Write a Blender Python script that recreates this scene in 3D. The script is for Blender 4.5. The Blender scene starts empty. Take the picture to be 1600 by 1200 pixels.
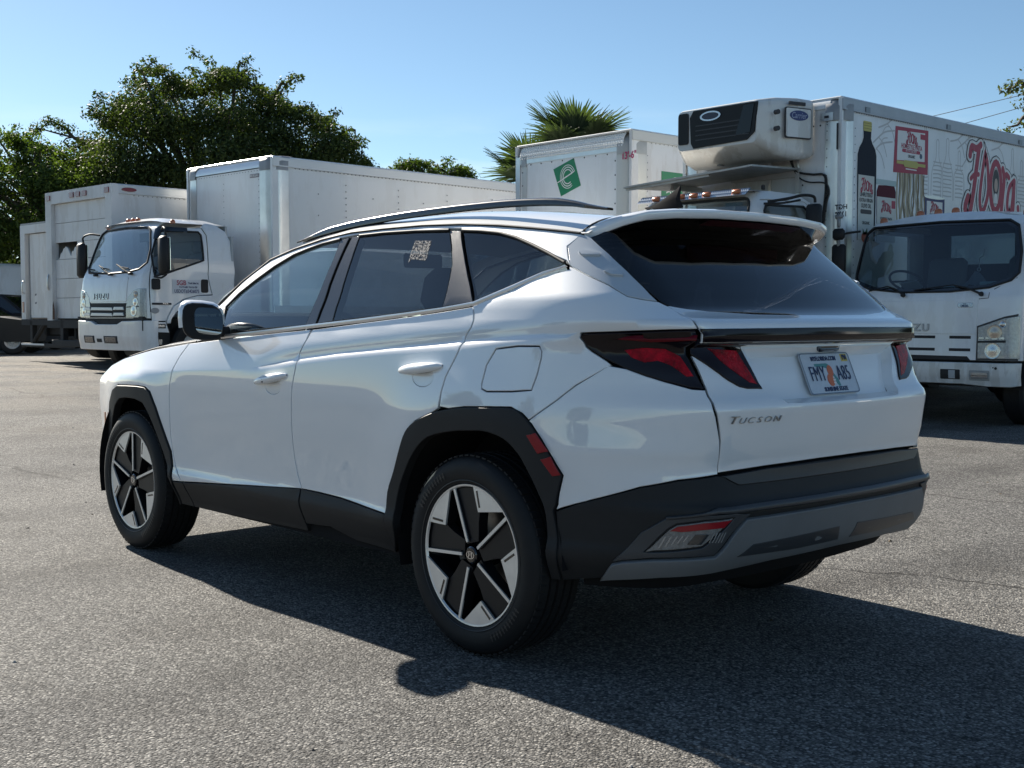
import bpy, math, random
import numpy as np
from mathutils import Vector, Matrix
from mathutils.geometry import delaunay_2d_cdt

# ------------------------------------------------------------------ camera, sky, sun, exposure
scene = bpy.context.scene
col = scene.collection
R = math.radians

cam_d = bpy.data.cameras.new('camera')
cam = bpy.data.objects.new('camera', cam_d)
col.objects.link(cam)
cam_d.sensor_width = 36.0
cam_d.lens = 36.0 * 1894.954 / 1600.0
cam_d.clip_end = 3000.0
cam_d.clip_start = 0.05
cam.location = (-3.309, 3.719, 1.221)
_yaw, _pit = R(-42.30), R(-3.127)
_fw = Vector((math.cos(_yaw) * math.cos(_pit), math.sin(_yaw) * math.cos(_pit), math.sin(_pit)))
cam.rotation_euler = _fw.to_track_quat('-Z', 'Y').to_euler()
scene.camera = cam

SUN_TO = Vector((1.92, -0.20, 1.19)).normalized()
sun_el = math.asin(SUN_TO.z)
sun_az = math.atan2(SUN_TO.x, SUN_TO.y)
world = bpy.data.worlds.new('World')
scene.world = world
world.use_nodes = True
wn, wl = world.node_tree.nodes, world.node_tree.links
wn.clear()
w_out = wn.new('ShaderNodeOutputWorld')
w_bg = wn.new('ShaderNodeBackground')
w_sky = wn.new('ShaderNodeTexSky')
w_sky.sky_type = 'NISHITA'
w_sky.sun_disc = False
w_sky.sun_elevation = sun_el
w_sky.sun_rotation = sun_az
w_sky.air_density = 0.95
w_sky.dust_density = 0.4
w_sky.ozone_density = 3.2
w_sky.altitude = 1300.0
w_bg.inputs['Strength'].default_value = 0.062
# a few low fair-weather clouds near the horizon
w_tc = wn.new('ShaderNodeTexCoord')
w_map = wn.new('ShaderNodeMapping')
w_map.inputs['Scale'].default_value = (3.0, 3.0, 22.0)
w_noise = wn.new('ShaderNodeTexNoise')
w_noise.inputs['Scale'].default_value = 2.3
w_noise.inputs['Detail'].default_value = 6.0
w_ramp = wn.new('ShaderNodeValToRGB')
w_ramp.color_ramp.elements[0].position = 0.50
w_ramp.color_ramp.elements[1].position = 0.72
w_sep = wn.new('ShaderNodeSeparateXYZ')
w_band = wn.new('ShaderNodeValToRGB')
_cr = w_band.color_ramp
_cr.elements[0].position = 0.02
_cr.elements[0].color = (1, 1, 1, 1)
_cr.elements[1].position = 0.17
_cr.elements[1].color = (0, 0, 0, 1)
_e = _cr.elements.new(0.12)
_e.color = (0.45, 0.45, 0.45, 1)
w_mul = wn.new('ShaderNodeMath')
w_mul.operation = 'MULTIPLY'
w_mul2 = wn.new('ShaderNodeMath')
w_mul2.operation = 'MULTIPLY'
w_mul2.inputs[1].default_value = 0.55
w_mix = wn.new('ShaderNodeMixRGB')
w_mix.inputs['Color2'].default_value = (9.5, 9.6, 9.8, 1)
wl.new(w_tc.outputs['Generated'], w_map.inputs['Vector'])
wl.new(w_map.outputs['Vector'], w_noise.inputs['Vector'])
wl.new(w_noise.outputs['Fac'], w_ramp.inputs['Fac'])
wl.new(w_tc.outputs['Generated'], w_sep.inputs['Vector'])
wl.new(w_sep.outputs['Z'], w_band.inputs['Fac'])
wl.new(w_ramp.outputs['Color'], w_mul.inputs[0])
wl.new(w_band.outputs['Color'], w_mul.inputs[1])
wl.new(w_mul.outputs[0], w_mul2.inputs[0])
wl.new(w_mul2.outputs[0], w_mix.inputs['Fac'])
wl.new(w_sky.outputs['Color'], w_mix.inputs['Color1'])
w_tint = wn.new('ShaderNodeMixRGB')
w_tint.blend_type = 'MULTIPLY'
w_tint.inputs['Fac'].default_value = 1.0
w_tint.inputs['Color2'].default_value = (0.94, 0.975, 0.90, 1)
wl.new(w_mix.outputs['Color'], w_tint.inputs['Color1'])
wl.new(w_tint.outputs['Color'], w_bg.inputs['Color'])
wl.new(w_bg.outputs['Background'], w_out.inputs['Surface'])

sun_d = bpy.data.lights.new('sun', 'SUN')
sun_d.energy = 5.0
sun_d.angle = R(0.53)
sun_d.color = (1.0, 0.93, 0.82)
sun = bpy.data.objects.new('sun', sun_d)
col.objects.link(sun)
sun.rotation_euler = SUN_TO.to_track_quat('Z', 'Y').to_euler()
sun.location = (20, -2, 14)

scene.view_settings.view_transform = 'Standard'
scene.view_settings.look = 'None'
scene.view_settings.gamma = 1.0
scene.view_settings.use_curve_mapping = False
scene.view_settings.exposure = 1.15
scene.render.engine = 'CYCLES'
scene.cycles.max_bounces = 8
scene.cycles.transparent_max_bounces = 24
scene.cycles.caustics_reflective = False
scene.cycles.caustics_refractive = False
rng = np.random.default_rng(7)
random.seed(7)

# ------------------------------------------------------------------ materials
MATS = {}


def new_mat(name):
    m = bpy.data.materials.new(name)
    m.use_nodes = True
    return m, m.node_tree.nodes, m.node_tree.links, m.node_tree.nodes['Principled BSDF']


def mat(name, c, rough=0.5, metal=0.0, coat=0.0, coat_rough=0.03, spec=0.5, var=0.0, vscale=4.0, bump=0.0,
        bscale=200.0, bdist=0.001, dirt=None, dscale=3.0, damt=0.5, rvar=0.0, coat_ior=1.5):
    if name in MATS:
        return MATS[name]
    m, n, l, b = new_mat(name)
    c = tuple(c) + (1.0,) if len(c) == 3 else c
    b.inputs['Base Color'].default_value = c
    b.inputs['Roughness'].default_value = rough
    b.inputs['Metallic'].default_value = metal
    b.inputs['Coat Weight'].default_value = coat
    b.inputs['Coat Roughness'].default_value = coat_rough
    b.inputs['Coat IOR'].default_value = coat_ior
    b.inputs['Specular IOR Level'].default_value = spec
    tc = n.new('ShaderNodeTexCoord')
    last = None
    if var > 0 or dirt is not None or rvar > 0:
        nz = n.new('ShaderNodeTexNoise')
        nz.inputs['Scale'].default_value = vscale
        nz.inputs['Detail'].default_value = 7
        nz.inputs['Roughness'].default_value = 0.62
        l.new(tc.outputs['Object'], nz.inputs['Vector'])
    if var > 0:
        rp = n.new('ShaderNodeMapRange')
        rp.inputs['From Min'].default_value = 0.3
        rp.inputs['From Max'].default_value = 0.7
        rp.inputs['To Min'].default_value = 1.0 - var
        rp.inputs['To Max'].default_value = 1.0 + var
        l.new(nz.outputs['Fac'], rp.inputs['Value'])
        mx = n.new('ShaderNodeMixRGB')
        mx.blend_type = 'MULTIPLY'
        mx.inputs['Fac'].default_value = 1
        mx.inputs['Color1'].default_value = c
        l.new(rp.outputs['Result'], mx.inputs['Color2'])
        last = mx.outputs['Color']
    if dirt is not None:
        n2 = n.new('ShaderNodeTexNoise')
        n2.inputs['Scale'].default_value = dscale
        n2.inputs['Detail'].default_value = 9
        n2.inputs['Roughness'].default_value = 0.7
        mp = n.new('ShaderNodeMapping')
        mp.inputs['Scale'].default_value = (1.0, 1.0, 0.28)
        l.new(tc.outputs['Object'], mp.inputs['Vector'])
        l.new(mp.outputs['Vector'], n2.inputs['Vector'])
        r2 = n.new('ShaderNodeMapRange')
        r2.inputs['From Min'].default_value = 0.50
        r2.inputs['From Max'].default_value = 0.55
        r2.inputs['To Max'].default_value = damt
        l.new(n2.outputs['Fac'], r2.inputs['Value'])
        mx = n.new('ShaderNodeMixRGB')
        mx.inputs['Color2'].default_value = tuple(dirt) + (1.0,)
        if last is None:
            mx.inputs['Color1'].default_value = c
        else:
            l.new(last, mx.inputs['Color1'])
        l.new(r2.outputs['Result'], mx.inputs['Fac'])
        last = mx.outputs['Color']
    if last is not None:
        l.new(last, b.inputs['Base Color'])
    if rvar > 0:
        r3 = n.new('ShaderNodeMapRange')
        r3.inputs['To Min'].default_value = max(rough - rvar, 0)
        r3.inputs['To Max'].default_value = min(rough + rvar, 1)
        l.new(nz.outputs['Fac'], r3.inputs['Value'])
        l.new(r3.outputs['Result'], b.inputs['Roughness'])
    if bump > 0:
        n3 = n.new('ShaderNodeTexNoise')
        n3.inputs['Scale'].default_value = bscale
        n3.inputs['Detail'].default_value = 3
        l.new(tc.outputs['Object'], n3.inputs['Vector'])
        bp = n.new('ShaderNodeBump')
        bp.inputs['Strength'].default_value = bump
        bp.inputs['Distance'].default_value = bdist
        l.new(n3.outputs['Fac'], bp.inputs['Height'])
        l.new(bp.outputs['Normal'], b.inputs['Normal'])
    MATS[name] = m
    return m


def glass(name, tint, refl=1.0, base=0.045, rough=0.0):
    """thin tinted pane: sees through its tint, mirrors the sky by angle (same from both sides)"""
    if name in MATS:
        return MATS[name]
    m = bpy.data.materials.new(name)
    m.use_nodes = True
    n, l = m.node_tree.nodes, m.node_tree.links
    n.clear()
    out = n.new('ShaderNodeOutputMaterial')
    tr = n.new('ShaderNodeBsdfTransparent')
    tr.inputs['Color'].default_value = tuple(tint) + (1,)
    gl = n.new('ShaderNodeBsdfGlossy')
    gl.inputs['Roughness'].default_value = rough
    gl.inputs['Color'].default_value = (1, 1, 1, 1)
    lw = n.new('ShaderNodeLayerWeight')
    lw.inputs['Blend'].default_value = 0.5
    pw = n.new('ShaderNodeMath')
    pw.operation = 'POWER'
    pw.inputs[1].default_value = 4.0
    ml = n.new('ShaderNodeMath')
    ml.operation = 'MULTIPLY_ADD'
    ml.inputs[1].default_value = (1 - base) * refl
    ml.inputs[2].default_value = base
    mx = n.new('ShaderNodeMixShader')
    l.new(lw.outputs['Facing'], pw.inputs[0])
    l.new(pw.outputs[0], ml.inputs[0])
    l.new(ml.outputs[0], mx.inputs['Fac'])
    l.new(tr.outputs[0], mx.inputs[1])
    l.new(gl.outputs[0], mx.inputs[2])
    l.new(mx.outputs[0], out.inputs['Surface'])
    MATS[name] = m
    return m


PAINT = mat('white_paint', (0.82, 0.835, 0.85), 0.45, coat=1.0, coat_rough=0.01, coat_ior=1.85)
CLAD = mat('black_plastic', (0.018, 0.0188, 0.0205), 0.56, spec=0.28, bump=0.25, bscale=900, bdist=0.0006, var=0.12, vscale=6)
SKID = mat('grey_plastic', (0.16, 0.165, 0.17), 0.5, spec=0.35, var=0.06, vscale=5)
DARKIN = mat('dark_underside', (0.010, 0.010, 0.011), 0.9, spec=0.2)
GLOSSB = mat('gloss_black', (0.008, 0.008, 0.009), 0.08, coat=1.0, coat_rough=0.02)
PILLAR = mat('pillar_black', (0.02, 0.02, 0.022), 0.16, spec=0.9, bump=0.35, bscale=420, bdist=0.0008)
CHROME = mat('satin_chrome', (0.72, 0.72, 0.72), 0.16, metal=1.0)
ALLOY = mat('machined_alloy', (0.80, 0.79, 0.77), 0.34, metal=0.6, var=0.05, vscale=20)
RIMDK = mat('dark_alloy', (0.008, 0.008, 0.010), 0.4, spec=0.35)
STEEL = mat('bare_steel', (0.32, 0.31, 0.30), 0.35, metal=1.0, var=0.2, vscale=30)
SEATC = mat('dark_seat_cloth', (0.022, 0.022, 0.025), 0.85)
DASH = mat('dash_plastic', (0.03, 0.03, 0.033), 0.6)
MIRR = mat('mirror_glass', (0.62, 0.66, 0.66), 0.02, metal=1.0)
BLKRUB = mat('black_rubber', (0.014, 0.014, 0.015), 0.6, spec=0.4)
WHITEP = mat('plain_white', (0.78, 0.78, 0.78), 0.5)
G_FRONT = glass('front_door_glass', (0.66, 0.80, 0.84), base=0.08)
G_REAR = glass('privacy_glass', (0.16, 0.18, 0.20), base=0.06)
G_BACK = glass('back_glass', (0.035, 0.04, 0.05), base=0.05)
G_TRUCK = glass('truck_windscreen', (0.52, 0.62, 0.66), base=0.13)
G_SIDE = glass('truck_side_glass', (0.62, 0.68, 0.70), base=0.05)


# ------------------------------------------------------------------ objects and meshes
def put(name, mesh, parent=None):
    o = bpy.data.objects.new(name, mesh)
    col.objects.link(o)
    if parent is not None:
        o.parent = parent
    return o


def thing(name, label, cat, loc=(0, 0, 0), rz=0.0, group=None):
    o = put(name, None)
    o.location = loc
    o.rotation_euler = (0, 0, rz)
    tag(o, label, cat, group)
    return o


def tag(o, label=None, cat=None, group=None, kind=None):
    if label:
        o['label'] = label
    if cat:
        o['category'] = cat
    if group:
        o['group'] = group
    if kind:
        o['kind'] = kind
    return o


def copy_tree(o, parent=None):
    c = o.copy()
    col.objects.link(c)
    if parent is not None:
        c.parent = parent
    for ch in list(o.children):
        copy_tree(ch, c)
    return c


class MB:
    """collects shapes, then becomes one mesh object"""

    def __init__(s):
        s.v, s.f, s.mi = [], [], []

    def add(s, vs, fs, m=0):
        k = len(s.v)
        s.v.extend([tuple(map(float, p)) for p in vs])
        s.f.extend([tuple(i + k for i in f) for f in fs])
        s.mi.extend([m] * len(fs))
        return s

    def box(s, c, d, rot=None, bev=0.0, m=0):
        hx, hy, hz = d[0] / 2, d[1] / 2, d[2] / 2
        b = min(bev, hx * .9, hy * .9, hz * .9)
        vs, fs = [], []
        if b <= 0:
            vs = [(x, y, z) for x in (-hx, hx) for y in (-hy, hy) for z in (-hz, hz)]
            fs = [(0, 1, 3, 2), (4, 6, 7, 5), (0, 4, 5, 1), (2, 3, 7, 6), (0, 2, 6, 4), (1, 5, 7, 3)]
        else:
            idx = {}
            for sx in (-1, 1):
                for sy in (-1, 1):
                    for sz in (-1, 1):
                        idx[sx, sy, sz] = len(vs)
                        vs += [(sx * hx, sy * (hy - b), sz * (hz - b)), (sx * (hx - b), sy * hy, sz * (hz - b)),
                               (sx * (hx - b), sy * (hy - b), sz * hz)]
            I = lambda a, k: idx[a] + k
            for q in (-1, 1):
                fs.append([I((q, -1, -1), 0), I((q, 1, -1), 0), I((q, 1, 1), 0), I((q, -1, 1), 0)][::q])
                fs.append([I((-1, q, -1), 1), I((-1, q, 1), 1), I((1, q, 1), 1), I((1, q, -1), 1)][::q])
                fs.append([I((-1, -1, q), 2), I((1, -1, q), 2), I((1, 1, q), 2), I((-1, 1, q), 2)][::q])
            for a in (-1, 1):
                for c2 in (-1, 1):
                    fs.append([I((a, c2, -1), 0), I((a, c2, -1), 1), I((a, c2, 1), 1), I((a, c2, 1), 0)][::a * c2])
                    fs.append([I((a, -1, c2), 0), I((a, 1, c2), 0), I((a, 1, c2), 2), I((a, -1, c2), 2)][::a * c2])
                    fs.append([I((-1, a, c2), 1), I((-1, a, c2), 2), I((1, a, c2), 2), I((1, a, c2), 1)][::a * c2])
            for k, i in idx.items():
                fs.append([i, i + 1, i + 2][::k[0] * k[1] * k[2]])
        if rot is not None:
            vs = [rot @ Vector(p) for p in vs]
        return s.add([(p[0] + c[0], p[1] + c[1], p[2] + c[2]) for p in vs], fs, m)

    def prism(s, poly, fn, w0, w1, m=0, caps=True):
        """poly of (a, b); fn(a, b, w) -> point"""
        n = len(poly)
        vs = [fn(a, b, w0) for a, b in poly] + [fn(a, b, w1) for a, b in poly]
        fs = [(i, (i + 1) % n, n + (i + 1) % n, n + i) for i in range(n)]
        if caps:
            fs += [tuple(range(n))[::-1], tuple(range(n, 2 * n))]
        return s.add(vs, fs, m)

    def tube(s, path, r, n=8, m=0, caps=True, closed=False):
        P = [Vector(p) for p in path]
        L = len(P)
        rr = r if hasattr(r, '__len__') else [r] * L
        vs, fs = [], []
        up = None
        for i in range(L):
            t = (P[(i + 1) % L] - P[i - 1]) if closed else (P[min(i + 1, L - 1)] - P[max(i - 1, 0)])
            t.normalize()
            if up is None:
                up = Vector((0, 0, 1)) if abs(t.z) < .9 else Vector((1, 0, 0))
            a = t.cross(up)
            a.normalize()
            up = a.cross(t)
            for k in range(n):
                q = 2 * math.pi * k / n
                vs.append(P[i] + (a * math.cos(q) + up * math.sin(q)) * rr[i])
        for i in range(L if closed else L - 1):
            j = (i + 1) % L
            for k in range(n):
                fs.append((i * n + k, i * n + (k + 1) % n, j * n + (k + 1) % n, j * n + k))
        if caps and not closed:
            fs += [tuple(range(n))[::-1], tuple(range((L - 1) * n, L * n))]
        return s.add(vs, fs, m)

    def lathe(s, prof, fn, n=48, m=0, a0=0.0, a1=2 * math.pi):
        """prof of (radius, height); fn(x, y, h) -> point"""
        full = abs(a1 - a0 - 2 * math.pi) < 1e-6
        k = n if full else n + 1
        vs, fs = [], []
        for i in range(k):
            q = a0 + (a1 - a0) * i / n
            for r, h in prof:
                vs.append(fn(r * math.cos(q), r * math.sin(q), h))
        L = len(prof)
        for i in range(n):
            j = (i + 1) % k
            for t in range(L - 1):
                fs.append((i * L + t, j * L + t, j * L + t + 1, i * L + t + 1))
        return s.add(vs, fs, m)

    def grid(s, P, m=0, flip=False):
        """P: array rows x cols x 3"""
        a, b = P.shape[:2]
        fs = []
        for i in range(a - 1):
            for j in range(b - 1):
                q = (i * b + j, (i + 1) * b + j, (i + 1) * b + j + 1, i * b + j + 1)
                fs.append(q[::-1] if flip else q)
        return s.add(P.reshape(-1, 3), fs, m)

    def mesh(s, name, mats, sharp=0.6):
        me = bpy.data.meshes.new(name)
        me.from_pydata(s.v, [], s.f)
        ms = mats if isinstance(mats, (list, tuple)) else [mats]
        for x in ms:
            me.materials.append(x)
        if len(ms) > 1:
            me.polygons.foreach_set('material_index', s.mi)
        if sharp is not None:
            me.shade_smooth()
            me.set_sharp_from_angle(angle=sharp)
        me.update()
        return me

    def build(s, name, mats, parent=None, sharp=0.6):
        return put(name, s.mesh(name, mats, sharp), parent)


def text(body, size, m, parent, M, name='lettering', ext=0.0008, shear=0.0, bold=0.0, xs=1.0, align='CENTER', space=1.0):
    cu = bpy.data.curves.new(name, 'FONT')
    cu.body = body
    cu.size = size
    cu.extrude = ext
    cu.shear = shear
    cu.offset = bold
    cu.space_character = space
    cu.align_x = align
    cu.align_y = 'CENTER'
    cu.resolution_u = 3
    t = bpy.data.objects.new('tmp', cu)
    col.objects.link(t)
    bpy.context.view_layer.update()
    me = bpy.data.meshes.new_from_object(t.evaluated_get(bpy.context.evaluated_depsgraph_get()))
    bpy.data.objects.remove(t)
    bpy.data.curves.remove(cu)
    me.transform(M @ Matrix.Diagonal((xs, 1, 1, 1)))
    me.name = name
    me.materials.clear()
    me.materials.append(m)
    return put(name, me, parent)


def frame(o, ax, ay, az):
    return Matrix(((ax[0], ay[0], az[0], o[0]), (ax[1], ay[1], az[1], o[1]), (ax[2], ay[2], az[2], o[2]), (0, 0, 0, 1)))


def inside(poly, X, Y):
    r = np.zeros(len(X), bool)
    n = len(poly)
    for i in range(n):
        x0, y0 = poly[i]
        x1, y1 = poly[(i + 1) % n]
        if y0 == y1:
            continue
        c = ((y0 > Y) != (y1 > Y)) & (X < (x1 - x0) * (Y - y0) / (y1 - y0) + x0)
        r ^= c
    return r


def resample(poly, d):
    out = []
    n = len(poly)
    for i in range(n):
        a, b = poly[i], poly[(i + 1) % n]
        L = math.hypot(b[0] - a[0], b[1] - a[1])
        k = max(1, int(math.ceil(L / d)))
        for t in range(k):
            out.append((a[0] + (b[0] - a[0]) * t / k, a[1] + (b[1] - a[1]) * t / k))
    return out


def area2(p):
    return sum(p[i][0] * p[(i + 1) % len(p)][1] - p[(i + 1) % len(p)][0] * p[i][1] for i in range(len(p)))


def seg_dist(pts, loop):
    d = np.full(len(pts), 1e9)
    for i in range(len(loop)):
        a = np.array(loop[i])
        b = np.array(loop[(i + 1) % len(loop)])
        ab = b - a
        t = np.clip(((pts - a) @ ab) / max(ab @ ab, 1e-12), 0, 1)
        d = np.minimum(d, np.hypot(*(pts - a - t[:, None] * ab).T))
    return d


def patch(name, P, outline, parent, m, off=0.0, depth=0.012, inset=0.002, bev=0.003, holes=(), grid=0.03, rows=(),
          extra=None, nsign=1.0, mirror=False, hole_bev=None, only_mirror=False):
    """a panel cut to an outline on the surface P(u, v), with rolled edges and thickness"""
    loops = []
    o = [tuple(p) for p in outline]
    if area2(o) < 0:
        o = o[::-1]
    loops.append(resample(o, grid))
    for h in holes:
        h = [tuple(p) for p in h]
        if area2(h) > 0:
            h = h[::-1]
        loops.append(resample(h, grid))
    arr = np.array(loops[0])
    lo, hi = arr.min(0), arr.max(0)
    us = np.arange(lo[0] + grid * .37, hi[0], grid)
    vs = np.arange(lo[1] + grid * .41, hi[1], grid)
    g = np.array([(u, v) for u in us for v in vs]).reshape(-1, 2)
    ex = [(u, v) for v in rows for u in us]
    if extra is not None:
        ex += [tuple(p) for p in extra]
    ex = np.array(ex).reshape(-1, 2)
    if len(ex) and len(g):
        keep = np.ones(len(g), bool)
        for i in range(0, len(g), 400):
            dd = np.abs(g[i:i + 400, None, :] - ex[None]).astype(float)
            keep[i:i + 400] = ~((dd[..., 0] < grid * .8) & (dd[..., 1] < grid * .45)).any(1)
        g = g[keep]
    g = np.concatenate([g, ex]) if len(ex) else g
    if len(g):
        ok = inside(loops[0], g[:, 0], g[:, 1])
        for h in loops[1:]:
            ok &= ~inside(h, g[:, 0], g[:, 1])
        g = g[ok]
        if len(g):
            d = np.full(len(g), 1e9)
            for L in loops:
                d = np.minimum(d, seg_dist(g, L))
            g = g[d > max(grid * .35, inset + bev + .001)]
    V2, E, off0 = [], [], []
    for L in loops:
        k = len(V2)
        off0.append((k, len(L)))
        V2 += [Vector(p) for p in L]
        E += [(k + i, k + (i + 1) % len(L)) for i in range(len(L))]
    V2 += [Vector(p) for p in g]
    vo, _, fo, ov, _, _ = delaunay_2d_cdt(V2, E, [], 1, 1e-6)
    uv = np.array([(p.x, p.y) for p in vo])
    tri = [tuple(f) for f in fo]
    if holes:
        cen = np.array([uv[list(f)].mean(0) for f in tri])
        bad = np.zeros(len(tri), bool)
        for h in loops[1:]:
            bad |= inside(h, cen[:, 0], cen[:, 1])
        tri = [f for f, b in zip(tri, bad) if not b]
    back = {}
    for i, lst in enumerate(ov):
        for j in lst:
            back[j] = i
    h = 0.004
    u, v = uv[:, 0], uv[:, 1]
    p0 = P(u, v)
    pu = (P(u + h, v) - P(u - h, v)) / (2 * h)
    pv = (P(u, v + h) - P(u, v - h)) / (2 * h)
    n = np.cross(pu, pv) * nsign
    n /= np.maximum(np.linalg.norm(n, axis=1, keepdims=True), 1e-9)
    offs = off(u, v)[:, None] if callable(off) else off
    p0 = p0 + n * offs
    verts = [p for p in p0]
    norms = [q for q in n]
    faces = [f if nsign > 0 else f[::-1] for f in tri]
    for (k, L), hb in zip(off0, [None] + [hole_bev] * len(holes)):
        ids = [back.get(k + i) for i in range(L)]
        ids = [i for i in ids if i is not None]
        ids = [i for a, i in enumerate(ids) if i != ids[a - 1]]
        L = len(ids)
        q = uv[ids]
        tg = np.roll(q, -1, 0) - np.roll(q, 1, 0)
        tg /= np.maximum(np.linalg.norm(tg, axis=1, keepdims=True), 1e-9)
        ou = tg[:, 1:2] * pu[ids] - tg[:, 0:1] * pv[ids]
        ou -= n[ids] * (ou * n[ids]).sum(1, keepdims=True)
        ou /= np.maximum(np.linalg.norm(ou, axis=1, keepdims=True), 1e-9)
        base = p0[ids]
        nn = n[ids]
        if hb:
            w, dp = hb
            r1 = base
            r2 = base + ou * w - nn * dp
            fn_ = ou * dp + nn * w
            fn_ /= np.linalg.norm(fn_, axis=1, keepdims=True)
            kk = len(verts)
            verts += list(r1) + list(r2)
            norms += list(fn_) + list(fn_)
            rings = [(kk, kk + L)]
        else:
            for i, a in enumerate(ids):
                verts[a] = base[i] - ou[i] * (inset + bev)
            r2 = base - ou * inset - nn * bev * .8
            r3 = r2 - nn * depth
            kk = len(verts)
            verts += list(r2) + list(r2) + list(r3)
            norms += list(ou) + list(ou) + list(ou)
            rings = [(None, kk), (kk + L, kk + 2 * L)]
        for a, b in rings:
            for i in range(L):
                j = (i + 1) % L
                A, B = (ids[i], ids[j]) if a is None else (a + i, a + j)
                f = (A, b + i, b + j, B)
                faces.append(f if nsign > 0 else f[::-1])
    V = np.array(verts)
    N = np.array(norms)
    objs = []
    for side_ in ((1, -1) if mirror else ((-1,) if only_mirror else (1,))):
        sc = np.array([1.0, side_, 1.0])
        me = bpy.data.meshes.new(name)
        me.from_pydata((V * sc).tolist(), [], [f if side_ > 0 else f[::-1] for f in faces])
        me.materials.append(m)
        me.shade_smooth()
        me.normals_split_custom_set_from_vertices((N * sc).tolist())
        me.update()
        objs.append(put(name, me, parent))
    return objs if len(objs) > 1 else objs[0]


def ground_z(x, y):
    t = np.clip((np.asarray(x, float) - 4.0) / 11.0, 0, 1)
    return 0.33 * t * t * (3 - 2 * t)

# ------------------------------------------------------------------ ground
def build_ground():
    xs = np.concatenate([[-900, -300, -120, -60, -30], np.arange(-20, 40.1, 0.5), [50, 70, 110, 200, 400, 900]])
    ys = np.concatenate([[-900, -400, -200, -110, -70, -50], np.arange(-40, 20.1, 0.5), [30, 60, 120, 300, 900]])
    X, Y = np.meshgrid(xs, ys, indexing='ij')
    P = np.stack([X, Y, ground_z(X, Y)], -1)
    mb = MB()
    mb.grid(P)
    m, n, l, b = new_mat('worn_asphalt')
    tc = n.new('ShaderNodeTexCoord')

    def vor(scale, feat='F1'):
        q = n.new('ShaderNodeTexVoronoi')
        q.inputs['Scale'].default_value = scale
        q.feature = feat
        l.new(tc.outputs['Object'], q.inputs['Vector'])
        return q

    def noise(scale, det=5, rough=.6):
        q = n.new('ShaderNodeTexNoise')
        q.inputs['Scale'].default_value = scale
        q.inputs['Detail'].default_value = det
        q.inputs['Roughness'].default_value = rough
        l.new(tc.outputs['Object'], q.inputs['Vector'])
        return q

    def ramp(src, stops):
        q = n.new('ShaderNodeValToRGB')
        e = q.color_ramp.elements
        while len(e) < len(stops):
            e.new(0.5)
        for k, (p, c) in enumerate(stops):
            e[k].position = p
            e[k].color = c if len(c) == 4 else tuple(c) + (1,)
        l.new(src, q.inputs['Fac'])
        return q

    def mix(a, bb, f, mode='MIX'):
        q = n.new('ShaderNodeMixRGB')
        q.blend_type = mode
        for s, k in ((a, 'Color1'), (bb, 'Color2'), (f, 'Fac')):
            if isinstance(s, (int, float)):
                q.inputs[k].default_value = s
            elif isinstance(s, tuple):
                q.inputs[k].default_value = s + (1,)
            else:
                l.new(s, q.inputs[k])
        return q.outputs['Color']

    v1 = vor(108)
    sep = n.new('ShaderNodeSeparateColor')
    l.new(v1.outputs['Color'], sep.inputs['Color'])
    stone = ramp(sep.outputs['Red'], [(0.0, (.05, .05, .049)), (.3, (.125, .123, .118)), (.72, (.21, .205, .195)), (1.0, (.40, .39, .365))])
    edge = ramp(v1.outputs['Distance'], [(0.35, (1, 1, 1)), (0.8, (.26, .26, .26))])
    c1 = mix(stone.outputs['Color'], edge.outputs['Color'], .8, 'MULTIPLY')
    big = noise(0.35, 6, .6)
    bigr = ramp(big.outputs['Fac'], [(.3, (.82, .82, .83)), (.7, (1.12, 1.10, 1.07))])
    c2 = mix(c1, bigr.outputs['Color'], 1.0, 'MULTIPLY')
    # loose dark specks of tar and worn patches
    v3 = noise(26, 2, .5)
    sp = ramp(v3.outputs['Fac'], [(.27, (.22, .22, .22)), (.34, (1, 1, 1))])
    c3 = mix(c2, sp.outputs['Color'], .85, 'MULTIPLY')
    st = noise(1.1, 8, .68)
    stn = ramp(st.outputs['Fac'], [(.36, (.62, .61, .60)), (.50, (1, 1, 1))])
    c4 = mix(c3, stn.outputs['Color'], .75, 'MULTIPLY')
    wv = n.new('ShaderNodeTexWave')
    wv.inputs['Scale'].default_value = .16
    wv.inputs['Distortion'].default_value = 6.5
    wv.inputs['Detail'].default_value = 3
    wv.inputs['Detail Scale'].default_value = .35
    l.new(tc.outputs['Object'], wv.inputs['Vector'])
    trk = ramp(wv.outputs['Fac'], [(.0, (.72, .72, .73)), (.26, (1, 1, 1))])
    c4 = mix(c4, trk.outputs['Color'], .8, 'MULTIPLY')
    dn = noise(1.4, 4, .6)
    dm = n.new('ShaderNodeMixRGB')
    dm.blend_type = 'ADD'
    dm.inputs['Fac'].default_value = .5
    l.new(tc.outputs['Object'], dm.inputs['Color1'])
    l.new(dn.outputs['Color'], dm.inputs['Color2'])
    ck = n.new('ShaderNodeTexVoronoi')
    ck.feature = 'DISTANCE_TO_EDGE'
    ck.inputs['Scale'].default_value = .33
    l.new(dm.outputs['Color'], ck.inputs['Vector'])
    ckr = ramp(ck.outputs['Distance'], [(.0, (.22, .21, .2)), (.008, (1, 1, 1))])
    ckm = noise(.22, 2, .5)
    ckmr = ramp(ckm.outputs['Fac'], [(.50, (0, 0, 0)), (.56, (1, 1, 1))])
    c4 = mix(c4, mix(c4, ckr.outputs['Color'], 1.0, 'MULTIPLY'), ckmr.outputs['Color'])
    # sandy film far down the yard
    sxyz = n.new('ShaderNodeSeparateXYZ')
    l.new(tc.outputs['Object'], sxyz.inputs['Vector'])
    mr = n.new('ShaderNodeMapRange')
    mr.inputs['From Min'].default_value = 7
    mr.inputs['From Max'].default_value = 17
    mr.inputs['To Max'].default_value = .55
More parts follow.
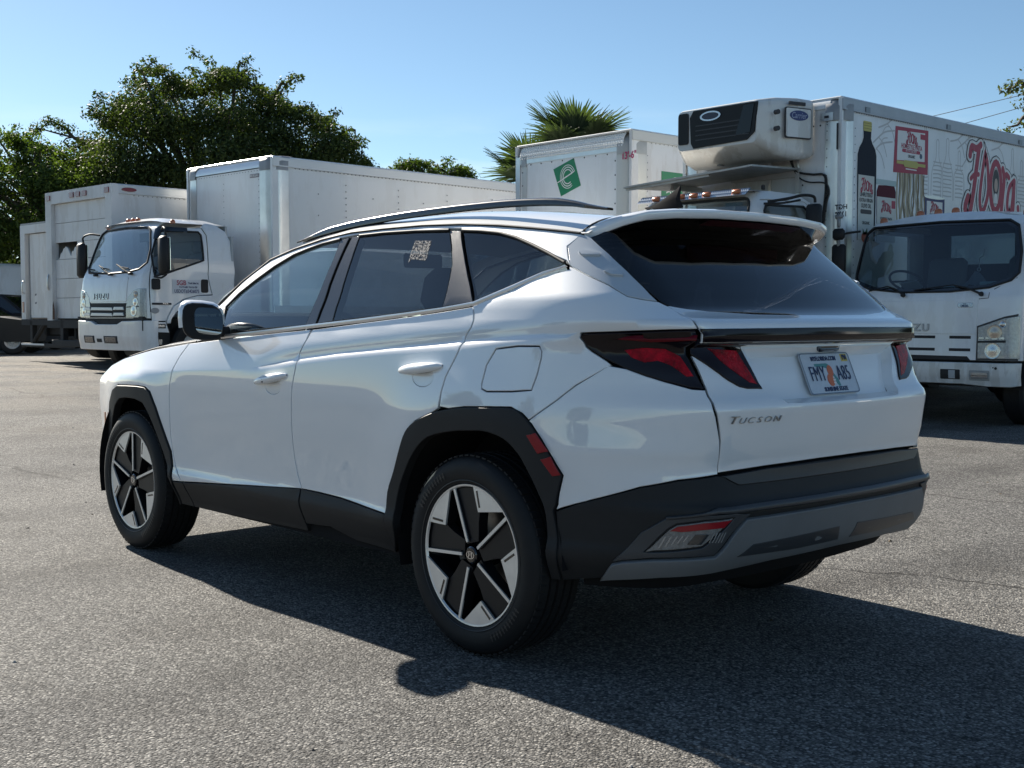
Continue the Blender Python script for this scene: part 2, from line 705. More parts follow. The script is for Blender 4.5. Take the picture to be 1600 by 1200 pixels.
    l.new(sxyz.outputs['X'], mr.inputs['Value'])
    sand = noise(.8, 8, .65)
    sandr = ramp(sand.outputs['Fac'], [(.42, (0, 0, 0)), (.58, (1, 1, 1))])
    mm = n.new('ShaderNodeMath')
    mm.operation = 'MULTIPLY'
    l.new(mr.outputs['Result'], mm.inputs[0])
    l.new(sandr.outputs['Color'], mm.inputs[1])
    c5 = mix(c4, (.26, .225, .18), mm.outputs[0])
    l.new(c5, b.inputs['Base Color'])
    b.inputs['Roughness'].default_value = .88
    b.inputs['Specular IOR Level'].default_value = .3
    # relief: rounded stones of two sizes
    inv = n.new('ShaderNodeMath')
    inv.operation = 'SUBTRACT'
    inv.inputs[0].default_value = 1
    l.new(v1.outputs['Distance'], inv.inputs[1])
    v2 = vor(210)
    inv2 = n.new('ShaderNodeMath')
    inv2.operation = 'MULTIPLY'
    inv2.inputs[1].default_value = -.35
    l.new(v2.outputs['Distance'], inv2.inputs[0])
    hs = n.new('ShaderNodeMath')
    hs.operation = 'ADD'
    l.new(inv.outputs[0], hs.inputs[0])
    l.new(inv2.outputs[0], hs.inputs[1])
    rr = n.new('ShaderNodeMath')
    rr.operation = 'MULTIPLY_ADD'
    rr.inputs[1].default_value = .9
    l.new(sep.outputs['Green'], rr.inputs[0])
    l.new(hs.outputs[0], rr.inputs[2])
    bp = n.new('ShaderNodeBump')
    bp.inputs['Strength'].default_value = 1.0
    bp.inputs['Distance'].default_value = .0068
    l.new(rr.outputs[0], bp.inputs['Height'])
    l.new(bp.outputs['Normal'], b.inputs['Normal'])
    o = mb.build('asphalt_ground', m, sharp=None)
    tag(o, kind='structure')



def build_grit():
    mb = MB()
    for i in range(520):
        x, y = random.uniform(-4.5, 15), random.uniform(-9.5, 5)
        if math.hypot(x + 3.3, y - 3.7) < 2.2:
            continue
        r = random.uniform(.004, .013)
        z = float(ground_z(x, y))
        a = random.uniform(0, 6.28)
        v = [(x + r * math.cos(a + k * 1.257) * random.uniform(.7, 1.2), y + r * math.sin(a + k * 1.257) * random.uniform(.7, 1.2), z + .001) for k in range(5)]
        v.append((x, y, z + r * random.uniform(.4, .9)))
        mb.add(v, [(k, (k + 1) % 5, 5) for k in range(5)], random.choice((0, 0, 1, 2)))
    o = mb.build('loose_grit', [mat('grit_dark', (.03, .03, .03), .9), mat('grit_pale', (.34, .32, .29), .9), mat('grit_leaf', (.11, .075, .035), .9)], None, sharp=None)
    tag(o, kind='stuff')


build_ground()
build_grit()


# ------------------------------------------------------------------ body surface of the white car (metres: x forward from the rear axle, y left, z up)
def pchip(X,Y):
    X=np.array(X,float);Y=np.array(Y,float)
    h=np.diff(X);d=np.diff(Y)/h
    m=np.zeros(len(X))
    for i in range(1,len(X)-1):
        if d[i-1]*d[i]>0:
            w1=2*h[i]+h[i-1];w2=h[i]+2*h[i-1]
            m[i]=(w1+w2)/(w1/d[i-1]+w2/d[i])
    m[0]=d[0];m[-1]=d[-1]
    def f(x):
        x=np.clip(x,X[0],X[-1]);i=np.clip(np.searchsorted(X,x,side='right')-1,0,len(X)-2)
        t=(x-X[i])/h[i]
        return ((1+2*t)*(1-t)**2)*Y[i]+t*(1-t)**2*h[i]*m[i]+t*t*(3-2*t)*Y[i+1]+t*t*(t-1)*h[i]*m[i+1]
    return f
def ss(a,b,x):
    t=np.clip((x-a)/(b-a),0,1);return t*t*(3-2*t)
# character crease height and belt height along the side
ZC=pchip([-1.2,-.58,.01,1.12,1.34,1.61,2.1,2.6,3.3],[1.195,1.18,1.14,1.05,1.02,.985,.965,.93,.86])
ZB=pchip([-1.2,-.45,.22,.95,1.88,2.1,3.4],[1.30,1.29,1.265,1.21,1.15,1.12,.98])
ZE=pchip([-1.0,-.3,-.05,.35,1.09,1.32,1.76,2.3,2.8],[1.40,1.525,1.55,1.58,1.59,1.57,1.50,1.27,1.05])
TAP=pchip([-1.2,-.42,.0,.6,2.2,2.6,2.9,3.2,3.6],[-.05,-.02,-.002,.0,.0,-.004,-.03,-.085,-.19])
YE=pchip([-1,-.3,.35,1.1,1.76,2.3,2.8],[.64,.665,.675,.675,.67,.70,.74])
LOW=pchip([.15,.27,.31,.36,.42,.435,.49,.60,.75,.90],[.84,.862,.872,.893,.915,.917,.905,.910,.922,.930])
HI=pchip([.84,.88,.93,1.0,1.08,1.3],[.9283,.9292,.928,.924,.917,.896])
def side(x,z):
    x=np.asarray(x,float);z=np.asarray(z,float)
    zc=ZC(x);zb=ZB(x);ze=ZE(x);ye=YE(x)
    # below crease
    fade=1-ss(1.15,1.65,x)
    q=np.clip((z-zc+.034)/.034,0,1)
    a=np.where(z<.88,LOW(np.minimum(z,.88)),HI(z))-.013*fade*q**3
    yc=HI(zc)-.013*fade
    t=(z-zc)/np.maximum(zb-zc,.02)
    yb=.868
    mid=yc+(yb-yc)*(fade*np.clip(t,0,2)**1.9+(1-fade)*(.75*t+.25*t*t))+.003*fade*np.sin(np.pi*np.clip(t*1.6,0,1))
    t2=np.clip((z-zb)/np.maximum(ze-zb,.02),-1,1.5)
    up=yb+(ye-yb)*(.86*t2+.14*t2*t2)
    y=np.where(z<=zc,a,np.where(z<=zb,mid,up))
    # wheel arch haunches
    for xw,zt in ((0.,.9),(2.755,.86)):
        d=np.hypot((x-xw),(z-.42)*1.02)
        y=y+.022*np.exp(-((np.maximum(d-.46,0))/.17)**2)*ss(.25,.5,z)*(1-ss(zc-.03,zc+.10,z))
    return y+TAP(x)*(1-.55*ss(1.1,1.5,z))
X0=pchip([.15,.30,.40,.43,.47,.585,.605,.62,.66,.69,.73,.80,.88,.925,.945,.97,.99,1.05,1.10,1.128,1.143,1.195,1.207,1.232,1.25,1.30,1.40,1.50,1.58,1.7],
         [-.70,-.80,-.90,-.93,-.955,-.985,-.99,-.972,-.960,-.953,-.946,-.961,-.975,-.982,-.975,-.952,-.939,-.918,-.895,-.884,-.922,-.917,-.909,-.840,-.802,-.745,-.64,-.525,-.44,-.31])
KR=pchip([.2,.5,1.1,1.25,1.5,1.7],[.13,.135,.14,.15,.20,.2])
XC=pchip([.1,1.15,1.25,1.5,1.7],[-.27,-.27,-.25,-.10,.0])
WT=pchip([.1,1.15,1.27,1.7],[.66,.66,1.35,1.1])
LC=.66;YC=.58
def W(s,z):
    s=np.asarray(s,float);z=np.asarray(z,float);s,z=np.broadcast_arrays(s,z)
    xc=XC(z);sr=-.42-s
    X=np.zeros(s.shape+(3,));X[...,2]=z
    # side
    xs=s+(xc+.42);
    ys=side(np.maximum(xs,xc),z)
    X[...,0]=xs;X[...,1]=ys
    # corner
    y0=side(xc,z);x0=X0(z);k=KR(z);xr=x0+k*YC**2;sl=2*k*YC
    dy=(side(xc+.02,z)-side(xc,z))/.02
    p1y=y0-.0;p1x=xr+sl*(p1y-YC)
    p1y=y0+dy*(p1x-xc)
    def corner(t):
        a,b,c=(1-t)**2,2*t*(1-t)*WT(z),t*t;q=a+b+c
        return (a*xc+b*p1x+c*xr)/q,(a*y0+b*p1y+c*YC)/q
    c=(sr>0)&(sr<LC);cx,cy=corner(np.clip(sr/LC,0,1))
    X[...,0]=np.where(c,cx,X[...,0]);X[...,1]=np.where(c,cy,X[...,1])
    r=sr>=LC;yy=YC-(sr-LC)
    X[...,0]=np.where(r,x0+k*yy*yy,X[...,0]);X[...,1]=np.where(r,yy,X[...,1])
    r2=sr>LC+2*YC;t=np.clip(1-(sr-LC-2*YC)/LC,0,1);cx,cy=corner(t)
    X[...,0]=np.where(r2,cx,X[...,0]);X[...,1]=np.where(r2,-cy,X[...,1])
    r3=sr>2*LC+2*YC;xx=xc+(sr-2*LC-2*YC)
    X[...,0]=np.where(r3,xx,X[...,0]);X[...,1]=np.where(r3,-side(xx,z),X[...,1])
    return X

# outlines on that surface: (distance along the side and round the tail, height)
O={
'gapFender':[(2.025,1.096),(2.077,1.033),(2.108,0.969),(2.126,0.892),(2.132,0.829),(2.128,0.733),(2.130,0.637),(2.114,0.555),(2.094,0.486),(2.057,0.446),(2.031,0.413)],
'gapFR':[(0.918,1.176),(0.940,1.124),(0.977,1.070),(0.988,1.001),(1.008,0.927),(1.016,0.849),(1.023,0.772),(1.025,0.688),(1.020,0.616),(1.003,0.545),(0.976,0.487)],
'gapRQ':[(-0.140,1.264),(-0.151,1.236),(-0.153,1.213),(-0.142,1.188),(-0.113,1.158),(-0.088,1.095),(-0.037,1.008),(-0.022,0.952),(-0.012,0.891)],
'sillwhite':[(2.119,0.409),(2.025,0.413),(1.453,0.455),(0.986,0.489),(0.833,0.486),(0.680,0.481),(0.495,0.467),(0.336,0.459)],
'rockercrease':[(2.131,0.389),(2.061,0.383),(1.698,0.402),(1.339,0.418),(1.032,0.424),(0.816,0.432),(0.533,0.442),(0.312,0.452)],
'rearArchOut':[(0.336,0.459),(0.323,0.548),(0.278,0.630),(0.231,0.721),(0.190,0.790),(0.128,0.835),(0.014,0.876),(-0.072,0.892),(-0.160,0.904),(-0.282,0.910),(-0.392,0.914),(-0.434,0.901),(-0.472,0.864),(-0.509,0.811),(-0.541,0.756),(-0.570,0.698),(-0.553,0.638),(-0.535,0.576)],
'rearArchIn':[(0.343,0.302),(0.283,0.397),(0.268,0.484),(0.244,0.556),(0.205,0.627),(0.136,0.714),(0.046,0.779),(-0.093,0.810),(-0.192,0.819),(-0.269,0.822),(-0.360,0.804),(-0.425,0.760),(-0.457,0.710),(-0.480,0.660),(-0.497,0.610),(-0.510,0.561)],
'frontArchOut':[(3.229,0.780),(2.900,0.831),(2.730,0.850),(2.585,0.864),(2.456,0.869),(2.368,0.872),(2.314,0.846),(2.249,0.768),(2.204,0.693),(2.163,0.619),(2.126,0.557),(2.118,0.484),(2.119,0.409)],
'frontArchIn':[(3.279,0.692),(3.085,0.735),(2.827,0.776),(2.649,0.790),(2.482,0.799),(2.377,0.778),(2.332,0.738),(2.297,0.694),(2.253,0.625),(2.208,0.554),(2.164,0.480),(2.142,0.405),(2.245,0.274)],
'ditch':[(1.944,1.273),(1.692,1.396),(1.411,1.495),(1.189,1.535),(0.938,1.568),(0.700,1.588),(0.470,1.592),(0.212,1.592),(-0.027,1.583),(-0.243,1.566),(-0.407,1.547),(-0.531,1.531),(-0.673,1.516)],
'doortop':[(1.830,1.266),(1.685,1.348),(1.468,1.428),(1.289,1.481),(1.117,1.519),(0.930,1.550),(0.781,1.563)],
'fglass':[(1.718,1.149),(1.784,1.272),(1.676,1.339),(1.524,1.398),(1.346,1.461),(1.175,1.510),(1.050,1.532),(0.930,1.550),(0.781,1.563),(0.818,1.475),(0.887,1.377),(0.951,1.280),(0.987,1.189),(1.175,1.180),(1.396,1.167)],
'bpil':[(0.781,1.563),(0.714,1.570),(0.768,1.473),(0.840,1.362),(0.890,1.252),(0.905,1.192),(0.987,1.189),(0.951,1.280),(0.887,1.377),(0.818,1.475)],
'bpil2':[(0.695,1.572),(0.638,1.572),(0.675,1.469),(0.732,1.359),(0.770,1.265),(0.776,1.206),(0.891,1.195),(0.875,1.252),(0.825,1.361),(0.753,1.472)],
'rglass':[(0.638,1.572),(0.464,1.575),(0.247,1.572),(0.036,1.564),(0.006,1.496),(-0.005,1.426),(0.015,1.345),(0.039,1.260),(0.195,1.249),(0.404,1.232),(0.583,1.220),(0.776,1.206),(0.770,1.265),(0.732,1.359),(0.675,1.469)],
'cpil':[(0.036,1.564),(-0.034,1.560),(-0.073,1.467),(-0.099,1.379),(-0.139,1.276),(0.039,1.260),(0.015,1.345),(-0.005,1.426),(0.006,1.496)],
'qglass':[(-0.044,1.558),(-0.145,1.550),(-0.250,1.537),(-0.337,1.516),(-0.423,1.485),(-0.492,1.450),(-0.563,1.412),(-0.475,1.382),(-0.342,1.335),(-0.245,1.307),(-0.145,1.278),(-0.107,1.379),(-0.080,1.467)],
'chromeTop':[(1.717,1.140),(1.392,1.161),(1.173,1.176),(0.941,1.192),(0.581,1.216),(0.235,1.242),(0.038,1.258),(-0.142,1.276),(-0.342,1.333),(-0.474,1.380),(-0.577,1.407)],
'chromeBot':[(1.702,1.120),(1.381,1.143),(1.162,1.158),(0.932,1.175),(0.575,1.199),(0.231,1.226),(0.035,1.244),(-0.151,1.263),(-0.344,1.319),(-0.474,1.368),(-0.575,1.396)],
'gate':[(-0.674,1.521),(-0.731,1.510),(-0.895,1.379),(-0.969,1.277),(-0.983,1.264),(-0.974,1.229),(-0.949,1.194),(-0.944,1.145),(-0.935,1.101),(-0.961,0.991),(-0.957,0.930),(-0.980,0.879),(-1.004,0.826),(-1.017,0.770),(-1.018,0.717)],
'dplate':[(-0.673,1.514),(-0.731,1.510),(-0.828,1.443),(-0.895,1.379),(-0.937,1.326),(-0.961,1.275),(-0.899,1.281),(-0.831,1.292),(-0.756,1.331),(-0.669,1.362),(-0.584,1.399),(-0.586,1.471)],
'lampO':[(-0.599,1.170),(-0.673,1.173),(-0.762,1.177),(-0.860,1.181),(-0.944,1.183),(-0.944,1.145),(-0.931,1.101),(-0.943,1.046),(-0.961,0.991),(-0.911,0.994),(-0.834,1.015),(-0.780,1.035),(-0.730,1.057),(-0.685,1.085),(-0.653,1.111),(-0.622,1.140)],
'leg':[(-0.940,1.101),(-0.951,1.141),(-1.190,1.130),(-1.208,1.056),(-1.232,0.985),(-1.163,0.987),(-1.132,0.994),(-1.024,1.050)],
'lightbarL':[(-0.949,1.182),(-0.951,1.141)],
'barTop':[(-0.949,1.182),(-1.137,1.183),(-1.284,1.185),(-1.556,1.187),(-1.847,1.191),(-2.109,1.193)],
'barBot':[(-0.951,1.141),(-1.147,1.137),(-1.286,1.140),(-1.551,1.143),(-1.841,1.149),(-2.100,1.151)],
'glassB':[(-0.983,1.264),(-1.046,1.252),(-1.124,1.244),(-1.321,1.234),(-1.517,1.232),(-1.786,1.235),(-2.033,1.241)],
'recess':[(-1.192,1.121),(-1.261,1.024),(-1.292,0.950),(-1.310,0.935),(-1.474,0.935),(-1.662,0.934),(-1.951,0.931),(-2.089,1.126)],
'ledge':[(-1.004,0.975),(-1.154,0.954),(-1.307,0.925),(-1.620,0.921),(-1.951,0.919)],
'qbot':[(-0.539,0.579),(-0.594,0.606),(-0.665,0.634),(-0.765,0.675),(-0.872,0.701),(-1.018,0.716)],
'gatebot':[(-1.025,0.717),(-1.258,0.729),(-1.526,0.734),(-1.811,0.732)],
'recbot':[(-1.117,0.672),(-1.246,0.672),(-1.513,0.674),(-1.795,0.674)],
'lip':[(-0.815,0.584),(-0.970,0.609),(-1.216,0.612),(-1.479,0.613),(-1.764,0.617),(-2.017,0.624)],
'fogtrim':[(-0.683,0.354),(-0.710,0.429),(-0.755,0.529),(-0.815,0.584)],
'fog':[(-0.775,0.462),(-0.805,0.516),(-0.827,0.547),(-0.848,0.564),(-0.927,0.579),(-1.049,0.586),(-0.996,0.539),(-0.936,0.485),(-0.848,0.471)],
'skid':[(-0.683,0.354),(-0.710,0.429),(-0.805,0.444),(-1.000,0.457),(-1.050,0.520),(-1.111,0.579),(-1.374,0.578),(-1.751,0.580)],
'skidbot':[(-0.683,0.354),(-0.849,0.386),(-1.058,0.403),(-1.294,0.420),(-1.688,0.426),(-1.990,0.436)],
'inset':[(-1.096,0.455),(-1.158,0.492),(-1.614,0.502),(-1.641,0.453)],
'bumpgap':[(-0.464,0.875),(-0.526,0.932),(-0.601,0.999),(-0.691,1.066)],
'fuel':[(-0.289,1.113),(-0.397,1.124),(-0.485,1.125),(-0.495,1.108),(-0.493,1.085),(-0.482,1.030),(-0.465,0.976),(-0.389,0.968),(-0.268,0.963),(-0.241,0.971),(-0.238,0.989),(-0.250,1.056)],
'refl1':[(-0.464,0.825),(-0.495,0.836),(-0.537,0.777),(-0.503,0.765)],
'refl2':[(-0.511,0.748),(-0.543,0.762),(-0.570,0.700),(-0.545,0.693)],
'handleF':[(1.327,0.930),(1.052,0.974)],
'handleR':[(0.272,1.017),(0.001,1.044)],
'badge':[(-1.035,0.888),(-1.279,0.894)],
'plate':[(-1.500,1.104),(-1.806,1.102),(-1.780,0.962),(-1.472,0.961)],
'crease':[(1.467,0.983),(1.216,1.022),(1.009,1.047),(0.550,1.089),(0.216,1.118),(-0.099,1.144),(-0.350,1.156),(-0.601,1.176)],
'sail':[(1.804,1.287),(1.837,1.219),(1.872,1.157),(1.790,1.130),(1.711,1.140),(1.748,1.210)],
'fin1':[(-0.639,1.443),(-0.676,1.454),(-0.773,1.439),(-0.753,1.427),(-0.659,1.429)],
'fin2':[(-0.752,1.373),(-0.783,1.381),(-0.861,1.366),(-0.839,1.355),(-0.788,1.359)],
}

MIR_C = -.42 - LC - YC          # the tail's centre line in the first coordinate


def mir(pts):
    return [(2 * MIR_C - s, z) for s, z in pts]


def WP(u, v):
    return W(u, v)


CREASE = [(s, float(np.interp(s + .15, [q[0] for q in []] or [0, 1], [0, 1]))) for s in []]
_cs = np.arange(-.75, 2.2, .03)
_cz = np.array([float(ZC(s + .15)) for s in _cs])
CR = [(s, z + d) for s, z in zip(_cs, _cz) for d in (-.034, -.019, -.009, -.003, .003, .02)]


def wpatch(name, outline, parent, m, **k):
    return patch(name, WP, outline, parent, m, nsign=-1.0, **k)


def smooth2(path, n=4):
    P = [Vector(p) for p in path]
    out = []
    for i in range(len(P) - 1):
        p0, p1, p2, p3 = P[max(i - 1, 0)], P[i], P[i + 1], P[min(i + 2, len(P) - 1)]
        for k in range(n):
            t = k / n
            out.append(.5 * ((2 * p1) + (p2 - p0) * t + (2 * p0 - 5 * p1 + 4 * p2 - p3) * t * t + (3 * p1 - p0 - 3 * p2 + p3) * t ** 3))
    out.append(P[-1])
    return out


def build_suv():
    car = thing('parked_car', 'white compact suv parked in front of the trucks with black wheel arches', 'car')
    A_f = [(2.119, .409), (2.118, .484), (2.128, .557), (2.168, .618), (2.212, .693), (2.256, .768), (2.318, .846),
           (2.372, .868), (2.459, .871), (2.60, .868), (2.75, .862), (2.84, .835), (2.92, .765), (2.98, .66), (3.02, .57),
           (3.03, .50)]
    I_f = [(2.16, .28), (2.142, .405), (2.164, .48), (2.21, .554), (2.259, .624), (2.305, .693), (2.341, .737), (2.40, .785),
           (2.49, .80), (2.62, .80), (2.72, .79), (2.80, .75), (2.87, .68), (2.93, .60), (2.95, .50)]
    A_r = O['rearArchOut']
    I_r = [(.343, .302)] + O['rearArchIn'][1:] + [(-.518, .46), (-.522, .30)]
    gF, gFR, gRQ, gG = O['gapFender'], O['gapFR'], O['gapRQ'], O['gate']
    sill = O['sillwhite']
    cb, ct = O['chromeBot'], O['chromeTop']
    both = dict(mirror=True)
    cr = dict(extra=CR)
    # --- front wing
    wing = [(2.031, .413)] + gF[::-1][1:] + [(2.45, 1.055), (2.85, 1.00), (3.1, .955), (3.28, .89), (3.36, .75), (3.34, .5),
                                              (3.2, .44), (3.04, .49)] + A_f[::-1][1:]
    wpatch('front_wing', wing, car, PAINT, **both, **cr)
    # --- doors
    fd = [p for p in gF[::-1]] + [(1.86, 1.108)] + cb[:3] + [(.93, 1.172)] + gFR[1:] + [(1.453, .455)]
    def cup_ring(s0, z0, s1, z1, k=1.0):
        sm, zm = (s0 + s1) / 2 - .02, (z0 + z1) / 2 - .032
        return [(sm + .062 * k * math.cos(a), zm + .034 * k * math.sin(a)) for a in np.linspace(0, 2 * math.pi, 25)[:-1]]
    cupF, cupR = (1.315, .934, 1.05, .975), (.253, 1.020, -.012, 1.046)
    wpatch('front_door', fd, car, PAINT, holes=[cup_ring(*cupF)], **both, **cr)
    rd = gFR[::-1][:-1] + [(.915, 1.172)] + cb[4:7] + [(-.143, 1.262)] + gRQ[1:] + \
        [p for p in A_r[::-1] if p[0] > -.03] + [(.495, .467), (.68, .481), (.833, .486)]
    wpatch('rear_door', rd, car, PAINT, holes=[cup_ring(*cupR)], **both, **cr)
    # --- quarter panel with the fuel flap let in
    fuel = O['fuel']
    q = [(-.02, .897)] + gRQ[::-1][1:] + cb[8:10] + [(-.58, 1.388)] + O['dplate'][5:11][::-1] + \
        [(-.99, 1.258), (-.983, 1.229), (-.957, 1.196), (-.957, 1.184)] + O['lampO'][:5][::-1] + O['lampO'][::-1][:3] + \
        [(-.70, 1.067)] + O['bumpgap'][::-1][1:] + [(-.44, .896)] + A_r[::-1][7:11]
    q = [q[0]] + q[1:]
    wpatch('quarter_panel', q, car, PAINT, mirror=False, holes=[fuel], hole_bev=None, **cr)
    wpatch('quarter_panel', q, car, PAINT, only_mirror=True, **cr)
    wpatch('fuel_flap', fuel, car, PAINT, inset=.0025)
    # --- painted upper part of the bumper, behind the wheel
    lo = O['lampO']
    bc = [(-.463, .874)] + O['bumpgap'][1:] + lo[12:14] + lo[8:12][::-1] + gG[9:] + O['qbot'][::-1][1:] + A_r[::-1][1:6]
    bc = [(-.463, .874)] + O['bumpgap'][1:] + [(-.738, 1.057), (-.786, 1.035), (-.839, 1.016), (-.914, .994), (-.964, .991)] + \
        gG[10:] + O['qbot'][::-1][1:] + [p for p in A_r[::-1][1:] if p[1] < .87 and p[0] < -.46]
    wpatch('bumper_cover', bc, car, PAINT, rows=(.88, .925, .945, .97), **both)
    # --- window frame strip above the glass and round the rear pillar
    di = O['ditch']
    fr = [(1.93, 1.262)] + di[1:] + [(-.68, 1.512), (-.586, 1.471), (-.588, 1.402), (-.572, 1.418)] + \
        O['qglass'][:6][::-1] + [(-.034, 1.566), (.036, 1.570)] + O['rglass'][:4][::-1][1:3] + [(.638, 1.578), (.781, 1.569)] + \
        O['fglass'][1:8][::-1] + [(1.86, 1.24)]
    wpatch('window_frame', fr, car, PAINT, depth=.02, **both)
    wpatch('pillar_panel', O['dplate'], car, mat('satin_grey_panel', (.50, .53, .56), .22, coat=1, coat_rough=.03), depth=.01, **both)
    for f in ('fin1', 'fin2'):
        pass
    f1 = [(-.640, 1.443), (-.672, 1.453), (-.775, 1.440), (-.768, 1.428), (-.660, 1.430)]
    f2 = [(-.752, 1.373), (-.783, 1.381), (-.862, 1.367), (-.852, 1.355), (-.788, 1.358)]
    for f in (f1, f2):
        wpatch('pillar_fin', f, car, mat('satin_grey_panel', (.5, .53, .56)), off=.010, depth=.012, bev=.004, **both)
    for sd in (1, -1):
        mb = MB()
        mb.tube([(q[0], q[1] * sd, q[2]) for q in (W(s, z) + np.array([0, .001, .001]) for s, z in [(1.99, 1.24)] + di)], .0055, 6)
        mb.build('roof_moulding', BLKRUB, car, sharp=1.5)
        for gl in ([(1.73, 1.155), (1.79, 1.272)] + O['fglass'][2:9], O['rglass'][:4], O['qglass'][:7]):
            mb = MB()
            mb.tube([(q[0], q[1] * sd, q[2]) for q in (W(s, z) for s, z in gl)], .0065, 6)
            mb.build('window_seal', BLKRUB, car, sharp=1.5)
    # --- glass and its black posts
    wpatch('front_window', O['fglass'], car, G_FRONT, off=-.004, depth=.003, **both)
    rw = wpatch('rear_window', O['rglass'], car, G_REAR, off=-.004, depth=.003, **both)
    wpatch('quarter_window', O['qglass'], car, G_REAR, off=-.004, depth=.003, **both)
    for a in ('bpil', 'bpil2', 'cpil'):
        wpatch('window_post', O[a], car, PILLAR, off=-.001, depth=.035, **both)
    wpatch('window_corner', O['sail'], car, CLAD, off=0, depth=.03, **both)
    # what is left of a peeled-off sticker, upper rear corner of the rear door's glass
    m, n, l, b = new_mat('sticker_residue')
    b.inputs['Base Color'].default_value = (.12, .125, .135, 1)
    b.inputs['Roughness'].default_value = .8
    tc = n.new('ShaderNodeTexCoord')
    nz = n.new('ShaderNodeTexNoise')
    nz.inputs['Scale'].default_value = 130
    nz.inputs['Detail'].default_value = 8
    rp = n.new('ShaderNodeValToRGB')
    rp.color_ramp.elements[0].position = .42
    rp.color_ramp.elements[1].position = .60
    l.new(tc.outputs['Object'], nz.inputs['Vector'])
    l.new(nz.outputs['Fac'], rp.inputs['Fac'])
    l.new(rp.outputs['Color'], b.inputs['Alpha'])
    wpatch('sticker_residue', [(.244, 1.532), (.137, 1.527), (.157, 1.446), (.255, 1.455), (.275, 1.440)], rw[0], m, off=-.0025, depth=.0005, inset=.0, bev=.0005)
    # --- bright strip under the windows
    for side_ in (1, -1):
        mb = MB()
        s_ = np.array([p[0] for p in cb])
        P = []
        for i, (s0, z0) in enumerate(cb):
            zt = np.interp(-s0, -np.array([p[0] for p in ct]), [p[1] for p in ct])
            if i == len(cb) - 1:
                zt = z0 + .006
            zs = np.linspace(z0 + .001, zt, 5)
            pr = []
            for z, d in zip(zs, (0, .003, .0058, .008, .0085)):
                p = W(s0, z)
                pr.append([p[0], (p[1] + d) * side_, p[2]])
            P.append(pr)
        P = np.array(P)
        mb.grid(P, flip=side_ < 0)
        mb.build('belt_strip', mat('belt_chrome', (.80, .79, .79), .34, metal=.75), car, sharp=1.2)
    # --- black cladding
    wpatch('wheel_arch_trim', A_f + I_f[::-1] + [(2.14, .285), (2.131, .389)], car, CLAD, off=.008, depth=.035, bev=.004, **both)
    sm2 = lambda pts: [tuple(q) for q in smooth2(pts, 3)]
    trim_r = sm2(A_r[:15]) + A_r[15:] + [(-.555, .45), (-.56, .335)] + sm2(I_r[:-1] + [(-.522, .335)])[::-1]
    wpatch('wheel_arch_trim', trim_r, car, CLAD, off=.008, depth=.035, bev=.004, **both)
    rc = dict(rows=(.36, .40, .415, .428, .44))
    wpatch('sill_trim', [(2.119, .409), (2.025, .413), (2.01, .285), (2.14, .285)], car, CLAD, off=.003, depth=.03, **both, **rc)
    wpatch('sill_trim', [(2.022, .413), (1.453, .455), (.98, .489), (.975, .30), (1.4, .292), (2.007, .285)], car, CLAD, off=.003, depth=.03, **both, **rc)
    wpatch('sill_trim', [(.976, .489), (.833, .486), (.68, .481), (.495, .467), (.336, .459), (.345, .30), (.62, .31), (.78, .345), (.971, .335)],
           car, CLAD, off=.003, depth=.03, **both, **rc)
    for r in ('refl1', 'refl2'):
        wpatch('side_reflector', O[r], car, mat('red_reflector', (.26, .004, .012), .35, coat=.25, spec=.3), off=.0145, depth=.004, bev=.0015, **both)
    # --- tailgate
    bot = [(-1.017, .718), (-1.251, .731), (-1.518, .736), (MIR_C, .736)]
    top = [(-.986, 1.264), (-1.048, 1.252), (-1.125, 1.244), (-1.321, 1.234), (-1.517, 1.232), (MIR_C, 1.232)]
    left = [(-.990, 1.262), (-.984, 1.229), (-.960, 1.194), (-.961, 1.145), (-.945, 1.101), (-.967, .991), (-.962, .930), (-.985, .878),
            (-1.005, .827), (-1.014, .770), (-1.015, .722)]
    half = left + bot[1:]
    gate = half + mir(half)[::-1] + mir(top)[1:] + top[::-1][1:-1]
    rec_l = [(-1.196, 1.119), (-1.262, 1.024), (-1.292, .955), (-1.312, .938), (-1.40, .936), (-1.55, .935), (MIR_C, .935)]
    rec = rec_l + mir(rec_l)[::-1][1:]
    rows = (.735, .80, .865, .90, .92, .93, .948, .962, .975, 1.0, 1.06, 1.123, 1.1285, 1.1425, 1.17, 1.1945, 1.2065, 1.222)
    gt = wpatch('tailgate', gate, car, PAINT, grid=.028, rows=rows, holes=[rec], hole_bev=(.026, .030))
    rin = [(s + .012 * np.sign(MIR_C - s) * -1 if False else MIR_C + (s - MIR_C) * .976, .945 + (z - .945) * .93 + .006) for s, z in rec]
    wpatch('plate_recess', [(MIR_C + (s - MIR_C) * .952, min(z, 1.118) + (.021 if z < 1.0 else -.003)) for s, z in rec], gt, PAINT, off=-.0295, depth=.001, inset=0, bev=.001,
           rows=(.948, .962, .975, 1.0, 1.05))
    # rear window
    wl = [(-.735, 1.505), (-.81, 1.447), (-.895, 1.379), (-.94, 1.326), (-.978, 1.272)]
    wb = [(-1.02, 1.252), (-1.06, 1.240), (-1.125, 1.234), (-1.321, 1.224), (-1.517, 1.222), (MIR_C, 1.222)]
    wt = [(MIR_C, 1.568), (-1.35, 1.562), (-1.1, 1.55), (-.90, 1.53)]
    rearw = wl + wb + mir(wl + wb[:-1])[::-1] + mir(wt[1:])[::-1] + wt
    wpatch('back_window', rearw, gt, G_BACK, off=-.0035, depth=.003)
    # lamps: one at each corner, one leg each on the gate, and the bar that joins them
    LENS = mat('smoked_lens', (.010, .006, .008), .10, spec=.32)
    RED = mat('red_lens', (.36, .002, .012), .3, spec=.18, bump=.9, bscale=170, bdist=.004, var=.75, vscale=30)
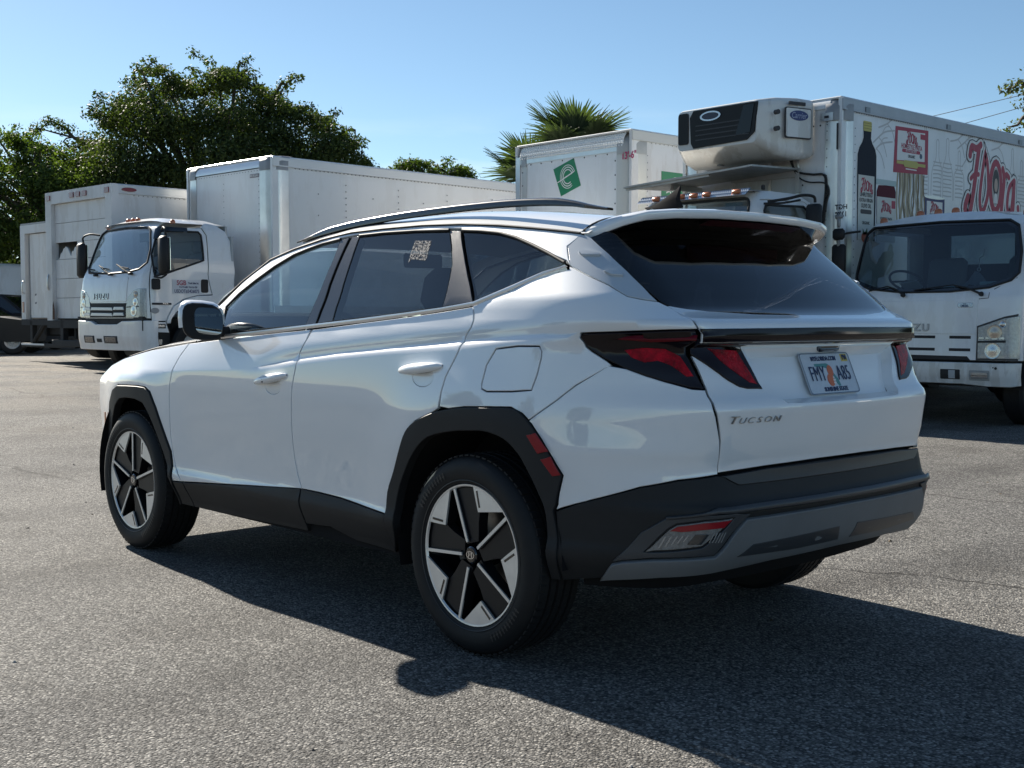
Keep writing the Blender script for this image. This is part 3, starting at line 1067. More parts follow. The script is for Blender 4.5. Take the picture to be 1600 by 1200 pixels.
    DRED = mat('dark_red_lens', (.12, .003, .008), .2, spec=.2)
    for sd in (1, -1):
        kw = dict(mirror=False) if sd > 0 else dict(only_mirror=True)
        tl = wpatch('tail_lamp', lo, car, LENS, off=.004, depth=.018, bev=.004, rows=(1.128, 1.1425, 1.1945), **kw)
        red = [(-.742, 1.117), (-.80, 1.126), (-.862, 1.122), (-.905, 1.098), (-.932, 1.032), (-.905, 1.03), (-.862, 1.066), (-.83, 1.08),
               (-.79, 1.074), (-.757, 1.09)]
        wpatch('red_lens', red, tl, RED, off=.0055, depth=.002, bev=.001, **kw)
        wpatch('red_lens', [(-.69, 1.152), (-.78, 1.162), (-.945, 1.163), (-.945, 1.147), (-.80, 1.143)], tl, DRED, off=.0055, depth=.002, bev=.001, **kw)
        lg = O['leg']
        leg = lg if sd > 0 else mir(lg)
        ll = wpatch('tail_lamp', leg, gt, LENS, off=.006, depth=.018, bev=.004, rows=(1.123, 1.1285))
        rl = [(-1.025, 1.122), (-1.165, 1.112), (-1.183, 1.06), (-1.212, 1.0), (-1.175, 1.007), (-1.10, 1.058)]
        wpatch('red_lens', rl if sd > 0 else mir(rl), ll, RED, off=.0075, depth=.002, bev=.001)
    bl = [(-.963, 1.187), (-.967, 1.1425)]
    bar = bl + [(-1.2, 1.1425), (MIR_C, 1.1425)] + mir([(-1.2, 1.1425)] + bl[::-1])+ [(MIR_C, 1.19)]
    lb = wpatch('light_bar', bar, gt, LENS, off=.006, depth=.02, bev=.004, rows=(1.15, 1.165, 1.18))
    lip = [(-.972, 1.1405), (-1.19, 1.1405), (MIR_C, 1.1405), (2 * MIR_C + 1.19, 1.1405), (2 * MIR_C + .972, 1.1405), (2 * MIR_C + 1.1, 1.122),
           (2 * MIR_C + 1.25, 1.120), (MIR_C - .075, 1.121), (MIR_C - .055, 1.103), (MIR_C + .055, 1.103), (MIR_C + .075, 1.121), (-1.25, 1.120), (-1.1, 1.122)]
    wpatch('handle_strip', lip, gt, GLOSSB, off=.004, depth=.012, bev=.003, rows=(1.1285,))
    # number plate
    pc = W(np.array([-1.640]), np.array([1.034]))[0]
    pt = W(np.array([-1.640]), np.array([1.09]))[0]
    pb = W(np.array([-1.640]), np.array([.975]))[0]
    up = Vector(pt - pb).normalized()
    rt = Vector((0, -1, 0))
    nn = rt.cross(up)
    o0 = Vector(pc) - nn * .020
    mb = MB()

    def rrect(w, h, r, k=5):
        o = []
        for cx, cy, a0 in ((w - r, h - r, 0), (-w + r, h - r, 90), (-w + r, -h + r, 180), (w - r, -h + r, 270)):
            for i in range(k + 1):
                a = R(a0 + 90 * i / k)
                o.append((cx + r * math.cos(a), cy + r * math.sin(a)))
        return o
    pf = lambda a, b, w: o0 + rt * a + up * b + nn * w
    PLW = mat('plate_white', (.55, .60, .66), .35, spec=.4, var=.06, vscale=60)
    mb.prism(rrect(.1525, .0762, .014), pf, -.002, .001)
    pl = mb.build('number_plate', PLW, gt, sharp=.5)
    mb = MB()
    ro = rrect(.1525, .0762, .014)
    ri = rrect(.149, .0727, .012)
    mb.v += [tuple(pf(a, b, .0025)) for a, b in ro + ri]
    k = len(ro)
    mb.f += [(i, (i + 1) % k, k + (i + 1) % k, k + i) for i in range(k)]
    mb.mi += [0] * k
    mb.build('plate_rim', mat('plate_edge', (.12, .16, .22), .4), pl, sharp=None)
    INK = mat('plate_ink', (.012, .03, .10), .5)
    GREENI = mat('plate_green', (.08, .27, .27), .5)
    ORANGE = mat('plate_orange', (.62, .15, .06), .5)
    fm = lambda a, b, w: frame(pf(a, b, w), rt, up, nn)
    # the state's outline and the oranges behind the letters
    mb = MB()
    fl = [(-.078, .036), (-.005, .037), (.006, .033), (.020, .004), (.040, -.022), (.046, -.048), (.033, -.050), (.020, -.030), (.009, -.012),
          (.004, .010), (-.010, .018), (-.025, .022), (-.045, .025), (-.078, .026)]
    mb.prism(fl, pf, .001, .0016)
    mb.build('state_outline', GREENI, pl, sharp=.5)
    mb = MB()
    for cx, cy, rx, ry, w in ((.006, .008, .017, .022, .0022), (-.006, -.026, .020, .023, .0026)):
        mb.prism([(cx + rx * math.cos(2 * math.pi * i / 16), cy + ry * math.sin(2 * math.pi * i / 16)) for i in range(16)], pf, .001, w)
    mb.build('orange', ORANGE, pl, sharp=.5)
    mb = MB()
    for cx, cy in ((.013, -.017), (.017, -.026), (.010, -.027), (.016, -.036), (.009, -.037)):
        mb.prism([(cx + .006 * (1 if i % 2 else .45) * math.cos(math.pi * i / 5), cy + .006 * (1 if i % 2 else .45) * math.sin(math.pi * i / 5)) for i in range(10)], pf, .0018, .0030)
    mb.build('blossom', WHITEP, pl, sharp=.5)
    text('FMY', .079, INK, pl, fm(-.076, -.004, .0036), xs=.62, bold=-.0006, space=1.05)
    text('A85', .079, INK, pl, fm(.083, -.004, .0036), xs=.62, bold=-.0006, space=1.05)
    text('MYFLORIDA.COM', .0225, INK, pl, fm(-.012, .054, .0020), xs=.86, bold=.0006)
    text('SUNSHINE STATE', .0215, INK, pl, fm(.008, -.060, .0020), xs=.86, bold=.0006)
    mb = MB()
    mb.prism([(.099, .042), (.138, .042), (.138, .070), (.099, .070)], pf, .001, .0022)
    mb.build('sticker', mat('sticker_yellow', (.62, .47, .10), .5), pl, sharp=.5)
    text('PM', .026, INK, pl, fm(.119, .056, .003), xs=.85, bold=.0008)
    # model name on the gate, low at the left
    bs = W(np.array([-1.158, -1.128]), np.array([.890, .890]))
    bu = W(np.array([-1.158]), np.array([.90]))[0] - W(np.array([-1.158]), np.array([.88]))[0]
    rt2 = Vector(bs[0] - bs[1]).normalized()
    up2 = Vector(bu).normalized()
    n2 = rt2.cross(up2)
    up2 = n2.cross(rt2)
    BADGE = mat('badge_bright', (.40, .41, .42), .3, metal=.9)
    b0 = Vector(bs[0]) + n2 * .001
    for ch, x, sz, w in (('T', -.100, .036, 1.75), ('U', -.060, .028, 1.7), ('C', -.022, .028, 1.7), ('S', .016, .028, 1.75), ('O', .056, .028, 1.55), ('N', .098, .028, 1.6)):
        text(ch, sz, BADGE, gt, frame(b0 + rt2 * x + up2 * ((sz - .028) * .35), rt2, up2, n2), shear=.3, xs=w, ext=.003, bold=-.0004)
    # third brake lamp sits under the spoiler; body of the spoiler
    ys = np.linspace(-.652, .652, 49)
    te = lambda y: np.interp(abs(y), [0, .25, .44, .55, .60, .63, .645, .652], [-.60, -.59, -.56, -.515, -.455, -.38, -.335, -.315])
    tz = lambda y: np.interp(abs(y), [0, .25, .44, .55, .60, .63, .645, .652], [1.607, 1.605, 1.598, 1.588, 1.568, 1.542, 1.527, 1.520])
    rows_ = []
    for y in ys:
        xr, zr = te(y), tz(y)
        xf = -.26 - .05 * (y / .64) ** 2
        zf = ROOFZ(xf, y) + .003
        xg = max(xr + .10, -.33) if abs(y) > .6 else xr + .16
        zg = zr - .045 - (.02 if abs(y) < .6 else 0)
        rows_.append([(xf, y, zf), (xf * .65 + xr * .35, y, zf * .62 + zr * .38 + .006), (xr + .02, y, zr + .003), (xr, y, zr - .002), (xr - .002, y, zr - .012),
                      (xr + .003, y, zr - .027), (xr + .010, y, zr - .031), (xg, y, zg)])
    P = np.array(rows_)
    mb = MB()
    mb.grid(P[:, :7], flip=True)
    sp = mb.build('spoiler', PAINT, gt, sharp=.75)
    mb = MB()
    mb.tube([(P[i, 0, 0] - .001, P[i, 0, 1], P[i, 0, 2] + .001) for i in range(len(P))], .0045, 6)
    mb.build('spoiler_seam', BLKRUB, sp, sharp=1.5)
    mb = MB()
    mb.grid(P[:, 6:], flip=True)
    mb.build('spoiler_underside', GLOSSB, sp, sharp=.75)
    mb = MB()
    q = []
    for y in np.linspace(-.30, .27, 14):
        xr, zr = te(y), tz(y)
        q.append([(xr + .022, y, zr - .036), (xr + .072, y, zr - .052)])
    mb.grid(np.array(q), flip=True)
    mb.build('brake_lamp', mat('brake_lens', (.07, .015, .018), .3, spec=.3), sp)
    # --- lower bumper
    bot_l = [(-.56, .33), (-.683, .357), (-.849, .384), (-1.058, .401), (-1.294, .418), (MIR_C, .426)]
    up_l = [(-.538, .574)] + O['qbot'][1:] + [(-1.02, .714), (-1.251, .727), (-1.518, .731), (MIR_C, .731)]
    h_ = up_l[::-1] + [(-.545, .45)] + bot_l
    bk = h_ + mir(h_)[::-1][1:-1]
    bu_ = wpatch('rear_bumper', bk, car, CLAD, off=0.0, depth=.02, rows=(.43, .47, .585, .605, .62, .66, .69))
    recb = [(-1.03, .712), (-1.113, .677), (-1.242, .677), (-1.508, .678), (MIR_C, .678)]
    rb = recb + mir(recb)[::-1][1:] + [(MIR_C, .727), (-1.251, .724)]
    wpatch('bumper_step', [(-1.03, .713)] + recb[1:] + mir(recb[1:])[::-1][1:] + [(2 * MIR_C + 1.03, .713), (2 * MIR_C + 1.251, .725), (MIR_C, .728), (-1.251, .725)], bu_,
           mat('black_plastic_smooth', (.028, .028, .03), .4), off=.004, depth=.006, bev=.003)
    lt = [(-.814, .588), (-.97, .611), (-1.216, .615), (-1.48, .616), (MIR_C, .617)]
    lb_ = [(-.818, .574), (-.97, .596), (-1.216, .598), (-1.48, .598), (MIR_C, .598)]
    lipo = lt + mir(lt)[::-1][1:] + mir(lb_)[:-1] + lb_[::-1]
    wpatch('bumper_lip', lipo, bu_, mat('dark_grey_plastic', (.04, .042, .046), .35), off=.012, depth=.02, bev=.004)
    sk_t = [(-.683, .354), (-.705, .42), (-.73, .432), (-.805, .444), (-1.0, .457), (-1.05, .52), (-1.111, .577), (-1.374, .58), (MIR_C, .582)]
    sk_b = [(-.683, .352), (-.849, .380), (-1.058, .397), (-1.294, .414), (MIR_C, .422)]
    sko = sk_t + mir(sk_t)[::-1][1:] + mir(sk_b)[1:] + sk_b[::-1][1:-1]
    sko = sk_t + mir(sk_t[:-1])[::-1] + mir(sk_b[1:-1]) + [sk_b[-1]] + sk_b[1:-1][::-1]
    skp = wpatch('skid_plate', sko, bu_, SKID, off=.014, depth=.02, bev=.006, rows=(.43, .47))
    ins = [(-1.105, .452), (-1.160, .490), (-1.605, .503), (-1.625, .452), (-1.4, .447)]
    for i_ in (ins, mir(ins)):
        wpatch('skid_inset', i_, skp, mat('dark_grey_plastic', (.04, .042, .046), .35), off=.0155, depth=.002, bev=.001)
    tr_ = [(-.705, .428), (-.755, .529), (-.814, .582), (-.90, .594), (-1.06, .600), (-1.13, .590), (-1.045, .522), (-.995, .459), (-.80, .446)]
    fg = [(-.775, .466), (-.805, .516), (-.827, .546), (-.847, .562), (-.926, .575), (-1.049, .583), (-.995, .537), (-.936, .488), (-.848, .474)]
    for sd in (1, -1):
        k_ = dict() if sd > 0 else dict(only_mirror=True)
        wpatch('lamp_bezel', tr_, bu_, mat('bezel_grey', (.05, .052, .056), .45), off=.008, depth=.016, bev=.004, holes=[fg], **k_)
        fl_ = wpatch('rear_fog_lamp', fg, bu_, mat('clear_smoked_lens', (.20, .195, .19), .2, coat=.6, bump=.5, bscale=200, bdist=.003, var=.3, vscale=60), off=.006, depth=.01, inset=.003, rows=(.49, .51, .53, .55), **k_)
        wpatch('fog_reflector', [(-.829, .540), (-.849, .557), (-.926, .570), (-1.040, .578), (-1.008, .550), (-.93, .544), (-.862, .536)], fl_,
               mat('fog_red', (.30, .006, .014), .3, coat=.3), off=.0085, depth=.002, bev=.001, **k_)
        PALE = mat('lamp_cell_pale', (.42, .41, .40), .2, metal=.4)
        for k2 in range(5):
            s_ = -.806 - k2 * .016
            wpatch('lamp_rib', [(s_, .482 + k2 * .006), (s_ - .005, .482 + k2 * .006), (s_ - .017, .520 + k2 * .002), (s_ - .012, .520 + k2 * .002)], fl_, PALE, off=.0082, depth=.001, inset=0, bev=.0006, grid=.02, **k_)
            s_ = -.955 - k2 * .012
            wpatch('lamp_rib', [(s_, .503), (s_ - .004, .503), (s_ - .017, .536), (s_ - .013, .536)], fl_, PALE, off=.0082, depth=.001, inset=0, bev=.0006, grid=.02, **k_)
        wpatch('lamp_cell', [(-.885, .497), (-.930, .497), (-.952, .531), (-.905, .531)], fl_, mat('lamp_cell_dark', (.03, .033, .036), .12, coat=1), off=.008, depth=.001, inset=0, bev=.001, grid=.02, **k_)
    # --- roof, front pillars and windscreen from one cross-section
    st = np.array([(float(a), float(b_)) for a, b_ in ROOF_X])
    def roof_rows(x0, x1, nx, v0, v1, nv):
        xs = np.linspace(x0, x1, nx)
        vs = np.linspace(v0, v1, nv)
        return np.array([[ROOFP(x, v) for v in vs] for x in xs])
    mb = MB()
    mb.grid(roof_rows(-.345, 1.62, 52, -1, 1, 61))
    mb.build('roof', PAINT, car, sharp=1.0)
    mb = MB()
    for a, b_ in ((-1, -.90), (.90, 1)):
        mb.grid(roof_rows(1.62, 2.225, 24, a, b_, 7))
    mb.build('front_pillar', PAINT, car, sharp=1.0)
    mb = MB()
    mb.grid(roof_rows(1.62, 2.225, 24, -.90, .90, 31))
    mb.build('windscreen', G_FRONT, car, sharp=1.0)
    # roof rails
    for sd in (1, -1):
        mb = MB()
        pts = [(1.60, 1.572), (1.53, 1.590), (1.40, 1.608), (1.15, 1.632), (.80, 1.648), (.45, 1.654), (.12, 1.653), (-.15, 1.640), (-.30, 1.618), (-.39, 1.598)]
        X = np.linspace(1.60, -.39, 40)
        Z = np.interp(-X, [-p[0] for p in pts], [p[1] for p in pts])
        Z = np.convolve(np.pad(Z, 2, 'edge'), np.ones(5) / 5, 'valid')
        rows_ = []
        for i, (x, z) in enumerate(zip(X, Z)):
            e = min(1.0, min(i, 39 - i) / 5.0)
            w, h = .016, .004 + .009 * e
            rows_.append([(x, (.60 + a * w) * sd, z + c * h - (1 - e) * .004 + .005 * e) for a, c in ((1, -1.2), (1.05, .3), (.7, .9), (0, 1.05), (-.7, .9), (-1.05, .3), (-1, -1.2))])
        mb.grid(np.array(rows_), flip=sd > 0)
        mb.build('roof_rail', mat('rail_black', (.02, .021, .024), .25, coat=.6, coat_rough=.12), car, sharp=.9)
    # aerial fin
    mb = MB()
    secs = []
    for t in np.linspace(0, 1, 9):
        x = -.05 - .155 * t
        top_ = 1.668 + .072 * t ** 1.3
        w = .030 * (1 - .35 * t)
        secs.append([(x - .0 * t, -w, 1.655), (x + .012, -w * .7, 1.66 + (top_ - 1.66) * .35), (x, -w * .22, top_ - .004), (x, 0, top_), (x, w * .22, top_ - .004),
                     (x + .012, w * .7, 1.66 + (top_ - 1.66) * .35), (x, w, 1.655)])
    mb.grid(np.array(secs), flip=False)
    mb.add(secs[-1], [tuple(range(7))])
    mb.build('aerial', mat('aerial_black', (.008, .009, .011), .9, spec=.05), car, sharp=.9)
    # bonnet and nose
    def wing_edge(x):
        s = x - .15
        z = np.interp(s, [2.02, 2.45, 2.85, 3.1, 3.28, 3.36], [1.096, 1.058, 1.003, .958, .893, .76])
        return side(x, z) - .003, z
    mb = MB()
    rows_ = []
    for x in np.linspace(2.18, 3.50, 30):
        y_, z_ = wing_edge(x)
        rows_.append([(x + .10 * (1 - v * v), v * y_, z_ + .055 * (1 - abs(v) ** 2.6) + .012 * math.exp(-((abs(v) - .82) / .08) ** 2)) for v in np.linspace(-1, 1, 41)])
    mb.grid(np.array(rows_))
    mb.build('bonnet', PAINT, car, sharp=1.0)
    for k in (1, -2):
        mb = MB()
        mb.tube([(r_[k][0], r_[k][1], r_[k][2] + .001) for r_ in rows_[:26]], .004, 6)
        mb.build('bonnet_gap', BLKRUB, car, sharp=1.5)
    mb = MB()
    rows_ = []
    for z in np.linspace(.47, .80, 10):
        ye = float(side(3.50, z)) - .004
        rows_.append([(3.50 + .16 * (1 - abs(v) ** 2.5), v * ye, z) for v in np.linspace(-1, 1, 31)])
    mb.grid(np.array(rows_))
    mb.build('front_bumper', CLAD, car, sharp=1.0)
    # cowl
    mb = MB()
    mb.grid(np.array([[(2.18, y, 1.085), (2.28, y, 1.10)] for y in np.linspace(-.80, .80, 9)]))
    mb.build('cowl', CLAD, car)
    # --- dark inner body, floor, wheel wells
    mb = MB()
    S = np.arange(2 * MIR_C - 3.3, 3.31, .05)
    Zs = np.arange(.30, 1.19, .04)
    SS, ZZ = np.meshgrid(S, Zs, indexing='ij')
    P = W(SS, ZZ)
    n = np.cross(np.gradient(P, axis=1), np.gradient(P, axis=0))
    n /= np.linalg.norm(n, axis=-1, keepdims=True)
    if n[np.argmin(abs(S - 1)), 5, 1] < 0:
        n = -n
    P = P - n * .035
    fs = []
    a_, b_ = P.shape[:2]
    for i in range(a_ - 1):
        for j in range(b_ - 1):
            s = (S[i] + S[i + 1]) / 2
            z = (Zs[j] + Zs[j + 1]) / 2
            s = s if s > MIR_C else 2 * MIR_C - s
            if z > float(ZB(s + .15)) - .06 or (s > 1.95 and z > .86) or math.hypot(s + .15, z - .40) < .47 or math.hypot(s - 2.605, z - .40) < .47:
                continue
            fs.append((i * b_ + j, (i + 1) * b_ + j, (i + 1) * b_ + j + 1, i * b_ + j + 1))
    mb.add(P.reshape(-1, 3), fs)
    mb.build('inner_body', DARKIN, car)
    mb = MB()
    mb.box((1.50, 0, .31), (3.7, 1.20, .06))
    mb.box((1.38, 0, .31), (1.85, 1.72, .05))
    mb.box((-.50, 0, .46), (.40, 1.0, .10))
    mb.box((-.36, 0, .50), (.76, 1.16, .03))
    mb.box((.2, 0, .40), (.9, 1.1, .04))
    mb.box((-.35, 0, .75), (.9, 1.25, .05))
    mb.tube([(-.55, -.40, .42), (-.55, .40, .42)], .10, 14)
    mb.tube([(0, -.8, .36), (0, .8, .36)], .05, 10)
    mb.build('underbody', DARKIN, car)
    for xw in (0.0, 2.755):
        for sd in (1, -1):
            mb = MB()
            mb.lathe([(.455, .895), (.455, .60), (.10, .58)], lambda x, y, h: (xw + x, h * sd, .385 + y), 28, a0=-.28, a1=math.pi + .02)
            mb.build('wheel_well', DARKIN, car)
    # --- door handles
    def handle(s0, z0, s1, z1, key):
        for sd in (1, -1):
            mb = MB()
            rows_ = []
            for t in np.linspace(0, 1, 17):
                s, z = s0 + (s1 - s0) * t, z0 + (z1 - z0) * t
                p = W(s, z)
                e = math.sin(math.pi * min(max(t, .0), 1)) ** .55
                hh = .004 + .016 * e
                out = .004 + .030 * min(1, e * 1.15)
                rows_.append([(p[0], (p[1] + d) * sd, p[2] + q) for d, q in ((-.004, -hh * .9), (out * .75, -hh), (out, -hh * .3), (out * .9, hh * .55), (out * .45, hh), (-.004, hh))])
            mb.grid(np.array(rows_), flip=sd < 0)
            h_ = mb.build('door_handle', PAINT, car, sharp=1.2)
            if key:
                s, z = s0 + (s1 - s0) * .42, z0 + (z1 - z0) * .42 - .006
                p = W(s, z)
                mb = MB()
                mb.lathe([(0, .0325), (.008, .0325), (.009, .028)], lambda x, y, h: (p[0] + x, (p[1] + h) * sd, p[2] + y), 14)
                mb.build('keyhole', GLOSSB, h_)
        q_ = cup_ring(s0, z0, s1, z1, 1.03)
        cs, cz = np.mean([a for a, b in q_]), np.mean([b for a, b in q_])
        dish = lambda u, v: -.002 - .017 * np.clip(1 - ((u - cs) / .062) ** 2 - ((v - cz) / .034) ** 2, 0, 1) ** .8
        wpatch('handle_cup', q_, car, PAINT, off=dish, depth=.001, inset=0, bev=.0005, grid=.012, **both)
    handle(1.315, .934, 1.05, .975, True)
    handle(.253, 1.020, -.012, 1.046, False)
    # --- door mirrors
    for sd in (1, -1):
        mb = MB()
        rows_ = []
        N = 20
        for i, (x, k) in enumerate(((1.765, .90), (1.772, .98), (1.795, 1.0), (1.84, .95), (1.885, .85), (1.93, .70), (1.965, .52), (1.985, .33), (1.995, .05))):
            ring = []
            for j in range(N):
                a = 2 * math.pi * j / N
                ca, sa = math.cos(a), math.sin(a)
                sup = lambda c, p: math.copysign(abs(c) ** p, c)
                yy = 1.018 - .42 * (x - 1.765) + .106 * k * sup(ca, .62)
                zz = 1.203 + .086 * k * sup(sa, .66) + .014 * ca * k
                ring.append((x, yy * sd, zz))
            rows_.append(ring + [ring[0]])
        Pm = np.array(rows_)
        mb.grid(Pm, flip=sd > 0)
        mb.add(rows_[0][:-1], [tuple(range(N))])
        mm = mb.build('door_mirror', CLAD, car, sharp=.9)
        # painted cap over the front and top
        mb = MB()
        capr = np.concatenate([Pm[2:, -2:-1], Pm[2:, 0:11]], 1)
        c_ = np.array([1.82, .985 * sd, 1.192])
        cap = c_ + (capr - c_) * np.array([1.0, 1.13, 1.13])
        rim0 = np.concatenate([Pm[1:2, -2:-1], Pm[1:2, 0:11]], 1)
        cap = np.concatenate([rim0, cap], 0)
        mb.grid(cap, flip=sd > 0)
        mb.build('mirror_cap', PAINT, mm, sharp=1.2)
        mb = MB()
        ring = []
        for j in range(28):
            a = 2 * math.pi * j / 28
            sup = lambda c, p: math.copysign(abs(c) ** p, c)
            ring.append((1.7632, (.990 + .072 * sup(math.cos(a), .55)) * sd, 1.205 + .062 * sup(math.sin(a), .6) + .010 * math.cos(a)))
        mb.add(ring, [tuple(range(28))])
        mb.build('mirror_pane', MIRR, mm)
        mb = MB()
        mb.box((1.86, .90 * sd, 1.155), (.10, .12, .05), bev=.015)
        mb.build('mirror_arm', CLAD, mm)
    # --- cabin
    def seat(x, y, rear=False):
        mb = MB()
        w = .25 if not rear else .62
        mb.box((x, y, .62), (.52, 2 * w, .16), bev=.06)
        rot = Matrix.Rotation(R(-18), 3, 'Y')
        mb.box((x - .30, y, .92), (.15, 2 * w * .95, .64), rot=rot, bev=.06)
        s_ = mb.build('seat', SEATC, car, sharp=.9)
        for yy in ((y,) if not rear else (y - .40, y, y + .40)):
            mb = MB()
            mb.box((x - .42, yy, 1.34), (.11, .25, .20), rot=rot, bev=.05)
            mb.tube([(x - .41, yy - .05, 1.15), (x - .42, yy - .05, 1.28)], .008, 6)
            mb.tube([(x - .41, yy + .05, 1.15), (x - .42, yy + .05, 1.28)], .008, 6)
            mb.build('headrest', SEATC, s_, sharp=.9)
    seat(1.22, .37)
    seat(1.22, -.37)
    seat(.25, 0, True)
    mb = MB()
    mb.box((1.98, 0, 1.03), (.42, 1.5, .20), bev=.06)
    mb.box((1.80, .37, 1.09), (.20, .40, .10), bev=.04)
    mb.box((1.80, 0, .75), (.25, .24, .5), bev=.04)
    mb.build('dashboard', DASH, car, sharp=.9)
    mb = MB()
    c0 = Vector((1.60, .37, 1.08))
    t0 = Matrix.Rotation(R(-65), 3, 'Y')
    ring = [c0 + t0 @ Vector((.185 * math.cos(a), .185 * math.sin(a), 0)) for a in np.linspace(0, 2 * math.pi, 33)[:-1]]
    mb.tube(ring, .016, 8, closed=True)
    for a in (0.3, math.pi - .3, -math.pi / 2):
        mb.tube([c0, c0 + t0 @ Vector((.18 * math.sin(a + math.pi / 2) * 0 + .18 * math.cos(a), .18 * math.sin(a), 0))], .018, 6)
    mb.tube([c0, c0 + t0 @ Vector((0, 0, -.18))], .04, 8)
    mb.build('steering_wheel', mat('grey_trim', (.12, .12, .125), .4), car, sharp=.9)
    mb = MB()
    mb.box((1.43, 0, 1.50), (.02, .24, .07), bev=.01)
    mb.build('inside_mirror', DASH, car)
    mb = MB()
    mb.grid(np.array([[(x, y * .9, ROOFP(x, y)[2] - .05) for y in np.linspace(-.7, .7, 15)] for x in np.linspace(-.2, 1.55, 12)]), flip=True)
    mb.build('headlining', mat('cream_cloth', (.35, .34, .32), .9), car)
    # --- wheels
    def wheel(xw, sd, a_off):
        F = lambda x, y, h: (xw + x, sd * h, .3655 + y)
        base = .918
        KR_ = 1.055
        G = lambda x, y, h: F(x * KR_, y * KR_, h)
        mb = MB()
        mb.lathe([(.232, base - .012), (.238, base - .03), (.225, base - .06), (.22, base - .19), (.235, base - .215)], G, 64)
        mb.lathe([(0.0, base - .075), (.05, base - .075)], F, 24)
        ff = (lambda a, b, w: F(-sd * a * KR_, b * KR_, base + w))
        for k in range(5):
            q0 = R(a_off + 72 * k)
            ps = lambda r, d: (r * math.cos(q0 + R(d)) * 1.0, r * math.sin(q0 + R(d)))
            dk = [ps(.045, 20), ps(.10, 3), ps(.234, 1), ps(.236, -8), ps(.236, -16), ps(.236, -24), ps(.165, -34), ps(.12, -36), ps(.06, -52)]
            if sd > 0:
                pass
            mb.prism(dk, ff, -.060, -.017)
            web = [ps(.163, -33), ps(.236, -23), ps(.236, -34), ps(.236, -46), ps(.236, -58), ps(.236, -66)]
            mb.prism(web, ff, -.060, -.012)
            st_ = [ps(.055, 8), ps(.228, 2.4), ps(.228, -.6), ps(.055, -10)]
            mb.prism(st_, ff, -.05, -.010)
        w_ = mb.build('wheel', RIMDK, car, sharp=.5)
        for k in range(5):
            q0 = R(a_off + 72 * k)
            ps = lambda r, d: (r * math.cos(q0 + R(d)), r * math.sin(q0 + R(d)))
            mb = MB()
            ln = [ps(.046, 7), ps(.236, 2.6), ps(.236, -.2), ps(.046, -6)]
            mb.prism(ln, ff, -.012, -.006)
            pn = [ps(.159, -35.5), ps(.193, -29.0), ps(.238, -24), ps(.238, -34), ps(.238, -45), ps(.238, -56), ps(.238, -65)]
            mb.prism(pn, ff, -.013, -.005)
            mb.build('spoke_face', ALLOY, w_, sharp=.4)
            mb = MB()
            u0, u1 = Vector(ps(.228, -29)), Vector(ps(.176, -36.5))
            dv = (u1 - u0).normalized()
            nv = Vector((-dv.y, dv.x)) * .0042
            mb.prism([tuple(u0 + nv), tuple(u0 - nv), tuple(u1 - nv), tuple(u1 + nv)], ff, -.006, -.0042)
            mb.build('spoke_slot', GLOSSB, w_, sharp=.4)
            mb = MB()
            lx, ly = ps(.058, -38)
            mb.lathe([(0, base - .040), (.008, base - .040), (.010, base - .046), (.010, base - .07)], lambda x, y, h: F(x - sd * lx * KR_, y + ly * KR_, h), 6)
            mb.build('lug_nut', STEEL, w_, sharp=.4)
        mb = MB()
        mb.lathe([(.2345, base - .010), (.238, base - .004), (.2435, base - .003), (.2445, base - .012)], G, 72)
        mb.build('rim_edge', ALLOY, w_, sharp=.6)
        mb = MB()
        mb.lathe([(0, base - .007), (.026, base - .008), (.031, base - .012), (.032, base - .06)], F, 28)
        cap_ = mb.build('hub_cap', GLOSSB, w_, sharp=.5)
        mb = MB()
        el = [(.021 * math.cos(a), .0135 * math.sin(a)) for a in np.linspace(0, 2 * math.pi, 29)[:-1]]
        ell = [(.018 * math.cos(a), .0108 * math.sin(a)) for a in np.linspace(0, 2 * math.pi, 29)[:-1]]
        kk = len(mb.v)
        mb.add([ff(a, b, -.0055) for a, b in el + ell], [(i, (i + 1) % 28, 28 + (i + 1) % 28, 28 + i) for i in range(28)])
        # slanted letter in the oval; reads forward from outside on each side
        xm = 1
        for quad in ([(-.011, -.0085), (-.0065, -.0085), (-.003, .0085), (-.0075, .0085)], [(.0065, -.0085), (.011, -.0085), (.0075 + .002, .0085), (.003, .0085)],
                     [(-.006, -.001), (.007, .0005), (.007, .003), (-.006, .0015)]):
            mb.prism([(a * xm, b) for a, b in quad], ff, -.0075, -.005)
        mb.build('wheel_emblem', CHROME, w_, sharp=.5)
        mb = MB()
        mb.lathe([(.05, base - .115), (.165, base - .115), (.165, base - .14), (.05, base - .14)], F, 48)
        mb.build('brake_disc', STEEL, w_, sharp=.5)
        mb = MB()
        mb.lathe([(.10, base - .095), (.172, base - .095), (.172, base - .16), (.10, base - .16)], F, 10, a0=R(-18) if xw < 1 else R(150), a1=R(38) if xw < 1 else R(210))
        mb.build('brake_caliper', mat('caliper_grey', (.18, .18, .18), .5, metal=.6), w_, sharp=.5)
        mb = MB()
        tw = .235
        o_, i_ = base + .004, base + .004 - tw
        prof = [(.254, base - .012), (.262, base - .003), (.282, base + .004), (.308, o_ + .004), (.330, o_), (.347, o_ - .010), (.3555, o_ - .022), (.3615, o_ - .040)]
        for g0 in (.062, .098, .134, .170):
            prof += [(.3655, o_ - g0 + .006), (.3565, o_ - g0 + .004), (.3565, o_ - g0 - .004), (.3655, o_ - g0 - .006)]
        prof += [(.3615, i_ + .03), (.345, i_ + .008), (.30, i_), (.24, i_ + .012)]
        mb.lathe(prof, F, 96)
        ty = mb.build('tyre', TYRE, w_, sharp=.5)
        # tread bars and shoulder sipes as real blocks
        mb = MB()
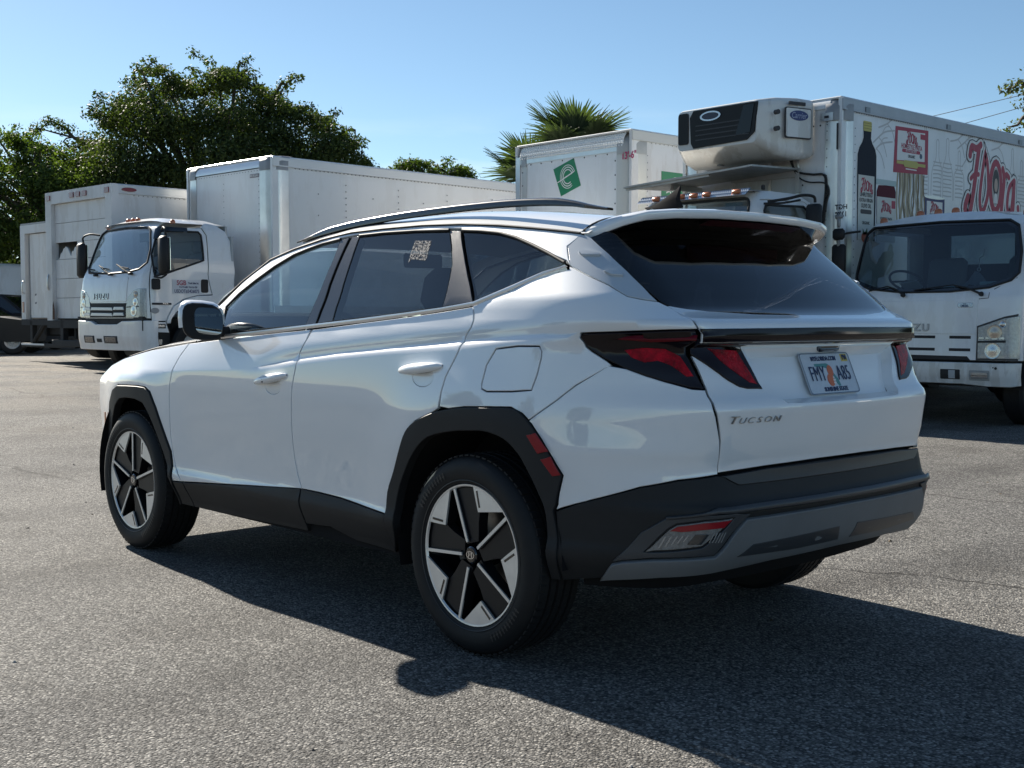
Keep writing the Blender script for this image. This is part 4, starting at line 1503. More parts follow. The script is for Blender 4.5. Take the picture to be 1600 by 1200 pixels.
        for i in range(72):
            a = 2 * math.pi * i / 72
            for h0, h1, sk in ((.020, .056, .02), (.068, .092, -.03), (.104, .128, .03), (.140, .164, -.03), (.176, .206, .02)):
                r0, r1 = .3610, .3668
                da = .029
                vs = []
                for r in (r0, r1):
                    for h, s_ in ((h0, 0), (h1, sk)):
                        for dd in (-da, da):
                            rr = r - (.0035 if h < .03 or h > .19 else 0)
                            vs.append(F(rr * math.cos(a + dd + s_), rr * math.sin(a + dd + s_), o_ - h))
                mb.add(vs, [(0, 1, 3, 2), (4, 6, 7, 5), (0, 4, 5, 1), (2, 3, 7, 6), (0, 2, 6, 4), (1, 5, 7, 3)])
        tb = mb.build('tread_block', TYRE, w_, sharp=.5)
        tag(tb, kind='stuff')
        # raised sidewall lettering ring
        mb = MB()
        for i in range(22):
            a = R(30) + i * R(3.4) if i < 11 else R(210) + (i - 11) * R(3.4)
            for r0, r1, da in ((.292, .318, .009), (.300, .306, .018)):
                mb.add([F(r * math.cos(a + d), r * math.sin(a + d), o_ + .0062 - abs(r - .305) * .05) for r in (r0, r1) for d in (-da, da)], [(0, 1, 3, 2)])
        mb.lathe([(.270, base + .0030), (.272, base + .0050), (.274, base + .0045)], F, 72)
        lr = mb.build('sidewall_ridge', mat('tyre_raised', (.024, .024, .025), .42), w_)
        tag(lr, kind='stuff')
    wheel(0.0, 1, 38)
    wheel(2.755, 1, 16)
    wheel(0.0, -1, 60)
    wheel(2.755, -1, 20)
    # engine tag on the front arch: amber side marker
    wpatch('side_marker', [(3.02, .70), (3.06, .70), (3.07, .60), (3.035, .60)], car, mat('amber_lens', (.45, .12, .02), .2, coat=1), off=.0145, depth=.004, bev=.0015, **both)


TYRE = mat('tyre_rubber', (.011, .011, .012), .62, spec=.3, bump=.15, bscale=300, bdist=.0006, var=.15, vscale=25)
# roof cross-section: from gutter to gutter, swept along the gutter line
_dp = np.array([W(s, z) for s, z in O['ditch']])
_o = np.argsort(_dp[:, 0])
_dx, _dy, _dz = _dp[_o, 0], _dp[_o, 1], _dp[_o, 2]
_dx = np.concatenate([_dx, [2.16, 2.23]])
_dy = np.concatenate([_dy, [.755, .79]])
_dz = np.concatenate([_dz, [1.20, 1.11]])
ROOF_X = list(zip(_dx, _dz))
_px, _pz, _py = pchip(_dx, _dx), pchip(_dx, _dz), pchip(_dx, _dy)


def ROOFP(x, v):
    y, z = float(_py(x)), float(_pz(x))
    dz = float(_pz(x + .05) - _pz(x - .05)) / .1
    n = Vector((-dz, 0, 1)).normalized()
    h = .078
    b = h * (1 - abs(v) ** 7) * (.72 + .28 * (1 - v * v))
    return (x + n.x * b, v * y, z + n.z * b)


def ROOFZ(x, y):
    return ROOFP(x, max(-1, min(1, y / float(_py(x)))))[2]


build_suv()


# ------------------------------------------------------------------ trucks
TW = mat('truck_white', (.73, .745, .75), .32, spec=.5, var=.02, vscale=1.2, dirt=(.48, .46, .42), dscale=2.2, damt=.12, coat=.35, coat_rough=.08)
TW2 = mat('truck_white_old', (.68, .685, .685), .45, spec=.4, var=.04, vscale=1.5, dirt=(.40, .36, .30), dscale=2.0, damt=.22)
CABW = mat('cab_white', (.75, .76, .765), .30, coat=.8, coat_rough=.04, dirt=(.5, .48, .44), dscale=3, damt=.18)
ALU = mat('aluminium_post', (.62, .62, .61), .30, metal=.9, var=.12, vscale=2.5)
GREYC = mat('grey_casting', (.30, .305, .31), .5, metal=.3, var=.1, vscale=8)
RAILC = mat('top_rail_grey', (.36, .38, .41), .42, metal=.5, var=.08, vscale=3)
TDARK = mat('chassis_black', (.018, .018, .019), .75, var=.3, vscale=5)
AMBER = mat('amber_marker', (.46, .13, .04), .3, coat=.6)
REDM = mat('red_marker', (.20, .02, .03), .3, coat=.6)
INKB = mat('ink_black', (.02, .02, .025), .5)
INKR = mat('ink_red', (.42, .02, .05), .5)
INKN = mat('ink_navy', (.03, .035, .12), .5)
PRW = mat('print_white', (.72, .72, .70), .45)
LENSC = mat('clear_lens', (.33, .335, .335), .16, coat=.8, coat_rough=0, metal=.5, bump=.5, bscale=90, bdist=.004, var=.22, vscale=40)
CABIN = mat('cab_cloth', (.22, .23, .24), .8)
CABWALL = mat('cab_lining', (.42, .44, .45), .8)


def ribbon(mb, path, w, fn, h, closed=False, m=0, cap=True):
    """a stroke of even width lying on fn(a, b, h)"""
    P = [Vector(p).to_2d() if len(p) == 3 else Vector(p) for p in path]
    L = len(P)
    wd = w if hasattr(w, '__len__') else [w] * L
    a_, b_ = [], []
    for i in range(L):
        t0 = P[i] - P[i - 1] if (i or closed) else P[1] - P[0]
        t1 = P[(i + 1) % L] - P[i] if (i < L - 1 or closed) else t0
        if t0.length < 1e-9:
            t0 = t1
        if t1.length < 1e-9:
            t1 = t0
        n0 = Vector((-t0.y, t0.x)).normalized()
        n1 = Vector((-t1.y, t1.x)).normalized()
        n = n0 + n1
        n = n.normalized() if n.length > .2 else n0
        k = wd[i] / 2 / max(n.dot(n0), .5)
        a_.append(P[i] + n * k)
        b_.append(P[i] - n * k)
    vs = [fn(p.x, p.y, h) for p in a_] + [fn(p.x, p.y, h) for p in b_]
    fs = [(i, (i + 1) % L, L + (i + 1) % L, L + i) for i in range(L if closed else L - 1)]
    mb.add(vs, fs, m)
    if cap and not closed:
        for i, j in ((0, 1), (L - 1, L - 2)):
            d = (P[i] - P[j]).normalized()
            n = Vector((-d.y, d.x))
            r = wd[i] / 2
            pts = [P[i] + n * r * math.cos(q) + d * r * math.sin(q) for q in np.linspace(0, math.pi, 9)]
            mb.add([fn(p.x, p.y, h) for p in pts], [tuple(range(9))], m)


def smooth(path, n=6):
    """Catmull-Rom through the points"""
    P = [Vector(p) for p in path]
    out = []
    for i in range(len(P) - 1):
        p0, p1, p2, p3 = P[max(i - 1, 0)], P[i], P[i + 1], P[min(i + 2, len(P) - 1)]
        for k in range(n):
            t = k / n
            out.append(.5 * ((2 * p1) + (p2 - p0) * t + (2 * p0 - 5 * p1 + 4 * p2 - p3) * t * t + (3 * p1 - p0 - 3 * p2 + p3) * t ** 3))
    out.append(P[-1])
    return out


SIDE = lambda y0: (lambda a, b, w: (a, y0 + w, b))      # left side of a truck: a along, b up
FRONT = lambda x0: (lambda a, b, w: (x0 + w, a, b))     # front or rear face: a across, b up


def Mside(a, b, w):
    return frame((a, w, b), (-1, 0, 0), (0, 0, 1), (0, 1, 0))


def Mfront(a, b, w):
    return frame((w, a, b), (0, 1, 0), (0, 0, 1), (1, 0, 0))


def slab(name, poly, fn, w0, w1, m, parent, sharp=.4):
    mb = MB()
    mb.prism(poly, fn, w0, w1)
    return mb.build(name, m, parent, sharp=sharp)


def rect(a0, a1, b0, b1):
    return [(a0, b0), (a1, b0), (a1, b1), (a0, b1)]


def rrect2(a0, a1, b0, b1, r, k=4):
    o = []
    for cx, cy, q in ((a1 - r, b1 - r, 0), (a0 + r, b1 - r, 90), (a0 + r, b0 + r, 180), (a1 - r, b0 + r, 270)):
        for i in range(k + 1):
            t = R(q + 90 * i / k)
            o.append((cx + r * math.cos(t), cy + r * math.sin(t)))
    return o


def ell(cx, cy, rx, ry, n=28):
    return [(cx + rx * math.cos(2 * math.pi * i / n), cy + ry * math.sin(2 * math.pi * i / n)) for i in range(n)]


def rivets(pts, fn, parent, m=None, r=.012, h=.006):
    mb = MB()
    for a, b in pts:
        v = [fn(a + r * math.cos(q), b + r * math.sin(q), 0) for q in np.linspace(0, 2 * math.pi, 7)[:-1]] + [fn(a, b, h)]
        mb.add(v, [(i, (i + 1) % 6, 6) for i in range(6)])
    o = mb.build('rivets', m or ALU, parent, sharp=None)
    tag(o, kind='stuff')
    return o


def truck_wheel(root, x, y, r, out=1, dual=False):
    """out: +1 when the disc faces +Y"""
    w = .24 * (2.1 if dual else 1)
    F = lambda a, b, h: (x + a, y + out * h, r + b)
    mb = MB()
    mb.lathe([(r * .56, -.02), (r * .60, 0), (r * .80, .012), (r * .93, 0), (r, -.035), (r, -w + .035), (r * .93, -w), (r * .6, -w)], F, 40)
    wh = mb.build('wheel', TYRE, root, sharp=.6)
    mb = MB()
    mb.lathe([(0, -.03 if not dual else -.09), (r * .16, -.03 if not dual else -.09), (r * .2, -.07), (r * .45, -.09), (r * .52, -.015), (r * .575, -.005), (r * .58, -.03)], F, 32)
    for k in range(6):
        q = math.pi / 3 * k
        mb.lathe([(0, -.035), (.018, -.035), (.018, -.08)], lambda a, b, h: F(a + r * .3 * math.cos(q), b + r * .3 * math.sin(q), h), 6)
    mb.build('rim', mat('wheel_white', (.5, .5, .49), .5, var=.2, vscale=8), wh, sharp=.6)
    return wh


class Cab:
    """plan with rounded front corners; first coordinate runs across the front and round on to the left side"""

    def __init__(s, yc, hw, r, xf, tum):
        s.yc, s.hw, s.r = yc, hw, r
        s.xf, s.tum = pchip(*zip(*xf)), pchip(*zip(*tum))
        s.L = math.pi * r / 2

    def P(s, u, v):
        u, v = np.asarray(u, float), np.asarray(v, float)
        x = s.xf(v)
        h = s.hw - s.tum(v)
        t = -u - 2 * (s.hw - s.r)
        right = u < -(s.hw - s.r)
        uu = np.where(right, t, u)
        q = np.clip(uu, 0, s.L) / s.r
        X = x - s.r + s.r * np.cos(q) - np.maximum(uu - s.L, 0)
        Y = h - s.r + s.r * np.sin(q)
        fl = uu < 0
        k = (s.hw - s.r + uu) / (s.hw - s.r)
        Y = np.where(fl, (h - s.r) * k, Y)
        bulge = .05 * (1 - np.clip(np.abs(Y) / h, 0, 1) ** 2)
        X = X + bulge * (np.abs(Y) < h) - .05 * 0
        Y = np.where(right, -Y, Y)
        return np.stack([X, s.yc + Y, v], -1)

    def f(s, Y):
        return Y - (s.yc + s.hw - s.r)

    def sx(s, X, z=1.2):
        return s.L + float(s.xf(z)) - s.r - X

    def fr(s, pts):
        return [(s.f(a), b) for a, b in pts]

    def sd(s, pts):
        return [(s.sx(a, b), b) for a, b in pts]

    def mirror(s, pts):
        return [(-2 * (s.hw - s.r) - u, v) for u, v in pts]

    def at(s, u, v, off=0.0):
        p = s.P(np.array([u, u + .01, u]), np.array([v, v, v + .01]))
        n = np.cross(p[1] - p[0], p[2] - p[0])
        n /= np.linalg.norm(n)
        return Vector(p[0] + n * off), Vector(p[1] - p[0]).normalized(), Vector(n)


def seat_and_wheel(root, x, y, z, right_y, wheel_dy=0.0):
    mb = MB()
    for yy in (y, right_y):
        mb.box((x, yy, z), (.45, .46, .14), bev=.05)
        mb.box((x - .24, yy, z + .34), (.13, .46, .60), rot=Matrix.Rotation(R(-10), 3, 'Y'), bev=.05)
        mb.box((x - .30, yy, z + .74), (.10, .26, .20), bev=.04)
        o = mb.build('seat', CABIN, root, sharp=.9)
        mb = MB()
    c = Vector((x + .42, y, z + .30))
    t = Matrix.Rotation(R(-32), 3, 'Y')
    mb.tube([c + t @ Vector((.20 * math.cos(a), .20 * math.sin(a), 0)) for a in np.linspace(0, 2 * math.pi, 29)[:-1]], .016, 7, closed=True)
    for a in (.5, math.pi - .5, -math.pi / 2):
        mb.tube([c, c + t @ Vector((.2 * math.cos(a), .2 * math.sin(a), 0))], .014, 6)
    mb.tube([c, c + t @ Vector((.05, 0, -.45))], .03, 8)
    mb.build('steering_wheel', DASH, root, sharp=.9)


def headlamp(cab, root, poly_f, lamps, m_lens, side_marker=True):
    o = patch('headlamp', cab.P, poly_f, root, m_lens, off=.012, depth=.03, bev=.006, grid=.05)
    mb = MB()
    for (u, v, r, mm) in lamps:
        p, t, n = cab.at(u, v, .014)
        b_ = n.cross(t)
        mb.lathe([(0, .014), (r * .35, .012), (r * .8, .001), (r, .004), (r * 1.04, 0)], lambda a, b, h: p + t * a + b_ * b + n * h, 24, m=mm)
    mb.build('lamp_bowl', [mat('lamp_chrome', (.62, .61, .58), .22, metal=.9), mat('lamp_amber_clear', (.50, .43, .36), .2, metal=.6)], o, sharp=.6)
    return o


def simple_box(root, w, L, z0, z1, wall, rail, y0=0.0):
    """walls, roof, floor of a van body; X 0 to -L, Y y0-w to y0"""
    t = .05
    for y in (y0, y0 - w):
        s_ = 1 if y == y0 else -1
        mb = MB()
        mb.box((-L / 2, y - s_ * t / 2, (z0 + z1) / 2), (L - .004, t, z1 - z0))
        mb.build('side_wall', wall, root)
        mb = MB()
        mb.box((-L / 2, y + s_ * .004, z1 - .07), (L - .01, .03, .15), bev=.006)
        mb.box((-L / 2, y + s_ * .010, z1 - .135), (L - .02, .03, .025), bev=.004)
        mb.build('top_rail', rail, root)
        mb = MB()
        mb.box((-L / 2, y + s_ * .006, z0 + .05), (L - .01, .03, .12), bev=.006)
        mb.build('bottom_rail', ALU, root)
    mb = MB()
    mb.box((-L / 2, y0 - w / 2, z1 + .012), (L - .02, w - .03, .03), bev=.01)
    mb.build('roof', wall, root)
    mb = MB()
    mb.box((-L + .03, y0 - w / 2, (z0 + z1) / 2), (.05, w - .11, z1 - z0))
    mb.build('end_wall', wall, root)
    mb = MB()
    mb.box((-L / 2, y0 - w / 2, z0 + .03), (L - .12, w - .12, .06))
    mb.build('floor', TDARK, root)


def chassis(root, x0, x1, yc, z, w=.86):
    mb = MB()
    for y in (yc - w / 2, yc + w / 2):
        mb.box(((x0 + x1) / 2, y, z), (x1 - x0, .08, .24))
    k = int((x1 - x0) / 1.2)
    for i in range(k + 1):
        mb.box((x0 + .1 + (x1 - x0 - .2) * i / max(k, 1), yc, z), (.08, w, .18))
    mb.tube([(x0 + 1.6, yc - .9, z - .2), (x0 + 1.6, yc + .9, z - .2)], .09, 10)
    mb.build('chassis_rail', TDARK, root)
    mb = MB()
    mb.tube([(x0 + 2.9, yc + .75, z - .05), (x0 + 4.0, yc + .75, z - .05)], .28, 18)
    mb.build('fuel_tank', mat('tank_grey', (.25, .25, .25), .4, metal=.7), root)


def build_ftr():
    t = thing('box_truck', 'white cab-over box truck whose cab door carries a small company sign', 'truck', (14.126, -6.837, .33), R(93.7))
    cab = Cab(-1.3, 1.1, .16, [(.2, 2.19), (.40, 2.20), (.86, 2.20), (1.3, 2.18), (1.55, 2.14), (1.68, 2.08), (2.0, 1.95), (2.3, 1.82), (2.40, 1.70), (2.5, 1.55)],
              [(.2, 0), (1.5, 0), (1.9, .03), (2.25, .08), (2.35, .13), (2.42, .20), (2.5, .3)])
    SX, F = cab.sx, cab.f
    ws = [(-2.23, 2.26), (-2.15, 2.32), (-1.3, 2.335), (-.62, 2.31), (-.50, 2.25), (-.36, 1.95), (-.34, 1.74), (-.50, 1.64), (-.80, 1.60), (-1.3, 1.59), (-2.1, 1.62),
          (-2.20, 1.70), (-2.24, 2.0)]
    wsu = cab.fr(ws)
    gapL = [(SX(2.10, .88), .88), (SX(2.105, 1.54), 1.54), (SX(1.94, 2.27), 2.27)]
    RX = -2 * (cab.hw - cab.r)
    front = [(F(-.72), .88), (F(-.34), .88)] + gapL + [(SX(1.86, 2.33), 2.345), (SX(1.70, 2.39), 2.40), (F(-.5), 2.405), (F(-2.1), 2.405)] + \
        [(RX - u, v) for u, v in gapL[::-1]]
    patch('cab_front', cab.P, front, t, CABW, holes=[wsu], grid=.07)
    patch('windscreen', cab.P, wsu, t, G_TRUCK, off=-.006, depth=.004, grid=.08)
    mb = MB()
    # black band round the windscreen
    P_ = [cab.at(u, v, .003)[0] for u, v in resample(wsu, .08)]
    mb.tube(P_, .018, 5, closed=True)
    mb.build('windscreen_seal', BLKRUB, t, sharp=.9)
    # bonnet flap line, name and grille
    flap = cab.fr(rrect2(-2.16, -.72, 1.14, 1.53, .03))
    fp = patch('front_flap', cab.P, flap, t, CABW, off=.008, depth=.01, bev=.004, grid=.07)
    for ch, y in zip('ISUZU', (-1.74, -1.65, -1.54, -1.42, -1.31)):
        p, tt, n = cab.at(F(y), 1.225, .010)
        text(ch, .125, mat('dull_chrome', (.40, .41, .42), .25, metal=1), fp, frame(p, tt, n.cross(tt), n), xs=1.05, ext=.012, bold=.004)
    gr = cab.fr([(-2.14, 1.13), (-.72, 1.12), (-.72, .89), (-2.14, .89)])
    gp = patch('grille', cab.P, gr, t, TDARK, off=.004, depth=.02, grid=.08)
    for z_, h_ in ((1.045, .036), (.955, .036)):
        for a, b in ((-2.12, -1.85), (-1.85, -1.10), (-1.10, -.76)):
            dz = 0 if (a, b) != (-1.85, -1.10) else -.026
            patch('grille_bar', cab.P, cab.fr([(a + .004, z_ - h_), (b - .004, z_ - h_ + dz * .3), (b - .03, z_ + h_ * .5 + dz * .3), (a + .03, z_ + h_ * .5)]), gp, mat('grille_silver', (.55, .56, .57), .35, metal=.4), off=.022, depth=.02, bev=.006, grid=.06)
    for q in (1, -1):
        hl = cab.fr([(-.67, 1.22), (-.55, 1.31), (-.42, 1.34)]) + [(SX(2.16, 1.33), 1.34), (SX(2.155, .89), .89)] + cab.fr([(-.72, .89), (-.72, 1.07)])
        lm = [(F(-.50), 1.00, .085, 0), (F(-.46), 1.13, .07, 0), (F(-.46), 1.25, .05, 1)]
        if q < 0:
            hl = cab.mirror(hl)
            lm = [(RX - u, v, r, m_) for u, v, r, m_ in lm]
        h_ = headlamp(cab, t, hl, lm, LENSC)
        dk = cab.fr([(-.70, 1.065), (-.36, 1.075), (-.36, 1.055), (-.70, 1.045)])
        patch('lamp_divider', cab.P, dk if q > 0 else cab.mirror(dk), h_, TDARK, off=.016, depth=.006, grid=.06)
    # deep white bumper
    bc = Cab(-1.3, 1.13, .18, [(.2, 2.20), (.38, 2.205), (.60, 2.24), (.84, 2.24), (1, 2.22)], [(.2, 0), (1, 0)])
    bl = [(bc.f(-.95), .79), (bc.f(-.80), .84), (bc.f(-.34), .85), (bc.sx(1.99, .85), .85), (bc.sx(1.98, .40), .40), (bc.f(-.32), .375)]
    bo = bl + [(-2 * (bc.hw - bc.r) - u, v) for u, v in bl[::-1]]
    bp = patch('bumper', bc.P, bo, t, CABW, depth=.06, bev=.012, grid=.07)
    for a, b in ((-2.06, -1.68), (-1.36, -.93)):
        patch('lamp_opening', bc.P, [(bc.f(x), z) for x, z in rect(a, b, .485, .605)], bp, TDARK, off=.004, depth=.01, grid=.07)
        patch('fog_lamp', bc.P, [(bc.f(x), z) for x, z in rect(a + .05, b - .04, .50, .59)], bp, mat('dim_lens', (.05, .05, .055), .1, coat=1), off=.010, depth=.01, grid=.07)
    patch('lamp_opening', bc.P, [(bc.f(x), z) for x, z in rect(-1.60, -1.43, .50, .56)], bp, TDARK, off=.004, depth=.01, grid=.07)
    mb = MB()
    mb.box((2.10, -1.3, .80), (.25, 2.1, .22))
    mb.box((1.9, -1.3, .55), (.4, 1.9, .35))
    mb.build('front_crossmember', TDARK, t)
    # door, its window and the parts on it
    win = cab.sd([(2.03, 1.53), (2.045, 1.87), (1.92, 2.22), (1.86, 2.245), (1.22, 2.245), (1.175, 2.20), (1.16, 1.80), (1.86, 1.57)])
    door = cab.sd([(2.09, .84), (2.095, 1.54), (1.93, 2.27), (1.86, 2.305), (1.15, 2.305), (1.085, 2.2), (1.03, 1.26), (1.30, 1.245), (1.55, 1.18), (1.73, 1.07), (1.83, .90), (1.85, .84)])
    dr = patch('cab_door', cab.P, door, t, CABW, holes=[win], grid=.07)
    patch('side_window', cab.P, win, dr, G_SIDE, off=-.006, depth=.004, grid=.09)
    mb = MB()
    mb.tube([cab.at(u, v, .002)[0] for u, v in resample(win, .08)], .016, 5, closed=True)
    mb.tube([cab.at(*p, .004)[0] for p in cab.sd([(1.93, 2.20), (1.87, 1.58)])], .014, 5)
    mb.build('window_seal', BLKRUB, dr, sharp=.9)
    patch('rain_visor', cab.P, cab.sd([(1.98, 2.10), (1.93, 2.26), (1.86, 2.29), (1.42, 2.29), (1.42, 2.23), (1.84, 2.22), (1.90, 2.10)]), dr, GLOSSB, off=.03, depth=.03, grid=.07)
    patch('door_handle', cab.P, cab.sd(rrect2(1.10, 1.23, 1.285, 1.50, .03)), dr, BLKRUB, off=.012, depth=.014, grid=.06)
    patch('kerb_mirror', cab.P, cab.sd(rrect2(1.965, 2.085, 1.32, 1.49, .03)), dr, BLKRUB, off=.05, depth=.05, grid=.06)
    y_ = -.2
    sg = slab('door_sign', rect(1.25, 1.74, 1.265, 1.485), SIDE(y_), .002, .006, mat('sign_white', (.66, .67, .70), .5), dr)
    text('SGB', .105, mat('sign_red', (.40, .09, .13), .5), sg, Mside(1.58, 1.432, y_ + .008), bold=.003, xs=.9)
    text('Truck Sales Inc.', .042, INKN, sg, Mside(1.365, 1.432, y_ + .008), xs=.72, bold=.0015)
    text('714-719-4480 / 764-216-1030', .040, INKN, sg, Mside(1.46, 1.368, y_ + .008), xs=.66, bold=.001)
    text('USDOT#3426075', .074, INKN, sg, Mside(1.485, 1.303, y_ + .008), xs=.80, bold=.001)
    slab('model_badge', rect(1.76, 2.09, 1.09, 1.122), SIDE(y_), .002, .008, INKB, dr)
    text('FTR', .036, mat('dull_chrome', (.4, .41, .42), .25), dr, Mside(1.86, 1.106, y_ + .010), xs=1.6, bold=.001)
    slab('oval_badge', ell(2.04, 1.0, .07, .045), SIDE(y_), .002, .008, mat('badge_grey', (.3, .31, .32), .4), dr)
    # panel behind the door, wheel-arch lip, panel below the door
    q_ = cab.sd([(1.02, 1.255), (1.07, 2.2), (1.13, 2.31), (1.16, 2.325), (1.05, 2.40), (.86, 2.38), (.72, 2.28), (.63, 2.10), (.60, 1.6), (.59, 1.08), (1.0, 1.09)])
    patch('cab_rear_side', cab.P, q_, t, CABW, grid=.07)
    flare = [(1.845, .84), (1.825, .90), (1.725, 1.065), (1.545, 1.175), (1.30, 1.24), (1.01, 1.25), (.99, 1.10), (1.30, 1.09), (1.50, 1.05), (1.66, .99), (1.76, .87), (1.78, .80), (1.845, .80)]
    patch('arch_flare', cab.P, cab.sd(flare), t, CABW, off=.02, depth=.05, bev=.012, grid=.06)
    patch('step_panel', cab.P, cab.sd([(2.10, .825), (1.855, .825), (1.80, .66), (2.10, .67)]), t, CABW, grid=.07)
    mk = patch('side_marker', cab.P, cab.sd(rect(1.86, 2.05, .725, .80)), t, TDARK, off=.006, depth=.008, grid=.07)
    patch('marker_lens', cab.P, cab.sd(rect(1.875, 2.03, .74, .785)), mk, LENSC, off=.010, depth=.006, grid=.07)
    patch('step_light', cab.P, cab.sd(rrect2(1.90, 2.02, .47, .56, .02)), t, LENSC, off=-.03, depth=.01, grid=.07)
    # roof, back wall, right side
    mb = MB()
    xs = np.linspace(.64, 1.80, 20)
    mb.grid(np.array([[(x, -1.3 + v * (.93 if abs(v) < 1.01 else 1), 2.375 + (.11 + .0 * x) * (1 - abs(v) ** 4) * min(1, (x - .60) * 4, (1.86 - x) * 3.0 + .25)) for v in np.linspace(-1, 1, 25)] for x in xs]))
    mb.build('cab_roof', CABW, t, sharp=1.0)
    mb = MB()
    mb.box((.62, -1.3, 1.35), (.04, 2.16, .62))
    mb.box((.66, -1.3, 2.27), (.04, 1.9, .20))
    mb.box((.63, -.42, 1.92), (.04, .40, .56))
    mb.box((.63, -2.18, 1.92), (.04, .40, .56))
    mb.box((.63, -1.3, 1.92), (.03, 1.4, .56))
    mb.box((1.2, -2.36, 1.3), (1.6, .04, .6))
    mb.box((.78, -2.33, 1.92), (.36, .04, .75))
    mb.build('cab_back_wall', CABWALL, t)
    mb = MB()
    mb.box((1.35, -1.3, 1.02), (1.5, 2.0, .06))
    mb.build('cab_floor', TDARK, t)
    seat_and_wheel(t, 1.25, -.75, 1.30, -1.85)
    mb = MB()
    mb.box((1.95, -1.3, 1.50), (.28, 1.9, .20), bev=.06)
    mb.build('dashboard', DASH, t, sharp=.9)
    mb = MB()
    mb.box((1.72, -1.0, 2.17), (.03, .38, .14), bev=.03)
    mb.build('sun_visor', CABWALL, t)
    # wipers, mirrors, roof lights
    for y in (-2.05, -1.55, -.95):
        mb = MB()
        p0, p1, p2 = (cab.at(F(y + .30), 1.565, .03)[0], cab.at(F(y + .08), 1.62, .04)[0], cab.at(F(y - .10), 1.68, .03)[0])
        mb.tube([p0, p1, p2], .011, 6)
        mb.tube([cab.at(F(y - .26), 1.73, .015)[0], p2, cab.at(F(y + .16), 1.655, .02)[0]], .010, 6)
        mb.box(p0, (.05, .10, .04), bev=.012)
        mb.build('wiper', BLKRUB, t, sharp=.9)
    for q in (1, -1):
        yy = .12 if q > 0 else -2.50
        mb = MB()
        mb.box((2.06, yy, 1.84), (.12, .22, .58), bev=.045)
        m_ = mb.build('door_mirror', BLKRUB, t, sharp=.9)
        mb = MB()
        mb.box((1.998, yy, 1.86), (.01, .18, .50), bev=.004)
        mb.build('mirror_pane', MIRR, m_)
        mb = MB()
        mb.tube(smooth([(2.02, yy, 2.12), (2.03, yy, 2.22), (1.98, yy - q * .14, 2.27), (1.90, yy - q * .32, 2.25)]), .016, 7)
        mb.tube(smooth([(2.02, yy, 1.55), (2.04, yy - q * .12, 1.50), (2.05, yy - q * .30, 1.52)]), .016, 7)
        mb.build('mirror_arm', BLKRUB, m_, sharp=.9)
    for y, x in ((-2.36, 1.64), (-1.59, 1.70), (-1.44, 1.70), (-1.28, 1.70), (-.36, 1.62)):
        mb = MB()
        z = 2.455 if -2 < y < -1 else 2.385
        mb.lathe([(.042, -.02), (.042, .010), (.036, .028), (.022, .042), (0, .045)], lambda a, b, h: (x + a, y + b, z + h), 14)
        mb.build('roof_marker', AMBER, t, sharp=.9)
    # the box
    z0, z1 = .98, 3.52
    simple_box(t, 2.62, 8.6, z0, z1, TW, mat('rail_white', (.62, .63, .63), .4, metal=.25))
    mb = MB()
    mb.box((-.02, -1.42, (z0 + z1 - .16) / 2), (.05, 2.18, z1 - z0 - .16))
    mb.build('front_wall', TW, t)
    mb = MB()
    for yc_, s_ in ((-.20, 1), (-2.42, -1)):
        rad = .20
        pr = [(-.20 + rad * math.cos(a), yc_ + s_ * rad * math.sin(a)) for a in np.linspace(0, math.pi / 2, 9)]
        pr = [(.012, yc_ - s_ * .14)] + [(x + .012, y + s_ * .012) for x, y in pr] + [(-.32, yc_ + s_ * .212)]
        if s_ < 0:
            mb = MB()
        mb.grid(np.array([[(x, y, z) for x, y in pr] for z in (z0, z1 - .17)]), flip=s_ < 0)
        mb.build('corner_post', ALU, t, sharp=.9)
        mb = MB()
        pr2 = [(x + .012, y + s_ * .012) for x, y in pr]
        rws = []
        for z, k in ((z1 - .20, 0), (z1 - .06, .0), (z1 + .0, .03), (z1 + .035, .09), (z1 + .045, .16)):
            rws.append([(x - k, y - s_ * k * .6, z) for x, y in pr2])
        mb.grid(np.array(rws), flip=s_ < 0)
        mb.build('corner_cap', GREYC, t, sharp=.9)
    mb = MB()
    rows_ = []
    for a in np.linspace(-.1, math.pi / 2, 9):
        rows_.append([(-.14 + .16 * math.cos(a), y, z1 - .13 + .17 * math.sin(a)) for y in np.linspace(-2.42, -.26, 12)])
    rows_.append([(-.35, y, z1 + .045) for y in np.linspace(-2.42, -.26, 12)])
    mb.grid(np.array(rows_), flip=True)
    mb.build('front_top_rail', mat('rail_gloss_white', (.72, .73, .73), .14, coat=1, metal=.3), t, sharp=.9)
    slab('maker_plate', rect(-.62, -.36, z1 - .30, z1 - .24), FRONT(.006), 0, .006, mat('maker_grey', (.20, .18, .2), .5), t)
    text('MORGAN', .055, PRW, t, Mfront(-.49, z1 - .27, .0135), bold=.001)
    rv = [(-.45 - .085 * i, z1 - .155) for i in range(94)]
    for k in range(1, 7):
        rv += [(-.32 - 1.19 * k, z0 + .1 + .11 * i) for i in range(20)]
    for k in range(7):
        rv += [(-.92 - 1.19 * k, z0 + .2 + .36 * i) for i in range(6)]
    rivets(rv, SIDE(.020), t, mat('rivet_grey', (.26, .27, .28), .5, metal=.4), r=.014)
    rf = [(-2.28 + .085 * i, z1 - .19) for i in range(23)] + [(-.37, z0 + .1 + .1 * i) for i in range(22)] + [(-1.42, z0 + .1 + .1 * i) for i in range(22)]
    rivets(rf, FRONT(.008), t, mat('rivet_grey', (.34, .35, .36)), r=.010)
    chassis(t, -8.2, 2.0, -1.31, .78)
    for y, o in ((-.24, 1), (-2.36, -1)):
        truck_wheel(t, 1.30, y, .42, o)
        truck_wheel(t, -5.6, y, .42, o, True)
    return t


